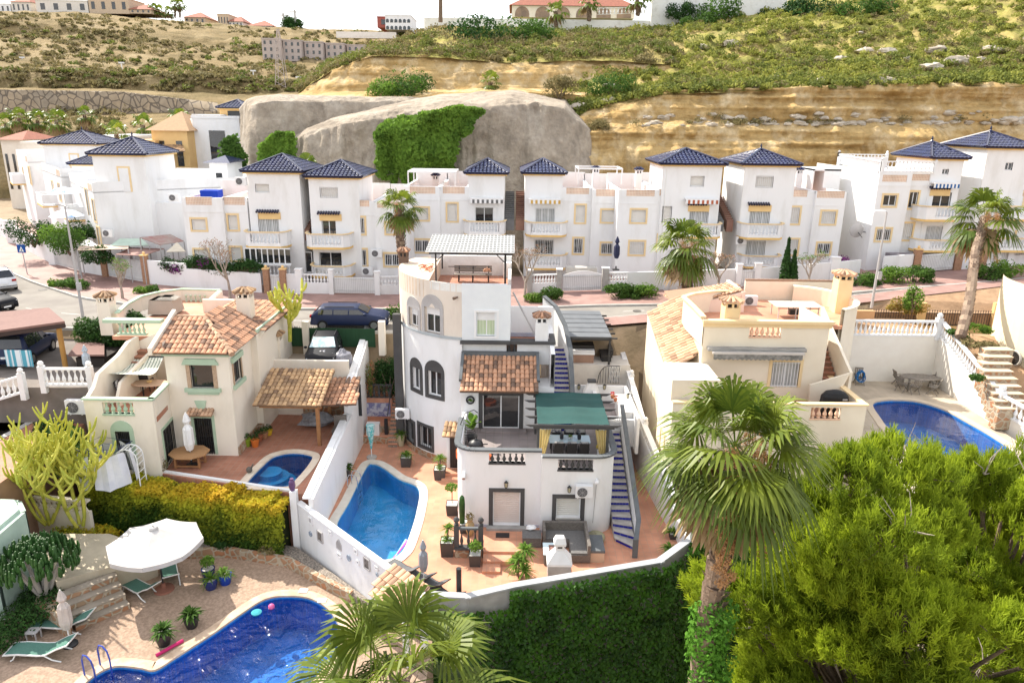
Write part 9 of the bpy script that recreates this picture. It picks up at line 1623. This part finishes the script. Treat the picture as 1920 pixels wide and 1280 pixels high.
for px,py,pt,Y_ in((23,52,36,250),(45,130,108,185),(163,68,52,250),(230,138,118,175),(276,74,62,240),(355,80,70,240),(425,92,80,230),(366,140,126,180),(476,150,133,175),(560,155,145,172)):
 p=F(px,py,Y_);b=B();b.bar(p,(p[0],p[1],Z(px,pt,Y_)),.18);b.bar((p[0]-.6,p[1],Z(px,pt,Y_)),(p[0]+.6,p[1],Z(px,pt,Y_)),.3);o=b.build('hillside_lamp',W_);tag(o,'small distant lamp post on the terraced hillside, %s'%{23:'nearest the top left corner',45:'lowest one at the left',163:'second from the left on the upper terrace',230:'above the stone wall',276:'third from the left on the upper terrace',355:'fourth from the left on the upper terrace',425:'rightmost on the upper terrace',366:'left of the pylon low down',476:'close to the pylon foot',560:'rightmost one, right of the pylon'}[px],'street lamp','distant lamp posts on the hillside')
p=F(529,165,165);b=B();z1=Z(529,55,165)
for a,c in((-1,-1),(1,-1),(1,1),(-1,1)):b.bar((p[0]+a*1.2,p[1]+c*1.2,p[2]-1),(p[0]+a*.2,p[1]+c*.2,z1),.12)
for i in range(9):z_=p[2]+(z1-p[2])*i/9;z2_=p[2]+(z1-p[2])*(i+1)/9;w0,w1=1.2-i*.11,1.2-(i+1)*.11;b.bar((p[0]-w0,p[1]-w0,z_),(p[0]+w1,p[1]-w1,z2_),.08);b.bar((p[0]+w0,p[1]-w0,z_),(p[0]-w1,p[1]-w1,z2_),.08)
tag(b.build('lattice_pylon',PK),'thin lattice pylon standing before the pinkish terraced blocks','pylon')
for px,pt in((533,25),(555,19)):p=F(px,58,280);b=B();b.bar(p,(p[0],p[1],Z(px,pt,280)),.5);b.bar((p[0]-2.0,p[1],Z(px,pt+4,280)),(p[0]+2.0,p[1],Z(px,pt+4,280)),.3);tag(b.build('telegraph_mast',KERB),('shorter' if px<540 else 'taller')+' mast on the skyline ridge','mast','masts on the skyline')
p=onstreet(52,517);t=T('traffic_sign','blue square pedestrian crossing sign on a grey pole at the far left','traffic sign',p);zz=Z(41,467,p[1]);b=B();b.tube([p,(p[0]-.1,p[1],zz+.4)],.04,8);b.build('pole',GREYTR,t);b=B();b.box(p[0]-.42,p[0]+.26,p[1]-.08,p[1]-.05,zz-.3,zz+.38);S=b.build('sign_panel',mat('sign_blue',(.01,.07,.28)),t);b=B();c_=p[0]-.08;b.slab([(c_-.2,p[1]-.085,zz-.2),(c_+.2,p[1]-.085,zz-.2),(c_,p[1]-.085,zz+.24)],(0,.003,0));b.build('white_triangle',WPAINT,S);b=B();b.bar((c_,p[1]-.09,zz-.02),(c_-.05,p[1]-.09,zz-.16),.03);b.bar((c_,p[1]-.09,zz-.02),(c_+.05,p[1]-.09,zz-.16),.03);b.bar((c_,p[1]-.09,zz+.06),(c_,p[1]-.09,zz-.03),.04);b.build('walking_figure',BLACK,S)
def sail(label,pts,Y_,m,name='garden_canopy',posts=True):
 Y_+=3.2;q=[F(a,c,Y_+d)for a,c,d in pts];t=T(name,label,'canopy',q[0],'garden canopies beside the blank white wall');b=B();b.slab(q,(0,0,.05));b.build('roof',m,t)
 if posts:
  for e in q:b=B();b.bar((e[0],e[1]+.02,6.3),(e[0],e[1]+.02,e[2]-.01),.07);b.build('post',GREYTR,t)
sail('pale green tent canopy against the blank white wall',[(205,462,0),(280,461,0),(265,448,2),(225,448,2)],56,mat('pale_green_canvas',(.5,.62,.52)));sail('flat canopy covered with orange terracotta mesh above a hedge',[(145,470,0),(240,467,0),(242,459,3),(150,461,3)],54,mat('mesh_canopy',(.6,.45,.33),(.5,.4,.33)));sail('reddish brown canopy roof over a wire fence',[(217,478,0),(268,480,0),(308,467,3),(245,465,3)],53.5,mat('brown_red_canopy',(.36,.22,.19)));sail('dark red and grey canopy at the corner of the first town house',[(262,446,0),(300,460,0),(345,453,3),(320,440,3)],55.5,mat('dark_red_canopy',(.3,.12,.11),(.36,.33,.3),sc=.5));sail('cream shade sail beside the first town house',[(312,473,0),(348,472,0),(332,455,2.5)],54.5,mat('cream_sail',(.6,.54,.44)))
sail('white pitched gazebo roof behind the mesh canopy',[(142,464,0),(183,461,0),(165,449,2)],56.5,WPAINT)
for px,py,lb in((120,362,'upper'),(125,405,'lower')):p=F(px,py,60 if py>380 else 66);t=T('beach_parasol',lb+' blue and white parasol on the turned town houses','parasol',p,'blue and white parasols');b=B();b.lathe([(1.3,0),(.7,.4),(.02,.55)],p,12);b.build('canopy',mat('blue_white_canvas',(.6,.64,.7),(.2,.35,.6),sc=.8,lo=.4,hi=.45),t);b=B();b.bar((p[0],p[1],p[2]-2),(p[0],p[1],p[2]+.5),.05);b.build('pole',WPAINT,t)
p=F(1156,482,55.5);folded_parasol(p[0],p[1],p[2]-1.0,2.6,mat('navy_canvas',(.03,.035,.08)),'folded navy parasol in the garden behind the arched gate',w=.2)
p=F(1672,478,56.3);b=B();b.box(p[0]-.2,p[0]+2.2,56,56.9,p[2]-.9,p[2]+.1);tag(b.build('garden_storage_box',mat('grey_plastic',(.2,.18,.2))),'grey garden storage box by the seventh town house front wall','storage box');p=F(1100,507,56);b=B();b.box(p[0]-1.6,p[0]+.8,56,56.9,p[2]-.9,p[2]+.2);tag(b.build('garden_storage_box',KERB),'pale storage cupboard under the balcony behind the arched gate','storage box')
# palms, trees, street greenery
PALM=mat('palm_green',(.24,.29,.03),(.04,.085,.012),attr=.7,lo=.1,hi=.9,transl=.35,sc=1.2,rough=.45)
def fans(c,R,n,e0,e1,seed,drop=.35,nseg=26,fl=.56,w_=.046,sw=0.):
 rd=random.Random(seed);V=[];A=[];c=np.array(c,float)
 for k in range(n):
  a=k*2.399+rd.uniform(-.25,.25);e=e0+(e1-e0)*(k+.5)/n+rd.uniform(-.12,.12);Rl=R*rd.uniform(.85,1.12);dr=np.array((cos(a)*cos(e),sin(a)*cos(e),sin(e)));s=np.array((-sin(a),cos(a),0));nn=np.cross(s,dr);nn=nn if nn[2]>0 else-nn
  hub=c+dr*Rl*(1-fl)-np.array((0,0,1))*drop*.25*Rl*(1-fl);tn=rd.random()
  V.append([c-s*.02,c+s*.02,hub+s*.015,hub-s*.015]);A.append(tn)
  g=np.array((0,0,-1.));L_=Rl*fl;wk=w_*28/nseg
  for j in range(nseg):
   ph=radians(-105+210*j/(nseg-1));d=dr*cos(ph)+s*sin(ph)+nn*(.12+.1*(j%2));d/=np.linalg.norm(d);l_=L_*(1-.3*abs(ph)/2)*rd.uniform(.9,1.05);side_=-dr*sin(ph)+s*cos(ph);w2=l_*wk;pts=[]
   for tt in(0,.38,.64,1):pts.append(hub+d*l_*tt+g*drop*1.25*l_*tt**2.8*rd.uniform(.8,1.2)+side_*sw*tt)
   ws=(.05,.66,1,.06)
   for q in range(3):V.append([pts[q]-side_*w2*ws[q],pts[q]+side_*w2*ws[q],pts[q+1]+side_*w2*ws[q+1],pts[q+1]-side_*w2*ws[q+1]]);A.append(min(1,tn*.6+.4*rd.random()))
 return np.array(V),np.array(A)
def palm(label,base,top,R,n=34,dead=18,fl=3,r=(.26,.19),seed=1,name='fan_palm',group=None,skirt=1.0,ivy=0,low=-.35,nseg=26):
 t=T(name,label,'palm tree',base,group);b=B();P0,P1=np.array(base,float),np.array(top,float);k=26;pts=[P0+(P1-P0)*i/k+np.array((.12*sin(i*.25),0,0))*min(1,(k-i)/8)for i in range(k+1)]
 for i in range(k):
  rr=r[0]+(r[1]-r[0])*i/k;b.tube([pts[i],pts[i]*.05+pts[i+1]*.95],[rr*.92,rr*1.08],10);b.a[-12:]=[random.random()for _ in range(12)]
 Ld=np.linalg.norm(P1-P0);nb=int(min(Ld,5)*60);rd=random.Random(seed)
 for i in range(nb):f=1-(i/nb)*min(1,5/Ld)*.9;p=P0+(P1-P0)*f;a=i*2.399;d=np.array((cos(a),sin(a),0));b.add([p+d*r[1]*.9+np.array((-d[1],d[0],0))*.06,p+d*r[1]*.9-np.array((-d[1],d[0],0))*.06,p+d*(r[1]+rd.uniform(.08,.2))+(0,0,rd.uniform(.1,.3))],[[0,1,2]],rd.random())
 b.build('trunk',PBARK,t);top=np.array(top)+(0,0,.1)
 V_,A_=fans(top,R,int(n*.65),max(low,-.15),1.35,seed,.42,nseg);v2,a2=fans(top-(0,0,.1),R*.92,int(n*.35),low-.3,max(low,-.1),seed+9,.6,nseg);npmesh('crown',np.concatenate([V_,v2]),4,PALM,t,np.concatenate([A_,a2*.6]))
 if dead:V_,A_=fans(top-(0,0,.25),R*.8*skirt,dead,-1.35,-.85,seed+3,.25,16,.6,.07);npmesh('dead_fronds',V_,4,DRYF,t,A_)
 if fl:
  V2=[];A2=[];rg=np.random.default_rng(seed)
  for k in range(fl):
   a=-1.9+k*.9;d=np.array((cos(a),sin(a),0));L2=R*.85;cs=[top+d*L2*(.25+.25*u)+np.array((0,0,.15-1.15*L2*u*u))for u in np.linspace(.1,1,9)];v,a_=cloud(cs,[(.13*R/1.6,)*3]*9,60,.07,rg,.1,1);V2 .append(v);A2 .append(a_)
  npmesh('flower_stalks',np.concatenate(V2),4,FLOWO,t,np.concatenate(A2))
 return t
tp=palm('very tall fan palm with orange flower stalks in front of the apricot villa',(4.95,15.9,-7.5),(5.35,15.9,11.75),2.5,34,40,4,(.33,.25),5,low=-.45,nseg=38)
rg=np.random.default_rng(4);v,a_=cloud([(5.05+.08*rg.normal(),14.75-.1*rg.random(),z_)for z_ in np.linspace(8.9,11.2,14)],[(.2,.16,.16)]*14,190,.06,rg,.1,1);npmesh('hanging_flowers',v,4,FLOWO,tp,a_)
V_=[];rg=np.random.default_rng(3);cs=[(5.2+.02*z_+.12*rg.normal(),15.85+.15*rg.normal(),z_)for z_ in np.linspace(-2,7.3,36)];v,a_=cloud(cs,[(.78-.05*max(0,c_[2]-1),)*2+(.5,)for c_ in cs],330,.13,rg,.6,1);o=npmesh('ivy_column',v,4,mat('bright_ivy',(.14,.34,.03),(.04,.12,.015),attr=.8,lo=.1,hi=.9,transl=.35),None,a_);tag(o,'bright green ivy wrapped thickly round the lower trunk of the very tall palm','ivy')
pb=D(748,1285,14.2);palm('fan palm crown seen from above at the bottom centre of the picture',(pb[0],pb[1],-7.5),pb,2.45,22,4,1,(.26,.2),11,low=-.2,nseg=42)
def spalm(px,pyc,Y,pyb,R,seed,label,**k):c=F(px,pyc,Y);g_=onstreet(*pyb);return palm(label,(g_[0],g_[1],g_[2])if pyb[1]>100 else(c[0],Y,6.3),c,R,seed=seed,**k)
palm('street palm rising behind the round tower before the third town house',(F(757,500,52)[0],52,6.3),F(750,388,52),2.1,20,6,1,(.33,.3),21,nseg=20)
palm('bushy street palm with a brown skirt of dead fronds left of the cypress',(F(1287,560,50.5)[0],50.5,6.9),F(1285,462,50.5),3.0,24,20,5,(.4,.34),22,low=-.7,nseg=20)
palm('leaning street palm with hanging flower stalks at the far right',G(1800,632,7.5),F(1846,408,46.5),2.8,22,10,4,(.3,.24),23,low=-.8,nseg=20)
for i,(px,py,Y_,R,lb)in enumerate(((10,232,118,2.6,'first from the left edge'),(35,222,118,2.8,'second from the left edge'),(70,226,119,2.6,'third from the left edge, brownish'),(105,226,118,2.8,'fourth from the left edge'),(158,216,120,2.2,'fifth from the left edge, small and yellowish'),(218,252,92,2.4,'behind the turned town houses'),(268,235,108,2.4,'left of the orange yellow house'),(335,222,104,2.2,'behind the orange yellow house'),(575,318,70,2.0,'between the first and second town house roofs'),(920,155,92,1.9,'on the ledge above the sprayed rock face'))):
 c=F(px,py,Y_);zb=c[2]-(3.6 if px<300 else 1.5);palm('small fan palm '+lb,(c[0],c[1],zb),c,R,12,5 if px<200 else 0,0,(.3,.25),40+i,nseg=9,group='small palms near the rock and hillside')
for i,(px,py,pb_,lb)in enumerate(((328,8,34,'left of the skyline pair'),(337,10,34,'right of the skyline pair'),(288,17,28,'small left one on the skyline'),(297,21,29,'small right one on the skyline'),(316,23,33,'short bushy one beside the skyline pair'),(1042,22,62,'thick one before the arches of the hilltop villa'),(1104,5,40,'in front of the hilltop villa balcony'),(1195,0,30,'at the right end of the hilltop villa'))):Y_=282 if px<500 else 127;c=F(px,py,Y_);g_=F(px,pb_,Y_);palm('distant palm, '+lb,g_,c,3.2 if px<500 else 2.6,12,2,0,(.35,.3),60+i,nseg=7,group='distant palms on the skyline')
p=F(826,42,126);b=B();b.tube([p,F(826,-40,126)],[.35,.28],10);tag(b.build('bare_palm_trunk',BARK),'bare dark palm trunk rising out of the picture above the scarp','palm tree')
def pine(label,c,rad,ncl,seed,gb=-7.5,nn=62,name='pine_tree'):
 rg=np.random.default_rng(seed);t=T(name,label,'tree',(c[0],c[1],gb));c=np.array(c,float);rad=np.array(rad,float);K=64;d=rg.normal(0,1,(K,3));d[:,2]=np.abs(d[:,2])*1.1-.45;d/=np.linalg.norm(d,axis=1,keepdims=True);bl=c+d*rad*rg.uniform(.5,1.06,(K,1));b=B();tr=np.array((c[0],c[1],gb));fork=c-(0,0,rad[2]*.6);b.tube([tr,fork],[.4,.3],10)
 for q in bl:m_=(fork+q)/2+rg.normal(0,.4,3);b.tube([fork,m_,q],[.14,.08,.03],6)
 cl=[]
 for q in bl:
  k=ncl//K;dd=rg.normal(0,1,(k,3));dd[:,2]=np.where(dd[:,2]<-.2,-dd[:,2],dd[:,2]);dd/=np.linalg.norm(dd,axis=1,keepdims=True);rr=rg.uniform(.7,1.5);cl.append(q+dd*rr*rg.uniform(.55,1.05,(k,1))*(1,1,.75))
  for e in cl[-1][::5]:b.tube([q,(q+e)/2+rg.normal(0,.08,3),e],[.03,.018,.008],4,False)
 b.build('trunk',BARK,t);CL=np.concatenate(cl);m=len(CL);out=CL-c;out/=np.linalg.norm(out,axis=1,keepdims=True);ax=out*.6+(0,0,.9);dirs=ax[:,None]+rg.normal(0,.55,(m,nn,3));dirs/=np.linalg.norm(dirs,axis=2,keepdims=True);off=rg.uniform(-.18,.16,(m,nn,1))*ax[:,None];o0=CL[:,None]+off+rg.normal(0,.05,(m,nn,3));L_=rg.uniform(.13,.27,(m,nn,1));s=np.cross(dirs,rg.normal(0,1,(m,nn,3)));s/=np.linalg.norm(s,axis=2,keepdims=True);w_=.013
 Vt=np.stack([o0-s*w_,o0+s*w_,o0+dirs*L_+s*w_*.6,o0+dirs*L_-s*w_*.6],2).reshape(-1,4,3);tone=np.repeat(np.repeat(rg.random(K)*.45,ncl//K)+rg.random(m)*.35,nn)+rg.random(m*nn)*.2;npmesh('needles',Vt,4,PINE,t,tone)
 for i in range(24):
  b=B()
  q=bl[rg.integers(K)]+rg.normal(0,.6,3);dr=(q-c);dr/=np.linalg.norm(dr);q=q+dr*.6
  for j in range(7):e=q+dr*rg.uniform(.4,.9)+rg.normal(0,.35,3);b.tube([q,(q+e)/2+rg.normal(0,.06,3),e],[.022,.014,.006],4,False)
  b.build('dead_branch',DEADW,t)
 return t
pine('big bright yellow green pine filling the lower right corner',(11.3,18.0,4.6),(5.2,4.6,6.5),7600,7);pine('lower pine bough mass in front of the big pine at the bottom right',(9.6,13.4,.3),(4.2,3.0,5.5),3800,8);pine('right hand pine top rising beside the deep blue pool',(16.4,21.0,4.2),(3.8,3.6,5.3),3000,9)
for i,(px,py,r_,lb,n_)in enumerate((((102),540,.55,'smallest roadside bush at the far left kerb',500),(122,543,.7,'roadside bush left of the street lamp foot',700),(145,545,.8,'roadside bush at the street lamp',800),(262,553,.55,'round bush left of a bare street tree',500),(284,551,.5,'small round bush right of a bare street tree',500),(1030,568,.95,'right part of the oleander clump behind the white villa chimney',1700),(1000,570,.7,'left part of the oleander clump behind the white villa chimney',900),(1160,562,1.0,'left oleander bush of the clump before the long white wall',1700),(1187,562,.95,'middle oleander bush of the clump before the long white wall',1700),(1212,560,1.0,'right oleander bush of the clump before the long white wall',1700),(1615,540,1.0,'left oleander bush by the right street lamp',1500),(1637,538,.7,'small oleander bush right of the street lamp foot',900),(1685,536,1.15,'oleander bush before the brick pillar gate, left half',1800),(1722,533,1.1,'oleander bush before the brick pillar gate, right half',1800),(1850,527,1.1,'oleander bush behind the leaning palm, left half',1600),(1893,523,1.2,'oleander bush at the right edge of the pavement',1600),(742,598,.9,'bright spiky bush between the street and the dark buttress',1200))):
 p=onstreet(px,py);bush('street_bush',lb,'shrub',(p[0],p[1]+.3,p[2]),(r_*1.15,r_,r_*.72),n_,.17,GREEN if i%3 else LGREEN,'clipped bushes along the street')
for px,pyb,pyt,lb in((1470,528,448,'tall dark cypress'),(1484,528,470,'shorter dark cypress right behind the tall one')):
 p=wbp(px);y_=52.6;p=(F(px,pyb,y_)[0],y_,7.1);h_=F(px,pyt,y_)[2]-p[2];t=T('cypress',lb+' in front of the sixth town house','tree',p,'cypresses');zz=np.linspace(.2,h_-.2,22);v,a_=cloud([(p[0],p[1],p[2]+z_)for z_ in zz],[(max(.1,.5*(1-(z_/h_)**1.8)),)*2+(.35,)for z_ in zz],170,.16);npmesh('foliage',v,4,DGREEN,t,a_);b=B();b.tube([p,(p[0],p[1],p[2]+h_*.8)],[.1,.03],6);b.build('trunk',BARK,t)
def baretree(label,base,h,spread,seed,leaf=None,nl=120):
 rd=random.Random(seed);t=T('bare_tree',label,'tree',base,'bare street trees');b=B();tips=[]
 def g(p,d,l_,r_,k):
  d=np.array(d)/np.linalg.norm(d);q=p+d*l_;b.tube([p,(p+q)/2+np.array([rd.uniform(-.05,.05)for _ in range(3)])*l_,q],[r_,r_*.85,r_*.7],5,False)
  if k==0:tips.append(q);return
  for _ in range(rd.choice((3,3,4))if k>1 else 3):g(q,d+np.array([rd.uniform(-spread,spread),rd.uniform(-spread,spread),rd.uniform(-.1,.5)]),l_*rd.uniform(.6,.82),r_*.6,k-1)
 g(np.array(base,float),(0,0,1),h*.28,.12,4);b.build('trunk',DEADW,t)
 if leaf:v,a_=cloud([tips[i]for i in range(0,len(tips),max(1,len(tips)//nl))],[(.16,)*3],8,.13)if 0 else cloud(np.array(tips[::2]),np.full((len(tips[::2]),3),.2),5,.11);npmesh('leaves',v,4,leaf,t,a_)
PNKL=mat('pinkish_buds',(.42,.2,.15),(.25,.2,.08),attr=.8,lo=.2,hi=.8,transl=.3)
for i,(px,py,h_,lf,lb)in enumerate(((222,566,3.8,LGREEN,'sparse street tree with a few green leaves right of the left street lamp'),(425,566,5.4,PNKL,'wide twiggy tree before the bougainvillea wall'),(985,572,5.4,PNKL,'pinkish twiggy tree directly behind the round tower roof bench'),(1350,556,4.2,PNKL,'twiggy tree half hidden by the bushy street palm'),(1520,548,3.6,LGREEN,'spindly tree with scattered leaves right of the cypress'))):p=onstreet(px,py);baretree(lb,(p[0],p[1]+.6,p[2]),h_,.8,5+i,lf)
p,q=wbp(352),wbp(480);v=[];cs=[(p[0]+(q[0]-p[0])*u,p[1]+.6+(q[1]-p[1])*u,7.9+.25*sin(u*9))for u in np.linspace(-.32,1,15)];hd=T('bougainvillea_hedge','trimmed green hedge with purple bougainvillea flowers on the low white wall','hedge',p);v,a_=cloud(cs,[(.75,.5,.75)]*15,520,.16);npmesh('foliage',v,4,DGREEN,hd,a_);v,a_=cloud([cs[1],cs[2],cs[6],(cs[2][0],cs[2][1]-.1,7.5)],[(.7,.55,.6)]*4,300,.15);npmesh('flowers',v,4,mat('bougainvillea',(.3,.04,.28),(.14,.02,.12),attr=.9,transl=.3),hd,a_);b=B();b.bar(cs[0],cs[-1],.3,.5);b.build('stems',BARK,hd)
p=F(1575,487,56);bush('bougainvillea','purple bougainvillea over the wall corner beside the seventh town house','shrub',(p[0],p[1],p[2]-.5),(.9,.4,.5),700,.14,MATS['bougainvillea'])
for i,(px,py,Y_,r_,m_,lb)in enumerate(((60,437,66,2.2,DGREEN,'dark green garden shrubs at the left behind the curved white wall'),(105,437,62,1.6,LGREEN,'bright green garden palms and shrubs beside the curved wall'),(128,455,60,1.8,GREEN,'mid green shrubs behind the sliding gate at the left'),(150,430,63,1.8,DGREEN,'dark climbing shrub under the turned town house balcony'),(180,478,57.4,1.3,DGREEN,'dark hedge below the mesh canopy'),(1450,40,126,3.4,DGREEN,'very large dark bush on the slope under the hilltop wall, left one'),(1345,30,126,4.4,GREEN,'large rounded green tree against the white hilltop retaining wall'),(1297,48,124,2.6,GREEN,'grey green round bush at the left foot of the hilltop retaining wall'),(1530,22,122,5.2,DGREEN,'broad dark bush on the upper slope right of the retaining wall'),(1615,35,118,4.8,GREEN,'broad green bush on the upper slope, rightmost big one'),(915,90,112,6.8,DGREEN,'big dark olive thicket under the hilltop villa'),(990,75,114,4.8,GREEN,'green right part of the thicket under the hilltop villa'),(765,155,90,3.6,GREEN,'large feathery green bush on the shelf above the rock face'),(722,168,89,2.2,LGREEN,'smaller bright bush left of the feathery one'),(1050,165,86,2.2,OLIVE,'olive bush above the right end of the sprayed rock face'),(1150,165,86,2.8,GREEN,'dark green bush at the left corner of the ochre cliff'),(1120,240,80,1.5,OLIVE,'brown dry bush in the gully between rock face and cliff'),(288,134,180,2.2,LGREEN,'bright green bush on the terrace above the stone wall, left of three'),(322,137,180,1.6,LGREEN,'bright green bush, middle of the three on the terrace'),(345,139,180,1.8,LGREEN,'bright green bush, right of the three on the terrace'),(1275,22,127,2.4,DGREEN,'dark pointed tree at the corner of the hilltop wall'),(548,45,280,4,DGREEN,'dark round tree on the skyline beside the masts'))):p=F(px,py,Y_);bush('large_bush',lb,'shrub',(p[0],p[1],p[2]-r_*.6),(r_,r_*.8,r_*.75),int(900+500*min(r_,5)),.14+r_*.05*(Y_/100),m_,sub=10)
def creeper(px0,px1,tops,bots,Y_,n,label,m_=LGREEN):
 rg=np.random.default_rng(int(px0));px=rg.uniform(px0,px1,n);tp=np.interp(px,*zip(*tops));bt=np.interp(px,*zip(*bots));py=tp+9*vnoise(np.stack([px*.09,px*0,px*0],1),2)+(bt-tp)*rg.random(n)**1.1*(.6+.6*vnoise(np.stack([px*.12,px*0+5,px*0],1),7));px=px+rg.normal(0,2.5,n);C3=np.array([F(a,c_,Y_)for a,c_ in zip(px,py)]);C3[:,1]-=3.2*vnoise(C3*.5,3)+.5*rg.random(n);o=npmesh('rock_creeper',quads(C3,np.tile((0,-1,.6),(n,1)),.46,.8,rg,.7),4,m_,None,np.clip(vnoise(C3*.9,5)*.8+.3*rg.random(n),0,1));tag(o,label,'creeper','creepers on the sprayed rock face')
creeper(712,905,[(712,240),(730,220),(790,208),(850,197),(905,203)],[(712,300),(740,345),(850,330),(866,262),(905,210)],74.3,9000,'big bright green creeper hanging down the middle of the rock face');creeper(503,562,[(503,262),(545,240),(562,244)],[(503,305),(562,312)],76.5,2000,'small bright creeper at the corner of the rock face',LGREEN);creeper(430,470,[(430,262),(448,248),(470,285)],[(430,322),(470,322)],79.0,1200,'dull green creeper at the left end of the rock face behind the white house',GREEN)
